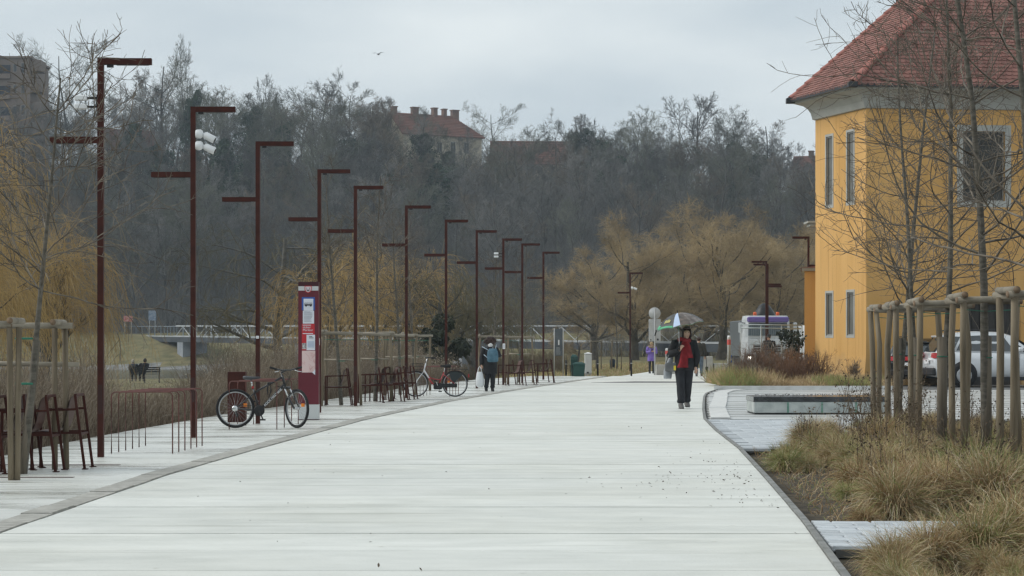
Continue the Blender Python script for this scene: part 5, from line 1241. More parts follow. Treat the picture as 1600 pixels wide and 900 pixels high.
for px, Y, k, sc, lb in ((992, 168, 0, .90, 'broad ochre willow whose thick trunk stands behind the far small lamp post'), (1125, 172, 1, 1.0, 'broad ochre willow with a dark trunk right of the woman with the umbrella'), (1062, 188, 0, 1.02, 'ochre willow between the two thick-trunked willows'), (1215, 178, 1, .90, 'ochre willow beside the yellow house behind the lorry'), (930, 184, 1, .82, 'lower ochre willow at the left end of the ochre group'), (1165, 200, 0, 1.12, 'ochre willow behind the lorry, half hidden by its neighbours'), (885, 192, 0, .66, 'small brownish willow behind the last lamp post of the row'), (1015, 205, 1, 1.08, 'ochre willow at the back of the group, left of its centre'), (1100, 210, 0, 1.18, 'ochre willow at the back of the group, right of its centre'), (1250, 205, 1, 1.0, 'ochre willow at the back, touching the wall line of the yellow house')):
    x = (px-800)*Y/FPX; place_tree('broad_willow', BW[k], lb, (x, Y, gz(x, Y)-.1), RNG.uniform(0, 6), (sc*1.12, sc*1.12, sc*.93), 'ochre willows beyond the promenade', None, ('trunk', 'limbs', 'crown'))
# far bank scrub behind the bridge, river side thicket
def thicket(name, n, xf, yf, hf, m_, seed, rad=.012, kids=4, seedhead=False):
    rng = np.random.default_rng(seed); y = yf(rng, n); x = xf(rng, y, n); h = hf(x, y)*rng.uniform(.45, 1.1, n)
    p0 = np.stack([x, y, ground_z(x, y)-.05], 1); d = np.stack([rng.normal(0, .22, n), rng.normal(0, .22, n), np.ones(n)], 1)
    P, Rd = walk(rng, p0, d, h, 4, .13, .0, np.full(n, rad), np.full(n, rad*.45))
    parts = [np_tubes(P, Rd, 3)]
    P2, R2 = sprout(rng, P, Rd, kids, .25, 1, .55, .25, .42, .4, 3, .16, .02, .7, .5, rad*.45, .4); parts.append(np_tubes(P2, R2, 3))
    V, F = join_np(parts); mi = np.concatenate([np.repeat(rng.random(len(p_[1])//max(1, k_)) < .5, k_)[:len(p_[1])] if False else (np.sin(np.arange(len(p_[1]))//k_*12.9898)*43758.5 % 1 > .5) for p_, k_ in ((parts[0], 12), (parts[1], 9))]).astype(int)
    o = link(name, np_mesh(name, V, F, list(m_), mi)); return tag(o, kind='stuff'), rng
M_DRY = mat('dry_stem', (.095, .07, .047), .9, (.175, .132, .09), 3, 5); M_DRY2 = mat('dry_stem_pale', (.19, .155, .112), .9, (.29, .24, .18), 3, 5)
def hb(x, y):
    s = FPX/y; px = 800+x*s; base = np.where(px < 160, 1.25, np.where(px < 295, .72, np.where(px < 345, 1.0, np.where(px < 660, 1.42, .95))))
    return base*(1+.18*np.sin(x*2.1+y*1.3))
# dry shrub belt along the pavement edge
def yy(rng, n): return np.sort(24+64*rng.random(n)**1.1)
def xx_(rng, y, n): return XL(y)-.12-rng.random(n)**1.4*(2.4+y*.018)
thicket('bank_shrubs', 14500, xx_, yy, hb, (M_DRY, M_DRY2), 91, .0055, 4)
def fluff():
    rng = np.random.default_rng(92); n = 9000; y = yy(rng, n); x = xx_(rng, y, n); h = hb(x, y)*rng.uniform(.55, 1.12, n); z = ground_z(x, y)+h
    c = np.stack([x, y, z], 1); a = unit(rng.normal(0, 1, (n, 3))); b = unit(np.cross(a, rng.normal(0, 1, (n, 3)))); s = rng.uniform(.008, .022, n)[:, None]*(y/45)[:, None]
    V = np.stack([c-a*s, c+b*s*.6, c+a*s, c-b*s*.6], 1).reshape(-1, 3)
    tag(link('seed_heads', np_mesh('seed_heads', V, np.arange(4*n).reshape(n, 4), mat('seed_head', (.24, .20, .15), .9, (.38, .33, .26), 4))), kind='stuff')
fluff()
thicket('river_thicket', 5000, lambda r, y, n: np.where(r.random(n) < .6, r.uniform(-30, 4, n), r.uniform(0, 26, n)), lambda r, n: r.uniform(205, 236, n), lambda x, y: np.full(len(x), 3.0), (M_OLIVE, M_TWIGH), 93, .02, 5)
thicket('shore_reeds', 4500, lambda r, y, n: r.uniform(-13, 3, n), lambda r, n: r.uniform(118, 150, n), lambda x, y: np.full(len(x), 1.1), (M_DRY, M_OLIVE), 94, .012, 3)
thicket('far_bank_scrub', 5200, lambda r, y, n: r.uniform(-45, 44, n), lambda r, n: r.uniform(318, 352, n), lambda x, y: np.where(x < -30, .6, 4.5), (M_TWIGH, M_OLIVE), 95, .03, 6)
# ---- young street trees
def plane_tree(seed, H, r0, t0=.30, nb=20, lf=.30, ang=1.15, lean=(0, 0), up=.05):
    spec = [dict(n=nb, t0=t0, t1=.97, ang=ang, angv=.2, lf=lf, lv=.3, K=9, wob=.15, trop=up, rr=.36, rtip=.25, rmin=.007, taper=.5),
            dict(n=9, t0=.12, t1=1, ang=.85, angv=.3, lf=.45, lv=.4, K=6, wob=.18, trop=.03, rr=.5, rtip=.35, rmin=.0048, taper=.4),
            dict(n=4, t0=.2, t1=1, ang=.75, angv=.25, lf=.4, lv=.4, K=3, wob=.15, trop=.02, rr=.6, rtip=.5, rmin=.0032, taper=.4)]
    p, raw = tree_parts(seed, H, r0, spec, lean, 14, .018, (12, 6, 4, 3), .0, .22)
    # knots along the trunk and buds at the twig ends
    return np_mesh('trunk', *p[0], M_YBARK, None, True), np_mesh('crown', *join_np(p[1:]), M_YTWIG, None, True)
M_YBARK = mat('young_bark', (.07, .062, .048), .85, (.145, .132, .108), 9, 6, .4, 40, stretch=(1, 1, 2.5)); M_YTWIG = mat('young_twig', (.055, .042, .03), .6, (.19, .16, .12), 5, 3)
M_WRAP = mat('trunk_mat', (.11, .092, .068), .95, (.20, .17, .13), 3, 5, .6, 30, stretch=(8, 8, .4))
RTL = ['young bare tree at the far end of the right-hand stakes, nearest the house corner', 'young bare tree with a leaning stem in the fourth stake frame', 'young bare tree in the middle frame of the right-hand row', 'thick-stemmed young bare tree in front of the upper window of the yellow house', 'young bare tree off the right edge whose twigs reach into the photo']
for i, ((x, y), lb) in enumerate(zip(RTREE, RTL)):
    H = [7.4, 6.8, 7.6, 8.6, 8.0][i]; me = plane_tree(400+i, H, [.055, .05, .056, .068, .065][i], .30, [29, 24, 29, 31, 29][i], [.29, .26, .29, .30, .30][i], 1.15, ((.0, 0), (.07, 0), (.03, 0), (.0, 0), (0, 0))[i])
    t = place_tree('young_tree', me, lb, (x, y, -.08), RNG.uniform(0, 6), 1.0, 'young staked trees in the planted bed')
    m = MB(); m.tube([(0, 0, 0), (.005, 0, .8), (.0, 0, 1.62)], [.078, .074, .07], 14); m.build('trunk_wrap', M_WRAP, t)
tl = place_tree('young_tree', plane_tree(420, 4.6, .042, .40, 22, .40, 1.05, (.10, 0), .03), 'young bare tree leaning in the nearest left stake frame, before the golden willow', (-5.42, 25.5, -.02), .6, 1.0, 'young staked trees along the promenade')
m = MB(); m.tube([(0, 0, 0), (.09, 0, .75), (.17, .0, 1.5)], [.05, .047, .044], 12); m.build('trunk_wrap', M_WRAP, tl)
place_tree('young_tree', plane_tree(424, 4.9, .045, .25, 13, .34, 1.0, (.02, 0), .05), 'young bare tree off the left edge whose branches reach into the photo', (-5.95, 19.8, -.05), 2.1, 1.0, 'young staked trees along the promenade')
for i, (x, y) in enumerate(LTREE):
    place_tree('young_tree', plane_tree(430+i % 3, [5.6, 5.8, 5.3, 5.6, 5.0, 5.2][i], .05, .34, 18, .25, .95, (.02, 0)), ['young bare tree in the frame just right of the totem', 'young bare tree in the second frame beyond the totem', 'young bare tree in the third frame beyond the totem', 'young bare tree in the frame before the red bicycle', 'young bare tree behind the person with the backpack', 'young bare tree among the far chairs'][i], (x, y, -.03), RNG.uniform(0, 6), 1.0, 'young staked trees along the promenade')
for i, (x, y) in enumerate(FTREE):
    place_tree('young_tree', plane_tree(440+i, 4.2, .05, .35, 12, .25, .8), ['thin young tree in the left of the two far stake frames', 'thin young tree in the right of the two far stake frames'][i], (x, y, gz(x, y)), i*2, 1.0)
# ---- dry grasses in the bed
M_GR = [mat('straw_blade', (.40, .29, .15), .85, (.60, .46, .27), 3, 3, rnd=.14), mat('green_blade', (.16, .20, .055), .8, (.34, .36, .13), 3, 3, rnd=.12), mat('rust_blade', (.24, .145, .07), .9, (.40, .26, .13), 3, 3, rnd=.12), mat('pale_blade', (.52, .44, .30), .85, (.68, .59, .43), 3, 3, rnd=.1)]
def tussock(seed, n, h, spread, lean, mix, w=.0034):
    rng = np.random.default_rng(seed); K = 6
    r = spread*.22*np.sqrt(rng.random(n)); az = rng.uniform(0, 2*np.pi, n); p0 = np.stack([r*np.cos(az), r*np.sin(az), np.zeros(n)], 1)
    a2 = az+rng.normal(0, .9, n); le = np.abs(rng.normal(lean, .28, n)); d = np.stack([np.cos(a2)*le, np.sin(a2)*le, np.ones(n)], 1)
    Ln = h*rng.uniform(.45, 1.35, n); cv = rng.uniform(.15, 1.7, n)
    P = np.zeros((n, K+1, 3)); P[:, 0] = p0; d = unit(d)
    for k in range(K):
        d = d+rng.normal(0, .15, (n, 3)); d[:, 2] -= (.05+.10*k)*cv; d = unit(d); P[:, k+1] = P[:, k]+d*(Ln/K)[:, None]
    P[:, :, 2] = np.maximum(P[:, :, 2], .01)
    T = unit(P[:, -1]-P[:, 0]); s = unit(np.cross(T, rng.normal(0, 1, (n, 3)))); wd = w*np.array([1, 1, .95, .85, .7, .5, .2])[None, :, None]
    V = np.stack([P-s[:, None]*wd, P+s[:, None]*wd], 2).reshape(-1, 3); I = np.arange(n*(K+1)*2).reshape(n, K+1, 2)
    F = np.stack([I[:, :-1, 0], I[:, :-1, 1], I[:, 1:, 1], I[:, 1:, 0]], -1).reshape(-1, 4)
    mi = np.repeat(rng.choice(len(M_GR), n, p=mix), K); return np_mesh('blades', V, F, M_GR, mi, True)
TUS = [tussock(501, 2600, .62, .5, .42, (.46, .16, .24, .14)), tussock(502, 2300, .55, .45, .5, (.36, .34, .18, .12)), tussock(503, 2000, .50, .5, .6, (.20, .64, .05, .11)), tussock(504, 2400, .66, .42, .36, (.42, .10, .36, .12)), tussock(505, 1500, .42, .5, .7, (.3, .1, .55, .05))]
GG = 'dry grass tussocks in the planted bed'
def bed_label(x, y, k, sc):
    look = ('straw-coloured', 'greenish straw', 'green', 'upright tawny', 'rusty')[k]; size = 'small' if sc < .5 else ('mid-sized' if sc < .75 else 'big')
    if y < 16.3: where = 'of the front bed, '+('by the road edge' if x < 3 else ('below the paver strip' if x < 4.2 else 'near the right edge'))
    else:
        row = ('just behind the paver strip' if y < 21.5 else 'at the bare soil patch' if y < 25 else 'level with the nearest stakes' if y < 29 else 'level with the middle stakes' if y < 34.5 else 'level with the farthest stakes')
        where = row+(', at the road side' if x-float(XB(y)) < 1.3 else ', left of the stakes' if x < 5.8 else ', under the stakes' if x < 7.2 else ', at the right edge')
    return '%s %s tussock %s' % (size, look, where)
def tuss(x, y, k, sc, label, hz=1.0):
    label = label or bed_label(x, y, k, sc)
    t = thing('grass_tussock', label, 'grass clump', (x, y, -.09), random.uniform(0, 6.28), GG); t.scale = (sc, sc, sc*hz); link('blades', TUS[k], t)
rb = random.Random(17)
NEAR = [(1395, 905, 0, .5, 'straw tussock nearest the road edge in front of the paver strip'), (1455, 895, 3, .55, 'tall straw tussock in the nearest row, middle of the front bed'), (1530, 885, 1, .8, 'greenish straw tussock in the bottom right corner'), (1585, 868, 0, .75, 'straw tussock at the right edge beside the paver strip'),
        (1400, 812, 0, .78, 'round straw tussock right behind the paver strip'), (1470, 808, 3, .8, 'straw tussock behind the paver strip, right of the round one'), (1550, 812, 0, .95, 'straw tussock behind the paver strip at the nearest stakes'), (1520, 760, 2, 1.1, 'bright green grass tussock left of the nearest stakes'), (1228, 735, 2, .62, 'small green tussock at the road edge of the bed')]
for px, py, k, sc, lb in NEAR: p = G(px, py, -.08); tuss(p.x, p.y, k, sc, lb)
cnt = 0
for y in np.arange(19.9, 43.5, .62):
    x = float(XB(y))+.40
    while x < 9.2:
        q = (rb.random() < .72)
        xx2, yy2 = x+rb.uniform(-.2, .2), y+rb.uniform(-.25, .25)
        bare = (xx2-4.0)**2/1.1+(yy2-22.2)**2/3.2 < 1 or (xx2 < float(XB(yy2))+.38)
        if q and not bare and not (18 < yy2 < 24.8 and xx2 < 3.0+.22*(yy2-18) +1.0):
            k = rb.choices([0, 1, 2, 3, 4], [4, 4, 3, 3, 1.5])[0]; tuss(xx2, yy2, k, rb.uniform(.45, 1.0)*(.8 if yy2 < 26 else .82)*(.62 if xx2 > 5.4 and yy2 > 23 else 1), None); cnt += 1
        x += .70
for y in np.arange(12.6, 15.9, .42):
    x = float(XR(y))+.42
    while x < 6.5: tuss(x+rb.uniform(-.15, .15), y+rb.uniform(-.15, .15), rb.choice([0, 1, 3, 0, 2]), rb.uniform(.45, .68)*(.62 if x < 3.3 else 1.25), None); x += .62
for x, y, k, s in ((3.35, 21.0, 4, .5), (3.7, 21.8, 4, .8), (4.0, 22.6, 4, .9), (3.3, 22.6, 2, .4), (3.6, 23.8, 4, .9), (4.2, 23.6, 4, 1.0), (3.2, 20.4, 2, .35), (4.3, 21.2, 2, .4), (3.0, 19.6, 4, .4)): tuss(x, y, k, s, None)
def bed_stems():
    """dark dead flower stalks and thin weeds over the bed"""
    rng = np.random.default_rng(55); n = 260
    y = rng.uniform(19.5, 42, n); x = XB(y)+.5+rng.random(n)*4.5
    cl = rng.random(n) < .2; x = np.where(cl, 4.75+rng.normal(0, .35, n), x); y = np.where(cl, 29.5+rng.normal(0, .9, n), y)
    x[:60] = 4.9+rng.normal(0, .5, 60); y[:60] = 15.0+rng.normal(0, .5, 60)
    h = np.where(cl, rng.uniform(.7, 1.25, n), rng.uniform(.45, .8, n)); h[:60] = rng.uniform(.5, .85, 60)
    p0 = np.stack([x, y, np.full(n, -.1)], 1); P, Rd = walk(rng, p0, np.stack([rng.normal(0, .12, n), rng.normal(0, .12, n), np.ones(n)], 1), h, 5, .06, 0, np.full(n, .0042), np.full(n, .002))
    P2, R2 = sprout(rng, P, Rd, 7, .35, 1, .6, .2, .25, .4, 3, .12, .04, .7, .6, .0018, .4); tips = P2[:, -1]
    parts = [np_tubes(P, Rd, 4), np_tubes(P2, R2, 3)]
    m = len(tips); c = np.repeat(tips, 3, 0)+rng.normal(0, .012, (m*3, 3)); a = unit(rng.normal(0, 1, (m*3, 3))); b = unit(np.cross(a, rng.normal(0, 1, (m*3, 3)))); s = rng.uniform(.006, .016, (m*3, 1))
    parts.append((np.stack([c-a*s, c+b*s, c+a*s, c-b*s], 1).reshape(-1, 3), np.arange(12*m).reshape(-1, 4)))
    tag(link('dead_stalks', np_mesh('dead_stalks', *join_np(parts), mat('dead_stalk', (.07, .048, .03), .9, (.15, .11, .07), 4))), kind='stuff')
    # litter and short weeds on the soil
    n = 9000; y = rng.uniform(12, 43, n); x = XB(y)+.05+rng.random(n)*3.4; p0 = np.stack([x, y, np.full(n, -.1)], 1)
    ok = ~((y > 16.4) & (y < 18.85)); p0 = p0[ok]; n = len(p0)
    P, Rd = walk(rng, p0, np.stack([rng.normal(0, .8, n), rng.normal(0, .8, n), np.ones(n)], 1), rng.uniform(.05, .2, n), 3, .3, -.1, np.full(n, .003), np.full(n, .0015))
    V, F = np_tubes(P, Rd, 3); mi = np.repeat(rng.choice(4, n, p=(.3, .2, .4, .1)), 9)
    tag(link('bed_litter', np_mesh('bed_litter', V, F, M_GR, mi)), kind='stuff')
bed_stems()
# ---- shrubs in front of the yellow house
def house_shrubs():
    rng = np.random.default_rng(66)
    cols = [mat('red_brown_shrub', (.12, .062, .036), .9, (.20, .115, .07), 3), mat('grey_brown_shrub', (.16, .12, .085), .9, (.25, .20, .15), 3), mat('rust_shrub', (.20, .085, .03), .9, (.28, .13, .05), 3)]
    lab = ['grey-brown bare shrub at the left end of the bed before the yellow house', 'reddish bare shrub in front of the lorry', 'tall brown shrub below the fence by the lorry', 'rusty shrub at the foot of the fence', 'reddish shrub just left of the yellow house', 'thin dark shrub against the yellow wall', 'small thin shrub by the corner of the yellow house', 'brown low shrub in the middle of the bed before the house', 'pale low shrub nearest the path in the house bed']
    for i, (px, Y, h, k, w) in enumerate(((1160, 77, .95, 1, 1.0), (1183, 76, 1.15, 0, 1.1), (1206, 78, 1.25, 1, 1.1), (1226, 77, 1.1, 2, 1.0), (1250, 77.5, 1.0, 0, .9), (1278, 78.8, 1.05, 0, .6), (1335, 78.6, .75, 1, .5), (1240, 74.5, .8, 0, .9), (1172, 74.2, .75, 1, 1.0))):
        n = int(60*w); x = (px-800)*Y/FPX
        p0 = np.stack([rng.normal(0, .22*w, n), rng.normal(0, .25*w, n), np.full(n, -.03)], 1); P, Rd = walk(rng, p0, np.stack([rng.normal(0, .3, n), rng.normal(0, .3, n), np.ones(n)], 1), h*rng.uniform(.6, 1.15, n), 5, .12, .02, np.full(n, .009), np.full(n, .004))
        P2, R2 = sprout(rng, P, Rd, 7, .2, 1, .6, .2, .38, .4, 3, .15, .03, .7, .5, .004, .4); P3, R3 = sprout(rng, P2, R2, 3, .2, 1, .6, .2, .45, .4, 2, .15, 0, .8, .6, .003, .3)
        t = thing('bare_shrub', lab[i], 'shrub', (x, Y, .10), 0, 'bare shrubs in front of the yellow house')
        link('stems', np_mesh('stems', *np_tubes(P, Rd, 4), cols[k]), t); link('twigs', np_mesh('twigs', *join_np([np_tubes(P2, R2, 3), np_tubes(P3, R3, 3)]), cols[k]), t)
    n = 26000; y = rng.uniform(71.7, 79.8, n); x = rng.uniform(6.7, 12.1, n); p0 = np.stack([x, y, np.full(n, .08)], 1); h = rng.uniform(.1, .3, n)*(1+.9*(np.sin(x*2.3+y)*.5+.5))*np.where(x < 8.4, 1.35, .8)
    P, Rd = walk(rng, p0, np.stack([rng.normal(0, .4, n), rng.normal(0, .4, n), np.ones(n)], 1), h, 3, .15, -.08, np.full(n, .006), np.full(n, .002)); V, F = np_tubes(P, Rd, 3)
    g = np.where(np.sin(x*1.7+3*np.sin(y*.8)) > .1, 1, 0); mi = np.repeat(np.where(rng.random(n) < .7, g, 2), 9); tag(link('bed_grass', np_mesh('bed_grass', V, F, M_GR, mi)), kind='stuff')
    p = at(1246, 560, 84); cc = np.stack([rng.normal(0, .22, 9), rng.normal(0, .2, 9), rng.uniform(.5, 1.75, 9)], 1); V, F = leaf_cloud(rng, cc, rng.uniform(.2, .42, 9), 1500, .05)
    t = thing('evergreen_bush', 'dark evergreen bush between the wire fence and the yellow house', 'bush', (10.30, 84.4, .08)); link('foliage', np_mesh('foliage', V, F, MATS['dark_needles']), t)
    m = MB(); m.tube([(0, 0, -.05), (0, 0, .9)], .05, 8); m.build('stem', M_BARKG, t)
house_shrubs()
def far_grass():
    rng = np.random.default_rng(77); n = 30000; y = rng.uniform(101, 150, n); x = rng.uniform(-6, 10.5, n); ok = x < np.interp(y, [101, 128, 146], [4.7, 8.5, 10.3])
    x, y = x[ok], y[ok]; n = len(x); P, Rd = walk(rng, np.stack([x, y, ground_z(x, y)-.02], 1), np.stack([rng.normal(0, .4, n), rng.normal(0, .4, n), np.ones(n)], 1), rng.uniform(.06, .2, n), 2, .2, -.05, np.full(n, .012), np.full(n, .004)); V, F = np_tubes(P, Rd, 3)
    mi = np.repeat(rng.choice(4, n, p=(.4, .35, .2, .05)), 6); tag(link('far_grass', np_mesh('far_grass', V, F, M_GR, mi)), kind='stuff')
far_grass()
def road_litter():
    rng = np.random.default_rng(88); n = 190; y = np.abs(rng.normal(0, 1, n))*7+20; x = XR(y)-.15-np.abs(rng.normal(0, .5, n)); u = rng.random(n) < .35; x = np.where(u, rng.uniform(-3, 3, n), x); y = np.where(u, rng.uniform(14, 40, n), y)
    c = rng.random(n) < .3; y = np.where(c, 24.6+rng.normal(0, .8, n), y); x = np.where(c, XR(y)-.2-np.abs(rng.normal(0, .9, n)), x)
    ok = x < XR(y)-.1; x, y = x[ok], y[ok]; n = len(x)
    cc = np.stack([x, y, np.full(n, .012)], 1); a = np.stack([rng.normal(0, 1, n), rng.normal(0, 1, n), rng.normal(0, .3, n)], 1); a = unit(a); b = unit(np.cross(a, np.array([[0, .3, 1.0]]))); s = rng.uniform(.006, .02, (n, 1))
    V = np.stack([cc-a*s, cc+b*s*.5+[0, 0, .006], cc+a*s, cc-b*s*.5], 1).reshape(-1, 3); tag(link('leaf_litter', np_mesh('leaf_litter', V, np.arange(4*n).reshape(n, 4), mat('dead_leaf', (.05, .038, .026), .8, (.13, .10, .07), 9))), kind='stuff')
road_litter()
# ---------------------------------------------------------------- people
M_SKIN = mat('skin', (.54, .32, .23), .55, (.60, .37, .27), 8); M_COATB = mat('black_coat', (.010, .010, .012), .85, (.018, .018, .020), 6, 5, .4, 60); M_TROU = mat('dark_trousers', (.013, .014, .018), .85, (.022, .023, .027), 6, 5, .4, 40)
M_HAIRD = mat('dark_hair', (.025, .012, .009), .6, (.05, .024, .016), 30, 4, .6, 80); M_SHOE = mat('grey_shoe', (.09, .085, .08), .7, (.15, .145, .14), 10); M_EYE = mat('eye_dark', (.02, .015, .012), .3); M_LIP = mat('lip', (.34, .12, .10), .5)
def skin_body(name, V, E, Rr, m, parent, sub=1):
    me = bpy.data.meshes.new(name); me.from_pydata([tuple(v) for v in V], E, []); me.materials.append(m)
    o = link(name, me, parent); md = o.modifiers.new('skin', 'SKIN'); md.use_smooth_shade = True
    sv = me.skin_vertices[0].data
    for i, r in enumerate(Rr): sv[i].radius = (r, r) if not hasattr(r, '__len__') else r; sv[i].use_root = (i == 0)
    s = o.modifiers.new('sub', 'SUBSURF'); s.levels = sub; s.render_levels = sub
    return o
def limb(mb, pts, rads, n=12): mb.tube(pts, rads, n)
def ering(c, rx, ry, n=18, fold=0.0, ph=0.0): return [Vector((c[0]+rx*math.cos(2*math.pi*i/n)*(1+fold*math.sin(5*2*math.pi*i/n+ph)), c[1]+ry*math.sin(2*math.pi*i/n)*(1+fold*math.sin(5*2*math.pi*i/n+ph)), c[2])) for i in range(n)]
def person(label, loc, rz, H, J, scale=1.0, fingers=True):
    """J: joints in metres for a 1.7 m figure: hips, knees, ankles, shoulders, elbows, wrists; facing -y. Returns root and dict."""
    t = thing('person', label, 'person', loc, rz, 'people on the promenade'); q = H/1.70; t.scale = (q, q, q)
    d = dict(pel=(0, 0, .92), chest=(0, .01, 1.25), neck=(0, .01, 1.43), head=(0, -.01, 1.56), hl=(-.09, 0, .88), hr=(.09, 0, .88), kl=(-.10, -.02, .48), kr=(.10, -.02, .48), al=(-.10, .02, .09), ar=(.10, .02, .09), sl=(-.19, .01, 1.37), sr=(.19, .01, 1.37), el=(-.25, .02, 1.10), er=(.25, .02, 1.10), wl=(-.26, -.05, .86), wr=(.26, -.05, .86), hdl=(0, -.02, -1), hdr=(0, -.02, -1))
    d.update(J); d = {k: Vector(v) for k, v in d.items()}
    V = []; E = []; Rr = []
    def add(p, r, par=None):
        V.append(Vector(p)); Rr.append(r)
        if par is not None: E.append((par, len(V)-1))
        return len(V)-1
    pel = add(d['pel'], (.14, .10)); ab = add(lerp(d['pel'], d['chest'], .5), (.13, .10), pel); ch = add(d['chest'], (.15, .11), ab); nk = add(d['neck'], .055, ch); hd0 = add(lerp(d['neck'], d['head'], .45), .06, nk); hd = add(d['head'], (.075, .088), hd0); hd2 = add(d['head']+Vector((0, .01, .09)), (.06, .072), hd)
    for s in 'lr':
        h = add(d['h'+s], .082, pel); k = add(d['k'+s], .055, h); c = add(lerp(d['k'+s], d['a'+s], .35), .052, k); a = add(d['a'+s], .036, c); add(d['a'+s]+Vector((0, -.13, -.055)), .032, a)
        sh = add(d['s'+s], .056, ch); e = add(d['e'+s], .040, sh); w = add(d['w'+s], .026, e)
        hv = d['hd'+s].normalized(); pm = add(d['w'+s]+hv*.055, (.036, .022), w)
        side = hv.cross(Vector((0, 1, .2))).normalized(); grip = d.get('grip'+s, Vector((0, 0, 0)))
        if fingers:
            for f in range(4):
                b = d['w'+s]+hv*.09+side*(.026*(f-1.5)/1.5); l = (.030, .036, .034, .026)[f]
                i1 = add(b, .0095, pm); i2 = add(b+hv*l*.8+grip*.4, .0088, i1); add(b+hv*l*1.15+grip, .0075, i2)
            th = d['w'+s]+hv*.045+side*.040; i1 = add(th, .011, pm); add(th+hv*.035+side*.012+grip*.6, .009, i1)
    b = skin_body('body', V, E, Rr, M_SKIN, t)
    hc = d['head']; f = MB()
    # face
    m = MB(); m.loft([[hc+Vector((x*wd, y, z)) for x, y in ((-1, 0), (0, -dp), (1, 0), (0, .01))] for wd, dp, y, z in ()]) if False else None
    m = MB(); m.loft([[hc+Vector((sx*w_, -.086-dp*(1 if sx == 0 else .2), z)) for sx in (-1, 0, 1, 0)] for w_, dp, z in ((.016, .022, -.018), (.013, .026, -.008), (.009, .012, .018), (.006, .004, .034))]); m.build('nose', M_SKIN, t)
    m = MB()
    for sx in (-1, 1): m.ball(hc+Vector((sx*.031, -.083, .028)), (.011, .006, .006), 8, 5)
    m.build('eyes', M_EYE, t)
    m = MB(); m.ball(hc+Vector((0, -.085, -.046)), (.022, .008, .006), 8, 5); m.build('mouth', M_LIP, t)
    for sx in (-1, 1): m = MB(); m.ball(hc+Vector((sx*.078, .01, .01)), (.012, .02, .03), 8, 5); m.build('ear', M_SKIN, t)
    return t, d
def trousers(t, d, m, w=.085, hem=.060, crease=True):
    k = MB(); 
    for s, sx in (('l', -1), ('r', 1)):
        h, kn, a = d['h'+s], d['k'+s], d['a'+s]; rings = []
        for f, r in ((0, w*1.25), (.25, w*1.12), (.5, w*.98), (.62, w*.95)): pass
        pts = [h+Vector((0, 0, .10)), h, lerp(h, kn, .5), kn, lerp(kn, a, .4), lerp(kn, a, .70), lerp(kn, a, .85), lerp(kn, a, .93)]
        rad = [w*1.15, w*1.2, w*1.04, w*.90, w*.84, w*.72, w*.86, hem]
        k.tube(pts, rad, 14)
    return k.build('trousers', m, t)
def shoes(t, d, m):
    for s, sx in (('l', -1), ('r', 1)):
        a = d['a'+s]; k = MB(); rings = []
        for y, w_, h in ((.085, .034, .10), (.055, .050, .155), (-.03, .052, .15), (-.09, .054, .085), (-.15, .048, .058), (-.19, .022, .03)):
            rings.append([Vector((a.x+w_*math.cos(2*math.pi*i/12)+sx*.012*(-y), a.y+y, max(a.z-.088, a.z-.088+h*.5+h*.55*math.sin(2*math.pi*i/12)))) for i in range(12)])
        k.loft(rings); sh = k.build('shoe', m, t)
        k = MB(); k.box(a.x-.043, a.x+.043, a.y-.17, a.y+.07, a.z-.092, a.z-.074, bev=.006); k.build('sole', M_BLACK, sh)
def coat(t, d, m, rings, sleeve=(.080, .066, .052), nm='coat'):
    k = MB(); k.loft([ering(c, rx, ry, 20, .03, c[2]*9) for c, rx, ry in rings]); o = k.build(nm, m, t)
    for s in 'lr':
        k = MB(); S, E_, W_ = d['s'+s], d['e'+s], d['w'+s]; i = Vector((-.05 if s == 'r' else .05, 0, .0))
        k.tube([S+i, S, lerp(S, E_, .35), lerp(S, E_, .7), E_, lerp(E_, W_, .35), lerp(E_, W_, .7), lerp(E_, W_, .97)], [sleeve[0]*.9, sleeve[0], sleeve[0]*.97, sleeve[1]*1.08, sleeve[1]*1.06, sleeve[1], sleeve[2]*1.02, sleeve[2]], 14); k.build('sleeve', m, o)
    return o
STD_COAT = lambda hem, w=1.0: [((0, .0, hem), .20*w, .155*w), ((0, 0, hem+.15), .195*w, .15*w), ((0, 0, .95), .19*w, .145*w), ((0, 0, 1.08), .182*w, .138*w), ((0, .005, 1.22), .19*w, .135*w), ((0, .01, 1.32), .195*w, .125*w), ((0, .01, 1.38), .17*w, .105*w), ((0, .01, 1.42), .10*w, .08*w), ((0, .01, 1.455), .07, .065)]
# woman with the umbrella
p = G(1069, 638.5)
wt, d = person('person in black with a red scarf walking under a tilted patterned umbrella', p, R(4), 1.80, dict(head=(.05, -.02, 1.56), neck=(.03, .01, 1.43), kl=(-.085, -.09, .49), al=(-.085, -.12, .09), kr=(.075, .0, .49), ar=(.075, .12, .12), el=(-.30, .02, 1.13), wl=(-.12, -.19, 1.22), hdl=(.35, -.3, .75), gripl=(.02, .03, -.01), er=(.27, .03, 1.10), wr=(.24, -.02, .86)))
trousers(wt, d, M_TROU, .098, .068); shoes(wt, d, M_SHOE)
c = coat(wt, d, M_COATB, STD_COAT(.80, 1.06), (.088, .078, .056))
SCR = mat('red_scarf', (.15, .005, .008), .85, (.24, .010, .014), 9, 5, .6, 50)
k = MB()
k.tube([Vector((.10*math.cos(a), .09*math.sin(a)-.01, 1.43+.02*math.sin(2*a))) for a in np.linspace(0, 2*math.pi, 20)[:-1]], .048, 10, closed=True)
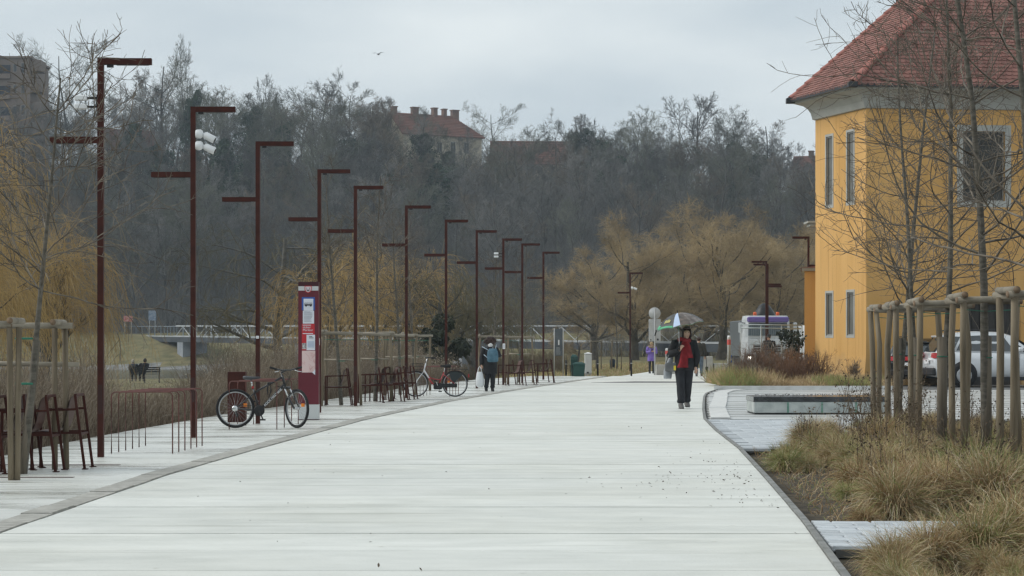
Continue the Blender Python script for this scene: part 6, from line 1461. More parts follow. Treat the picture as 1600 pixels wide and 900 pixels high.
k.loft([[Vector((cx+sx*w_, y+dy, z)) for sx, dy in ((-1, 0), (-.5, -.03), (0, -.012), (.5, -.035), (1, 0), (0, .02))] for cx, w_, y, z in ((-.01, .05, -.10, 1.42), (-.01, .075, -.145, 1.33), (-.02, .085, -.165, 1.2), (-.025, .085, -.172, 1.08), (-.04, .095, -.18, .96), (-.06, .12, -.188, .86))])
k.loft([[Vector((cx+sx*w_, y+dy, z)) for sx, dy in ((-1, 0), (-.4, -.03), (.3, -.012), (1, 0), (0, .02))] for cx, w_, y, z in ((.03, .045, -.11, 1.42), (.05, .06, -.15, 1.32), (.075, .065, -.165, 1.18), (.10, .07, -.172, 1.06))])
k.build('scarf', SCR, wt)
k = MB(); hc = d['head']
k.loft([[hc+Vector((rx*math.cos(a), .018+ry*math.sin(a), z)) for a in np.linspace(-.55, math.pi+.55, 14)]+[hc+Vector((rx*.78*math.cos(a), .018+ry*.78*math.sin(a), z)) for a in np.linspace(math.pi+.55, -.55, 14)] for rx, ry, z in ((.095, .10, -.13), (.104, .112, -.05), (.105, .115, .03), (.098, .108, .09), (.07, .08, .135), (.02, .02, .155))])
k.ball(hc+Vector((0, -.03, .125)), (.078, .07, .035)); k.build('hair', M_HAIRD, wt)
# bag on her side
BAG = mat('bag_grey', (.10, .105, .11), .7, (.17, .175, .18), 6)
bt = thing('shoulder_bag', 'dark grey shoulder bag with a yellow tag on the umbrella person', 'bag', p+Vector((-.30, -.05, .82)), 0); k = MB(); k.box(-.13, .13, -.06, .07, 0, .20, bev=.03); k.build('bag_body', BAG, bt)
k = MB(); k.box(.06, .11, -.075, -.061, .03, .13); k.build('yellow_tag', mat('tag_yellow', (.75, .60, .05), .4), bt)
k = MB(); k.tube([(-.10, 0, .2), (-.02, -.02, .45), (.08, .0, .66)], .012, 6); k.build('strap', BAG, bt)
wb = thing('cloth_bag', 'pale cloth bag hanging behind the arm of the umbrella person', 'bag', p+Vector((-.36, .12, .66)), 0); k = MB(); k.loft([ering((x, 0, z), rx, .06, 12, .1) for x, z, rx in ((.0, 0, .085), (.01, .15, .10), (.04, .32, .08), (.09, .5, .035))]); k.build('bag_body', mat('pale_cloth', (.24, .26, .28), .9, (.36, .38, .40), 7), wb)
k = MB(); k.tube([(.09, 0, .49), (.14, 0, .62)], .012, 6); k.build('handle', MATS['pale_cloth'], wb)
def umbrella(base):
    tip = Vector((1061-800, 0, 0)); s = FPX/p.y
    ap = at(1059, 489, p.y-.12); hand = base
    t = thing('umbrella', 'open dark printed umbrella with a pale blue stripe and green underside', 'umbrella', ap)
    ax = (ap-hand).normalized(); ax = Vector((-.20, -.03, 1)).normalized()
    u = ax.cross(Vector((0, 1, 0))).normalized(); v = ax.cross(u)
    rad = .54; cols = [mat('canopy_dark', (.030, .034, .040), .5), mat('canopy_blue', (.50, .60, .78), .5), mat('canopy_brown', (.10, .08, .07), .5, (.25, .22, .2), 9), mat('canopy_print', (.035, .036, .036), .5, (.10, .10, .09), 14), mat('canopy_slate', (.05, .06, .07), .5), mat('canopy_pictures', (.06, .055, .05), .5, (.22, .17, .14), 7)]
    green = mat('canopy_green', (.06, .36, .17), .6, (.12, .45, .25), 5); n = 8
    def P(a, r, inner=0): 
        dome = -.29*(r/rad)**2.0*1.0-inner; return u*(r*math.cos(a))+v*(r*math.sin(a))+ax*dome
    # orientation of panels seen from the camera, left to right
    order = [2, 4, 0, 2, 0, 0, 3, 5]
    for i in range(n):
        a0 = R(112.5)+2*math.pi*i/n; a1 = a0+2*math.pi/n; k = MB(); K = 6; Mm = 4; g = []
        for r in range(K+1):
            for j in range(Mm+1):
                rr = rad*r/K*(1-.045*math.sin(math.pi*j/Mm)*(r/K)); g.append(P(lerp(a0, a1, j/Mm), max(rr, .004)))
        k.add(g, [(r*(Mm+1)+j, r*(Mm+1)+j+1, (r+1)*(Mm+1)+j+1, (r+1)*(Mm+1)+j) for r in range(K) for j in range(Mm)], True)
        pan = k.build('panel', cols[order[i]], t)
        k = MB(); g2 = [q-ax*.006 for q in g]; k.add(g2, [(r*(Mm+1)+j, (r+1)*(Mm+1)+j, (r+1)*(Mm+1)+j+1, r*(Mm+1)+j+1) for r in range(K) for j in range(Mm)], True); k.build('lining', green, pan)
        k = MB(); k.tube([P(a0, rad*f, .014) for f in np.linspace(0.02, 1.03, 8)], .004, 5); k.build('rib', M_BLACK, t)
        mid = (a0+a1)/2
        if i in (4, 5, 6):
            k = MB(); g4 = [P(lerp(a0, a1, f), rad*rr*(1-.045*math.sin(math.pi*f)*rr))+ax*.004 for rr in (.86+.06*(i == 6), .93+.03*(i == 6), .99) for f in np.linspace(.02, .98, 5)]
            k.add(g4, [(r*5+j, r*5+j+1, r*5+j+6, r*5+j+5) for r in range(2) for j in range(4)], True); k.build('hem', green, pan)
        if order[i] in (5, 4):
            k = MB(); lo_, hi_ = ((.02, .42) if order[i] == 5 else (.3, .5)); NR = 7
            g3 = [P(lerp(a0, a1, f), rad*rr*(1-.045*math.sin(math.pi*f)*rr))+ax*.005 for rr in np.linspace(.06, .985, NR) for f in (lo_, (lo_+hi_)/2, hi_)]
            k.add(g3, [(r*3+j, r*3+j+1, r*3+j+4, r*3+j+3) for r in range(NR-1) for j in range(2)], True); k.build('stripe', cols[1], pan)
        if order[i] in (0, 3):
            k = MB(); c = P(mid, rad*.72)+ax*.012; e1 = (P(mid+.2, rad*.72)-P(mid-.2, rad*.72)).normalized(); e2 = (P(mid, rad*.6)-P(mid, rad*.85)).normalized(); nn = e1.cross(e2)
            if nn.dot(ax) < 0: nn = -nn
            for ox, oy, w_, h_ in ([(-.05, 0, .035, .03), (.0, -.002, .04, .016), (.05, .004, .035, .018)] if order[i] == 0 else [(-.06, 0, .03, .10), (-.02, .0, .03, .075), (.02, .01, .03, .10), (.06, 0, .03, .08)]):
                q = c+e1*ox+e2*oy; k.add([q-e1*w_/2-e2*h_/2+nn*.004, q+e1*w_/2-e2*h_/2+nn*.004, q+e1*w_/2+e2*h_/2+nn*.004, q-e1*w_/2+e2*h_/2+nn*.004], [(0, 1, 2, 3)])
            k.build('print', M_WHITE if order[i] == 0 else mat('print_yellow', (.52, .48, .16), .6), pan)
    k = MB(); k.tube([ax*.06, ax*-.01], [.008, .012], 6); k.build('ferrule', M_BLACK, t)
    k = MB(); k.tube([ax*-.02, hand-ap+Vector((0, 0, -.05))], .007, 6); k.build('shaft', M_CHROME, t)
    k = MB(); h0 = hand-ap; k.tube([h0+Vector((0, 0, .08)), h0+Vector((0, 0, -.08))], .014, 8); k.build('handle', M_BLACK, t)
    k = MB(); q = P(R(5), rad*1.02); k.tube([q+ax*.03, q, q+Vector((-.03, 0, -.10))], .016, 6); k.build('closing_strap', M_BLACK, t)
umbrella(p+Vector((-.12, -.25, 1.36)))
# person with the backpack
p2 = G(766, 611.5)
bt2, d = person('black-coated person with fluffy dark hair and white face mask, blue backpack worn in front', p2, R(6), 1.56, dict(kl=(-.09, -.02, .49), al=(-.13, .06, .10), kr=(.08, -.05, .49), ar=(.07, -.03, .09), el=(-.27, .03, 1.10), wl=(-.29, -.03, .86), er=(.29, -.02, 1.17), wr=(.18, -.14, 1.20), hdr=(-.5, -.2, .3)))
trousers(bt2, d, M_TROU, .095, .07); shoes(bt2, d, mat('dark_shoe', (.03, .03, .03), .7))
coat(bt2, d, M_COATB, STD_COAT(.58, 1.16), (.092, .082, .062))
hc = d['head']; k = MB(); rr = random.Random(4)
k.ball(hc+Vector((0, .03, .075)), (.175, .15, .15), 14, 9)
for i in range(60):
    a, b = rr.uniform(0, 6.28), rr.uniform(-.2, 1.2); q = Vector((math.cos(a)*math.cos(b), math.sin(a)*math.cos(b), math.sin(b)))
    if q.y < -.55 and q.z < .35: continue
    k.ball(hc+Vector((0, .02, .06))+Vector((q.x*.172, q.y*.145, q.z*.15)), .042, 6, 4)
k.build('hair', M_HAIRD, bt2)
k = MB(); k.loft([[hc+Vector((x*w_, y, z)) for x, y in ((-1, -.045), (-.5, -.095), (0, -.118-dp), (.5, -.095), (1, -.045), (0, -.03))] for w_, dp, z in ((.045, 0, -.105), (.075, .012, -.075), (.088, .02, -.035), (.085, .012, .0), (.06, -.01, .018))]); k.build('face_mask', mat('mask_white', (.75, .75, .74), .8), bt2)
bp = thing('backpack', 'teal blue backpack worn on the chest of the person with the face mask', 'backpack', p2+Vector((.07, -.17, .90)), R(6)); TEAL = mat('teal_cloth', (.05, .12, .17), .75, (.09, .18, .24), 8, 5, .4, 40)
k = MB(); k.loft([[Vector((sx*w_, -dp*(.2 if sy > 0 else 1)*sy*-1 if False else sy*dp-.06, z)) for sx, sy in ((-1, .6), (-1, -.4), (-.7, -1), (.7, -1), (1, -.4), (1, .6))] for w_, dp, z in ((.13, .06, -.02), (.165, .10, .02), (.165, .11, .18), (.15, .10, .30), (.11, .07, .36), (.05, .04, .38))]); k.build('bag_body', TEAL, bp)
k = MB(); k.box(-.11, .11, -.185, -.165, .02, .15, bev=.008); k.build('pocket', TEAL, bp)
k = MB(); k.loft([[Vector((sx*w_, y, z)) for sx in (-1, 1)]+[Vector((sx*w_, y+.02, z-.01)) for sx in (1, -1)] for w_, y, z in ((.12, -.17, .22), (.14, -.165, .30), (.11, -.10, .385))]); k.build('flap', TEAL, bp)
STR = mat('pale_strap', (.35, .42, .48), .7)
for a, b in (((-.12, -.06, .33), (-.30, .08, .44)), ((.08, -.06, .36), (.12, .10, .50)), ((-.15, -.03, .10), (-.25, .08, .20))): k = MB(); k.tube([a, lerp(Vector(a), Vector(b), .5)+Vector((0, -.03, 0)), b], .014, 6); k.build('strap', STR, bp)
k = MB(); k.tube([(-.03, -.06, .37), (0, -.07, .42), (.03, -.06, .37)], .008, 6); k.build('grab_loop', STR, bp)
sb = thing('shopping_bag', 'white plastic shopping bag hanging from the hand of the person with the backpack', 'bag', p2+Vector((-.315, -.06, .13)), 0)
k = MB(); k.loft([ering((0, 0, z), rx, ry, 14, .09, z*8) for z, rx, ry in ((0, .08, .06), (.06, .12, .09), (.22, .125, .09), (.38, .10, .07), (.46, .075, .05))]); k.build('bag_body', mat('bag_white', (.70, .72, .74), .5), sb)
k = MB(); k.tube([(-.06, 0, .45), (-.04, 0, .56), (0, .0, .62), (.04, 0, .56), (.06, 0, .45)], .013, 6); k.build('handles', MATS['bag_white'], sb)
# person in purple, looking at a phone
p3 = G(1018, 583.5)
pt, d = person('person in purple padded coat looking down at a phone beside the traffic sign', p3+Vector((0, 0, 0)), R(8), 1.52, dict(head=(.0, -.05, 1.53), el=(-.24, -.02, 1.12), wl=(-.04, -.22, 1.17), er=(.24, -.02, 1.12), wr=(.06, -.22, 1.17), hdl=(.5, -.4, .2), hdr=(-.5, -.4, .2)))
trousers(pt, d, M_TROU, .075, .055); shoes(pt, d, mat('dark_shoe', (.03, .03, .03), .7)); PUR = mat('purple_padding', (.16, .10, .40), .6, (.24, .17, .52), 4, 4, .5, 14)
coat(pt, d, PUR, STD_COAT(.66, 1.12), (.092, .085, .06)); FUR = mat('beige_fur', (.22, .16, .10), .95, (.34, .27, .19), 30, 5, .8, 90)
k = MB(); k.tube([Vector((.15*math.cos(a), .02+.12*math.sin(a), 1.42+.03*math.sin(a))) for a in np.linspace(0, 6.28, 16)[:-1]], .055, 8, closed=True); k.build('fur_collar', FUR, pt)
k = MB(); k.ball(d['head']+Vector((0, .03, .05)), (.10, .105, .115), 12, 8); k.build('hair', mat('blond_hair', (.30, .21, .11), .7, (.42, .31, .18), 30), pt)
ph = thing('phone', 'small dark phone held in both hands by the person in purple', 'phone', p3+Vector((.01, -.245, 1.10)), 0); k = MB(); k.box(-.035, .035, -.006, .006, -.03, .10, Matrix.Rotation(R(-40), 4, 'X'), bev=.003); k.build('case', M_BLACK, ph); k = MB(); k.box(-.031, .031, .0065, .008, -.024, .094, Matrix.Rotation(R(-40), 4, 'X')); k.build('screen', mat('phone_glass', (.05, .06, .07), .1), ph)
# man behind the umbrella woman
p4 = G(1092, 588)
mt, d = person('person in olive jacket and jeans walking away, behind the umbrella', p4, R(172), 1.72, dict(kl=(-.10, -.08, .49), al=(-.11, -.10, .10)))
trousers(mt, d, mat('blue_jeans', (.10, .14, .19), .85, (.16, .21, .27), 6), .095, .075); shoes(mt, d, M_SHOE); coat(mt, d, mat('olive_jacket', (.035, .034, .028), .85, (.055, .052, .042), 5), STD_COAT(.86, 1.10), (.09, .08, .06))
k = MB(); k.ball(d['head']+Vector((0, .015, .045)), (.088, .10, .105), 12, 8); k.build('hair', M_HAIRD, mt)
tr = thing('shopping_trolley', 'dark upright trolley handle with a small wheel beside the person in jeans', 'trolley', p4+Vector((.30, -.15, 0)), 0)
k = MB(); k.tube([(0, .1, .95), (.04, 0, .2), (.05, -.02, .1)], .014, 6); k.build('handle_bar', M_BLACK, tr); k = MB(); k.lathe([(.08, -.02), (.08, .02)], 14, Matrix.Translation((.05, -.02, .081)) @ Matrix.Rotation(R(90), 4, 'Y')); k.build('wheel', M_TYRE, tr)
k = MB(); k.box(-.03, .09, -.05, .05, .17, .42, bev=.02); k.build('pouch', M_BLACK, tr)
# dark figure by the lorry
p5 = at(1152, 583, 110); p5.z = 0.09
dk, d = person('person all in black with white sleeve stripes, left of the lorry', (p5.x, 96.5, .09), R(-25), 1.74, dict(kr=(.1, -.1, .5)))
trousers(dk, d, M_TROU, .09, .07); shoes(dk, d, M_SHOE); o = coat(dk, d, M_COATB, STD_COAT(.84, 1.05)); k = MB(); k.ball(d['head']+Vector((0, .02, .04)), (.09, .10, .11), 12, 8); k.build('hood', M_COATB, dk)
for s in 'lr': k = MB(); k.tube([d['s'+s]+Vector((0, -.088, -.03)), lerp(d['s'+s], d['e'+s], .7)+Vector((0, -.082, 0))], .009, 5); k.build('sleeve_stripe', M_WHITE, dk)
# couple on the river bench
bx, by = (217-800)*136/FPX, 136.0; bz = CAM_H+(HORIZON-596.5)*by/FPX
bn = thing('park_bench', 'black iron slatted bench at the river with two people on it', 'bench', (bx+.35, by, bz), R(12))
for zz, yy_, an in ((.44, -.02, 0), (.44, .1, 0), (.44, .22, 0)): k = MB(); k.box(-.9, .9, yy_, yy_+.09, zz, zz+.035); k.build('slat', M_BLACK, bn)
for zz in (.55, .67, .79): k = MB(); k.box(-.9, .9, -.10-(zz-.5)*.25, -.07-(zz-.5)*.25, zz, zz+.085); k.build('slat', M_BLACK, bn)
for x in (-.85, 0, .85): k = MB(); k.tube([(x, .32, -.05), (x, .28, .42), (x, -.05, .42), (x, -.20, .88)], .028, 6); k.tube([(x, -.05, .42), (x, -.18, .0), (x, -.22, -.05)], .028, 6); k.tube([(x, .28, .42), (x, .26, .62), (x, -.12, .66)], .02, 6); k.build('iron_side', M_BLACK, bn)
def seated(label, dx, H, m, hair, lean):
    t, d = person(label, (bx+.35+dx, by+.02, bz-.40), R(192), H, dict(pel=(0, 0, .90), chest=(lean, -.02, 1.22), neck=(lean*1.4, -.02, 1.40), head=(lean*1.6, -.03, 1.53), hl=(-.09, -.02, .88), hr=(.09, -.02, .88), kl=(-.1, -.45, .90), kr=(.1, -.45, .90), al=(-.1, -.47, .50), ar=(.1, -.47, .50), sl=(-.19+lean*1.3, 0, 1.35), sr=(.19+lean*1.3, 0, 1.35), el=(-.24, -.1, 1.10), er=(.24, -.1, 1.1), wl=(-.1, -.28, 1.0), wr=(.1, -.28, 1.0)))
    trousers(t, d, M_TROU); shoes(t, d, M_SHOE); c = [((lean*f, .0, z), rx, ry) for z, rx, ry, f in ((.80, .21, .16, 0), (.95, .21, .17, .1), (1.1, .22, .165, .5), (1.25, .22, .155, 1), (1.36, .18, .12, 1.3), (1.44, .08, .08, 1.5))]
    coat(t, d, m, c, (.095, .085, .065)); k = MB(); k.ball(d['head']+Vector((0, .02, .04)), (.10, .11, .125), 12, 8); k.build('hair', hair, t)
seated('seated person in dark padded jacket and pale cap, left one on the river bench', -.62, 1.74, mat('padded_navy', (.012, .015, .022), .6, (.03, .035, .045), 5, 4, .6, 9), mat('pale_cap', (.35, .33, .29), .8), .05)
seated('seated dark-haired person leaning on the other, right one on the river bench', -.16, 1.80, M_COATB, mat('black_hair', (.012, .010, .010), .6), -.10)
# ---------------------------------------------------------------- vehicles
M_GLASS = mat('car_glass', (.03, .036, .04), .08, (.05, .058, .062), 1.5, spec=.9); M_CARW = mat('white_car_paint', (.66, .68, .70), .25, coat=.8); M_CARB = mat('black_car_paint', (.010, .010, .011), .2, coat=.8); M_TRIMB = mat('black_trim', (.018, .018, .02), .6); M_TAIL = mat('tail_lamp_red', (.45, .012, .02), .2, (.6, .03, .04), 20, coat=.8)
def car(label, loc, rz, paint, L=4.5, Wd=1.82, H=1.62, red=False):
    """nose towards +x"""
    t = thing('parked_car', label, 'car', loc, rz); hw = Wd/2; x0 = -.95
    # lower body: stations along x with (half width, sill z, belt z)
    st = [(-.93, .72, .50, .78), (-.88, .82, .34, .96), (-.6, .90, .28, 1.02), (.2, .91, .26, 1.0), (1.6, .91, .26, .97), (2.3, .90, .27, .95), (2.95, .86, .30, .86), (3.35, .76, .36, .74), (3.5, .6, .45, .66)]
    k = MB(); rings = []
    for x, w_, a, b in st: rings.append([Vector((x, sy*w_*f, z)) for sy, f, z in ((-1, .93, a), (-1, 1.0, lerp(a, b, .35)), (-1, 1.0, lerp(a, b, .72)), (-1, .955, b), (0, .9, b+.015), (1, .955, b), (1, 1.0, lerp(a, b, .72)), (1, 1.0, lerp(a, b, .35)), (1, .93, a), (0, .9, a-.02))])
    k.loft(rings); body = k.build('body', paint, t)
    # roof and pillars
    cab = [(-.86, .74, .97, 1.02), (-.62, .72, 1.0, 1.38), (-.35, .70, 1.0, 1.57), (.3, .70, .99, 1.62), (1.0, .69, .98, 1.60), (1.35, .68, .97, 1.50), (1.75, .72, .96, 1.20), (2.12, .76, .94, 1.0)]
    k = MB(); rings = []
    for x, w_, a, b in cab: rings.append([Vector((x, sy*w_*f, z)) for sy, f, z in ((-1, 1.16, a), (-1, 1.10, lerp(a, b, .5)), (-1, .97, lerp(a, b, .9)), (-1, .85, b), (1, .85, b), (1, .97, lerp(a, b, .9)), (1, 1.10, lerp(a, b, .5)), (1, 1.16, a))])
    k.loft(rings); k.build('cabin', paint, t)
    for sy in (-1, 1):
        for q in ([(-.62, 1.06), (-.38, 1.06), (-.16, 1.46), (-.30, 1.47), (-.48, 1.34)], [(-.30, 1.06), (.45, 1.05), (.42, 1.50), (-.08, 1.48)], [(.53, 1.05), (1.42, 1.03), (1.12, 1.44), (.92, 1.50), (.50, 1.50)], [(1.50, 1.03), (1.86, 1.01), (1.62, 1.17), (1.40, 1.30)]):
            def yv(x, z): 
                w_ = np.interp(x, [c[0] for c in cab], [c[1] for c in cab]); a = np.interp(x, [c[0] for c in cab], [c[2] for c in cab]); b = np.interp(x, [c[0] for c in cab], [c[3] for c in cab]); f = (z-a)/(b-a); return sy*(w_*np.interp(f, [0, .5, .9, 1], [1.16, 1.10, .97, .85])+.022)
            pts = [Vector((x, yv(x, z), z)) for x, z in q]; k = MB(); k.add(pts, [tuple(range(len(pts)))]); k.build('side_window', M_GLASS, t)
        k = MB(); k.tube([(-.5, sy*.64, 1.60), (-.3, sy*.64, 1.65), (.9, sy*.63, 1.665), (1.05, sy*.63, 1.62)], .018, 6); k.build('roof_rail', M_TRIMB, t)
        k = MB(); k.box(1.45, 1.62, sy*.95-.09, sy*.95+.09, 1.02, 1.16, bev=.04); k.build('wing_mirror', paint, t)
        for dx in (-.02, .98): k = MB(); k.box(dx-.1, dx+.1, sy*.915-.012, sy*.915+.012, .90, .925, bev=.006); k.build('door_handle', paint, t)
        for dx in (.49, 1.52, -.36): k = MB(); k.box(dx-.005, dx+.005, sy*.912-.003, sy*.912+.003, .42, .98); k.build('door_gap', M_TRIMB, body)
        k = MB(); k.box(-.2, 2.3, sy*.885-.03, sy*.885+.03, .20, .30); k.build('sill', M_TRIMB, t)
        k = MB(); k.add([(-.955, sy*.50, .86), (-.93, sy*.80, .84), (-.70, sy*.915, .90), (-.72, sy*.90, .985), (-.915, sy*.80, 1.0), (-.94, sy*.5, .985)], [(0, 1, 4, 5), (1, 2, 3, 4)]); k.v = [(x-.012, y*1.008, z) for x, y, z in k.v]; k.build('tail_lamp', M_TAIL, t)
        k = MB(); k.box(3.12, 3.36, sy*.68-.1, sy*.68+.1, .66, .76, bev=.03); k.build('headlight', M_WHITE, t)
        for wx in (-.10, 2.62):
            k = MB(); k.lathe([(.39, -.012), (.39, .012)], 26, Matrix.Translation((wx, sy*.912, .37)) @ Matrix.Rotation(R(90), 4, 'X')); k.build('wheel_arch', M_TRIMB, t)
            w = MB(); w.lathe([(.22, -.10), (.32, -.11), (.345, -.08), (.345, .08), (.32, .11), (.22, .10)], 26, Matrix.Translation((wx, sy*.85, .345)) @ Matrix.Rotation(R(90), 4, 'X')); wh = w.build('wheel', M_TYRE, t)
            w = MB(); w.lathe([(.21, -.07), (.225, .085), (.20, .088)], 22, Matrix.Translation((wx, sy*.87, .345)) @ Matrix.Rotation(R(90), 4, 'X')); w.build('rim', MATS['rim_metal'], wh)
            w = MB()
            for q in range(5): an = 2*math.pi*q/5; w.bar((wx, sy*.972, .345), (wx+.2*math.cos(an), sy*.968, .345+.2*math.sin(an)), .05, .02)
            w.build('rim_spokes', MATS['rim_metal'], wh)
    k = MB(); k.add([(-.885, -.62, 1.04), (-.885, .62, 1.04), (-.60, .58, 1.42), (-.60, -.58, 1.42)], [(0, 1, 2, 3)]); k.v = [(x-.03, y, z) for x, y, z in k.v]; k.build('rear_window', M_GLASS, t)
    k = MB(); k.add([(1.37, -.6, 1.47), (1.37, .6, 1.47), (2.10, .72, 1.02), (2.10, -.72, 1.02)], [(0, 1, 2, 3)]); k.v = [(x+.03, y, z+.02) for x, y, z in k.v]; k.build('windscreen', M_GLASS, t)
    k = MB(); k.box(-1.0, -.86, -.80, .80, .34, .56, bev=.04); k.build('rear_bumper', M_TRIMB, t)
    k = MB(); k.box(-.985, -.955, -.26, .26, .68, .79); k.build('number_plate', M_WHITE, t)
    if red: k = MB(); k.box(-.975, -.94, -.5, .5, .86, .99); k.build('lamp_bar', M_TAIL, t)
    k = MB(); k.box(-.72, -.52, -.55, .55, 1.44, 1.50, bev=.02); k.build('roof_spoiler', paint, t)
    return t
s = FPX/76.3
car('white estate car parked side-on in front of the dark doorway, behind the stakes', ((1447-800)/s+1.05, 76.0, .004), R(3), M_CARW).scale = (1.13, 1.13, 1.13)
s2 = FPX/78.0
car('black hatchback with a full-width red tail light, half hidden behind the white car', ((1425-800)/s2+.2, 77.9, .004), R(62), M_CARB, red=True)
def lorry():
    Y = 118; s = FPX/Y; x = (1200-800)/s; t = thing('lorry', 'white lorry with purple roof visor and orange beacons behind the wire fence', 'lorry', (x, Y, float(ground_z(x, Y))+.05)); g = t.location.z
    Z = lambda py: CAM_H+(HORIZON-py)/s-g
    WH = mat('lorry_white', (.44, .46, .47), .45, (.56, .58, .59), 1.5); PU = mat('lorry_purple', (.13, .09, .28), .45); w = 1.18
    def rounded(w_, r): return [(-w_, r), (-w_+r*.6, .0), (w_-r*.6, .0), (w_, r), (w_, 2.0), (-w_, 2.0)]
    k = MB(); k.loft([[Vector((x_, y_+dy, z)) for x_, y_ in rounded(ww, .25)] for ww, dy, z in ((w, .0, .55), (w, -.03, 1.2), (w*.99, .0, Z(524)), (w*.96, .16, Z(499)), (w*.90, .35, Z(493)))], smooth=False); k.build('cab', WH, t)
    k = MB(); k.add([(-w*.86, -.02, Z(524.5)), (w*.86, -.02, Z(524.5)), (w*.83, .14, Z(505)), (-w*.83, .14, Z(505))], [(0, 1, 2, 3)]); k.v = [(a, b-.03, c) for a, b, c in k.v]; k.build('windscreen', mat('lorry_glass', (.05, .07, .08), .1, (.08, .10, .11), 1), t)
    k = MB(); k.box(-w*.9, w*.9, -.12, .22, Z(503.5), Z(495), bev=.06); k.build('sun_visor', PU, t)
    for dx in (-.62, .55): k = MB(); k.lathe([(.09, 0), (.09, .13), (.07, .19)], 12, Matrix.Translation((dx, .5, Z(493)))); k.build('beacon', mat('beacon_orange', (.75, .13, .03), .3), t)
    k = MB(); k.box(-w*.80, w*.80, -.09, -.035, Z(538), Z(530), bev=.02); k.build('grille', WH, t)
    for q in range(3): k = MB(); zz = Z(541+4*q); k.box(-w*.62, w*.62, -.07, -.03, zz-.04, zz+.04); k.build('grille_slat', M_TRIMB, t)
    k = MB(); k.box(-w*1.02, w*1.02, -.14, .3, .42, .92, bev=.05); bm_ = k.build('bumper', mat('lorry_bumper', (.10, .10, .11), .5), t)
    for sx in (-1, 1):
        k = MB(); k.box(sx*.9-.17, sx*.9+.17, -.17, -.13, .60, .80, bev=.015); h = k.build('headlight', M_WHITE, t)
        k = MB(); k.box(sx*(w+.22)-.10, sx*(w+.22)+.10, .05, .17, Z(520), Z(504), bev=.03); k.build('wing_mirror', WH, t)
        k = MB(); k.tube([(sx*w*.97, .2, Z(505)), (sx*(w+.2), .1, Z(504))], .025, 6); k.build('mirror_arm', M_TRIMB, t)
        k = MB(); k.lathe([(.5, -.15), (.5, .15)], 20, Matrix.Translation((sx*.98, 1.3, .5)) @ Matrix.Rotation(R(90), 4, 'Y')); k.build('wheel', M_TYRE, t)
    em = bpy.data.materials.new('headlight_glow'); em.use_nodes = True; b = em.node_tree.nodes['Principled BSDF']; b.inputs['Emission Color'].default_value = (1, .93, .8, 1); b.inputs['Emission Strength'].default_value = 12
    k = MB(); k.lathe([(.07, -.19), (.07, -.172)], 12, Matrix.Translation((-.95, 0, .72)) @ Matrix.Identity(4) @ Matrix.Rotation(R(90), 4, 'X') @ Matrix.Translation((0, 0, .37))); k.build('lit_lamp', em, t)
    k = MB(); k.box(-1.2, 1.2, 2.1, 8, .8, Z(500), bev=.04); k.build('cargo_body', mat('lorry_body', (.09, .10, .105), .5), t)
    k = MB(); k.lathe([(.55, 0), (.6, .3), (.3, .75), (.1, .9)], 10, Matrix.Translation((.1, 2.6, Z(500)))); k.build('crane_head', M_BLACK, t)
    k = MB(); k.box(-1.0, 1.0, .3, 8, .3, .8); k.build('chassis', M_TRIMB, t)
    Y = 112; s = FPX/Y; x = 1257-800; t2 = thing('delivery_van', 'white van mostly hidden behind the left edge of the yellow house', 'van', (x/s+1.0, Y, .02))
    k = MB(); k.loft([[Vector((x_, y_+dy, z)) for x_, y_ in rounded(.98, .2)] for dy, z in ((0, .4), (-.05, 1.1), (.25, 1.75), (.5, 2.2), (.7, 2.3))], smooth=False); k.build('body', WH, t2)
    k = MB(); k.add([(-.84, .0, 1.22), (.84, .0, 1.22), (.78, .29, 1.72), (-.78, .29, 1.72)], [(0, 1, 2, 3)]); k.v = [(a, b-.05, c) for a, b, c in k.v]; k.build('windscreen', MATS['lorry_glass'], t2)
    k = MB(); k.box(-.98, .98, -.1, .2, .3, .6, bev=.04); k.build('bumper', M_TRIMB, t2)
    for sx in (-1, 1): k = MB(); k.lathe([(.33, -.1), (.33, .1)], 18, Matrix.Translation((sx*.86, .9, .33)) @ Matrix.Rotation(R(90), 4, 'Y')); k.build('wheel', M_TYRE, t2)
lorry()
# ---- the bird
b = at(591, 85, 160); t = thing('bird', 'small grey gull gliding in the pale sky', 'bird', b, R(-20)); GW = mat('gull_grey', (.30, .32, .34), .8)
k = MB(); k.loft([ering((0, 0, 0), r, r, 8) for r in ()]) if False else None
k = MB(); k.tube([(0, -.2, -.01), (0, -.12, .01), (0, 0, .0), (0, .14, .0), (0, .24, .01)], [.015, .04, .05, .035, .008], 8); k.build('body', GW, t)
for sx in (-1, 1):
    k = MB(); P = [(0, .0, .03), (sx*.22, .02, .12), (sx*.45, .06, .10)]; A_ = [Vector(P[0])+Vector((0, -.07, 0)), Vector(P[1])+Vector((0, -.06, 0)), Vector(P[2])+Vector((0, -.01, 0))]; B_ = [Vector(P[0])+Vector((0, .08, 0)), Vector(P[1])+Vector((0, .07, 0)), Vector(P[2])+Vector((0, .03, 0))]
    for o in (0, .012): k.add([q+Vector((0, 0, o)) for q in A_+B_], [(0, 1, 4, 3), (1, 2, 5, 4)])
    k.build('wing', GW, t)
k = MB(); k.add([(0, .2, .0), (-.05, .34, 0), (.05, .34, 0), (0, .2, .012), (-.05, .34, .012), (.05, .34, .012)], [(0, 1, 2), (3, 5, 4), (1, 4, 5, 2)]); k.build('tail', GW, t)
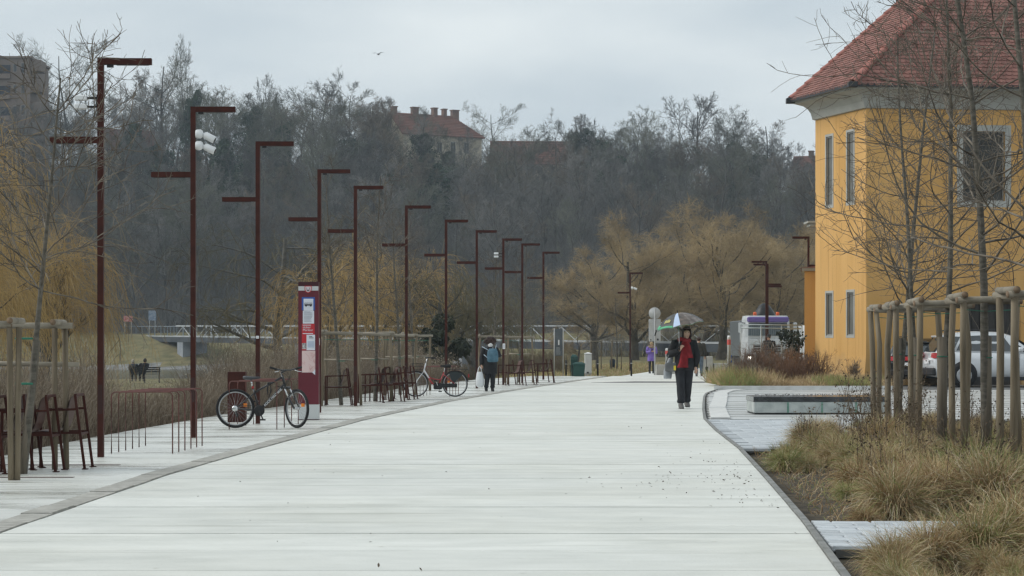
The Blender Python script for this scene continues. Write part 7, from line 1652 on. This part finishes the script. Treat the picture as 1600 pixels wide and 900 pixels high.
# ---------------------------------------------------------------- haze
def haze():
    m = bpy.data.materials.new('haze_air'); m.use_nodes = True; t = m.node_tree; t.nodes.clear()
    o = t.nodes.new('ShaderNodeOutputMaterial'); v = t.nodes.new('ShaderNodeVolumePrincipled'); v.inputs['Color'].default_value = (.76, .89, 1.0, 1); v.inputs['Density'].default_value = HAZE_D; v.inputs['Anisotropy'].default_value = .1
    t.links.new(v.outputs[0], o.inputs['Volume']); k = MB(); k.box(-950, 950, -80, 3050, -6, 75); tag(k.build('haze', m), kind='stuff')
HAZE_D = .00028
if HAZE_D: haze()
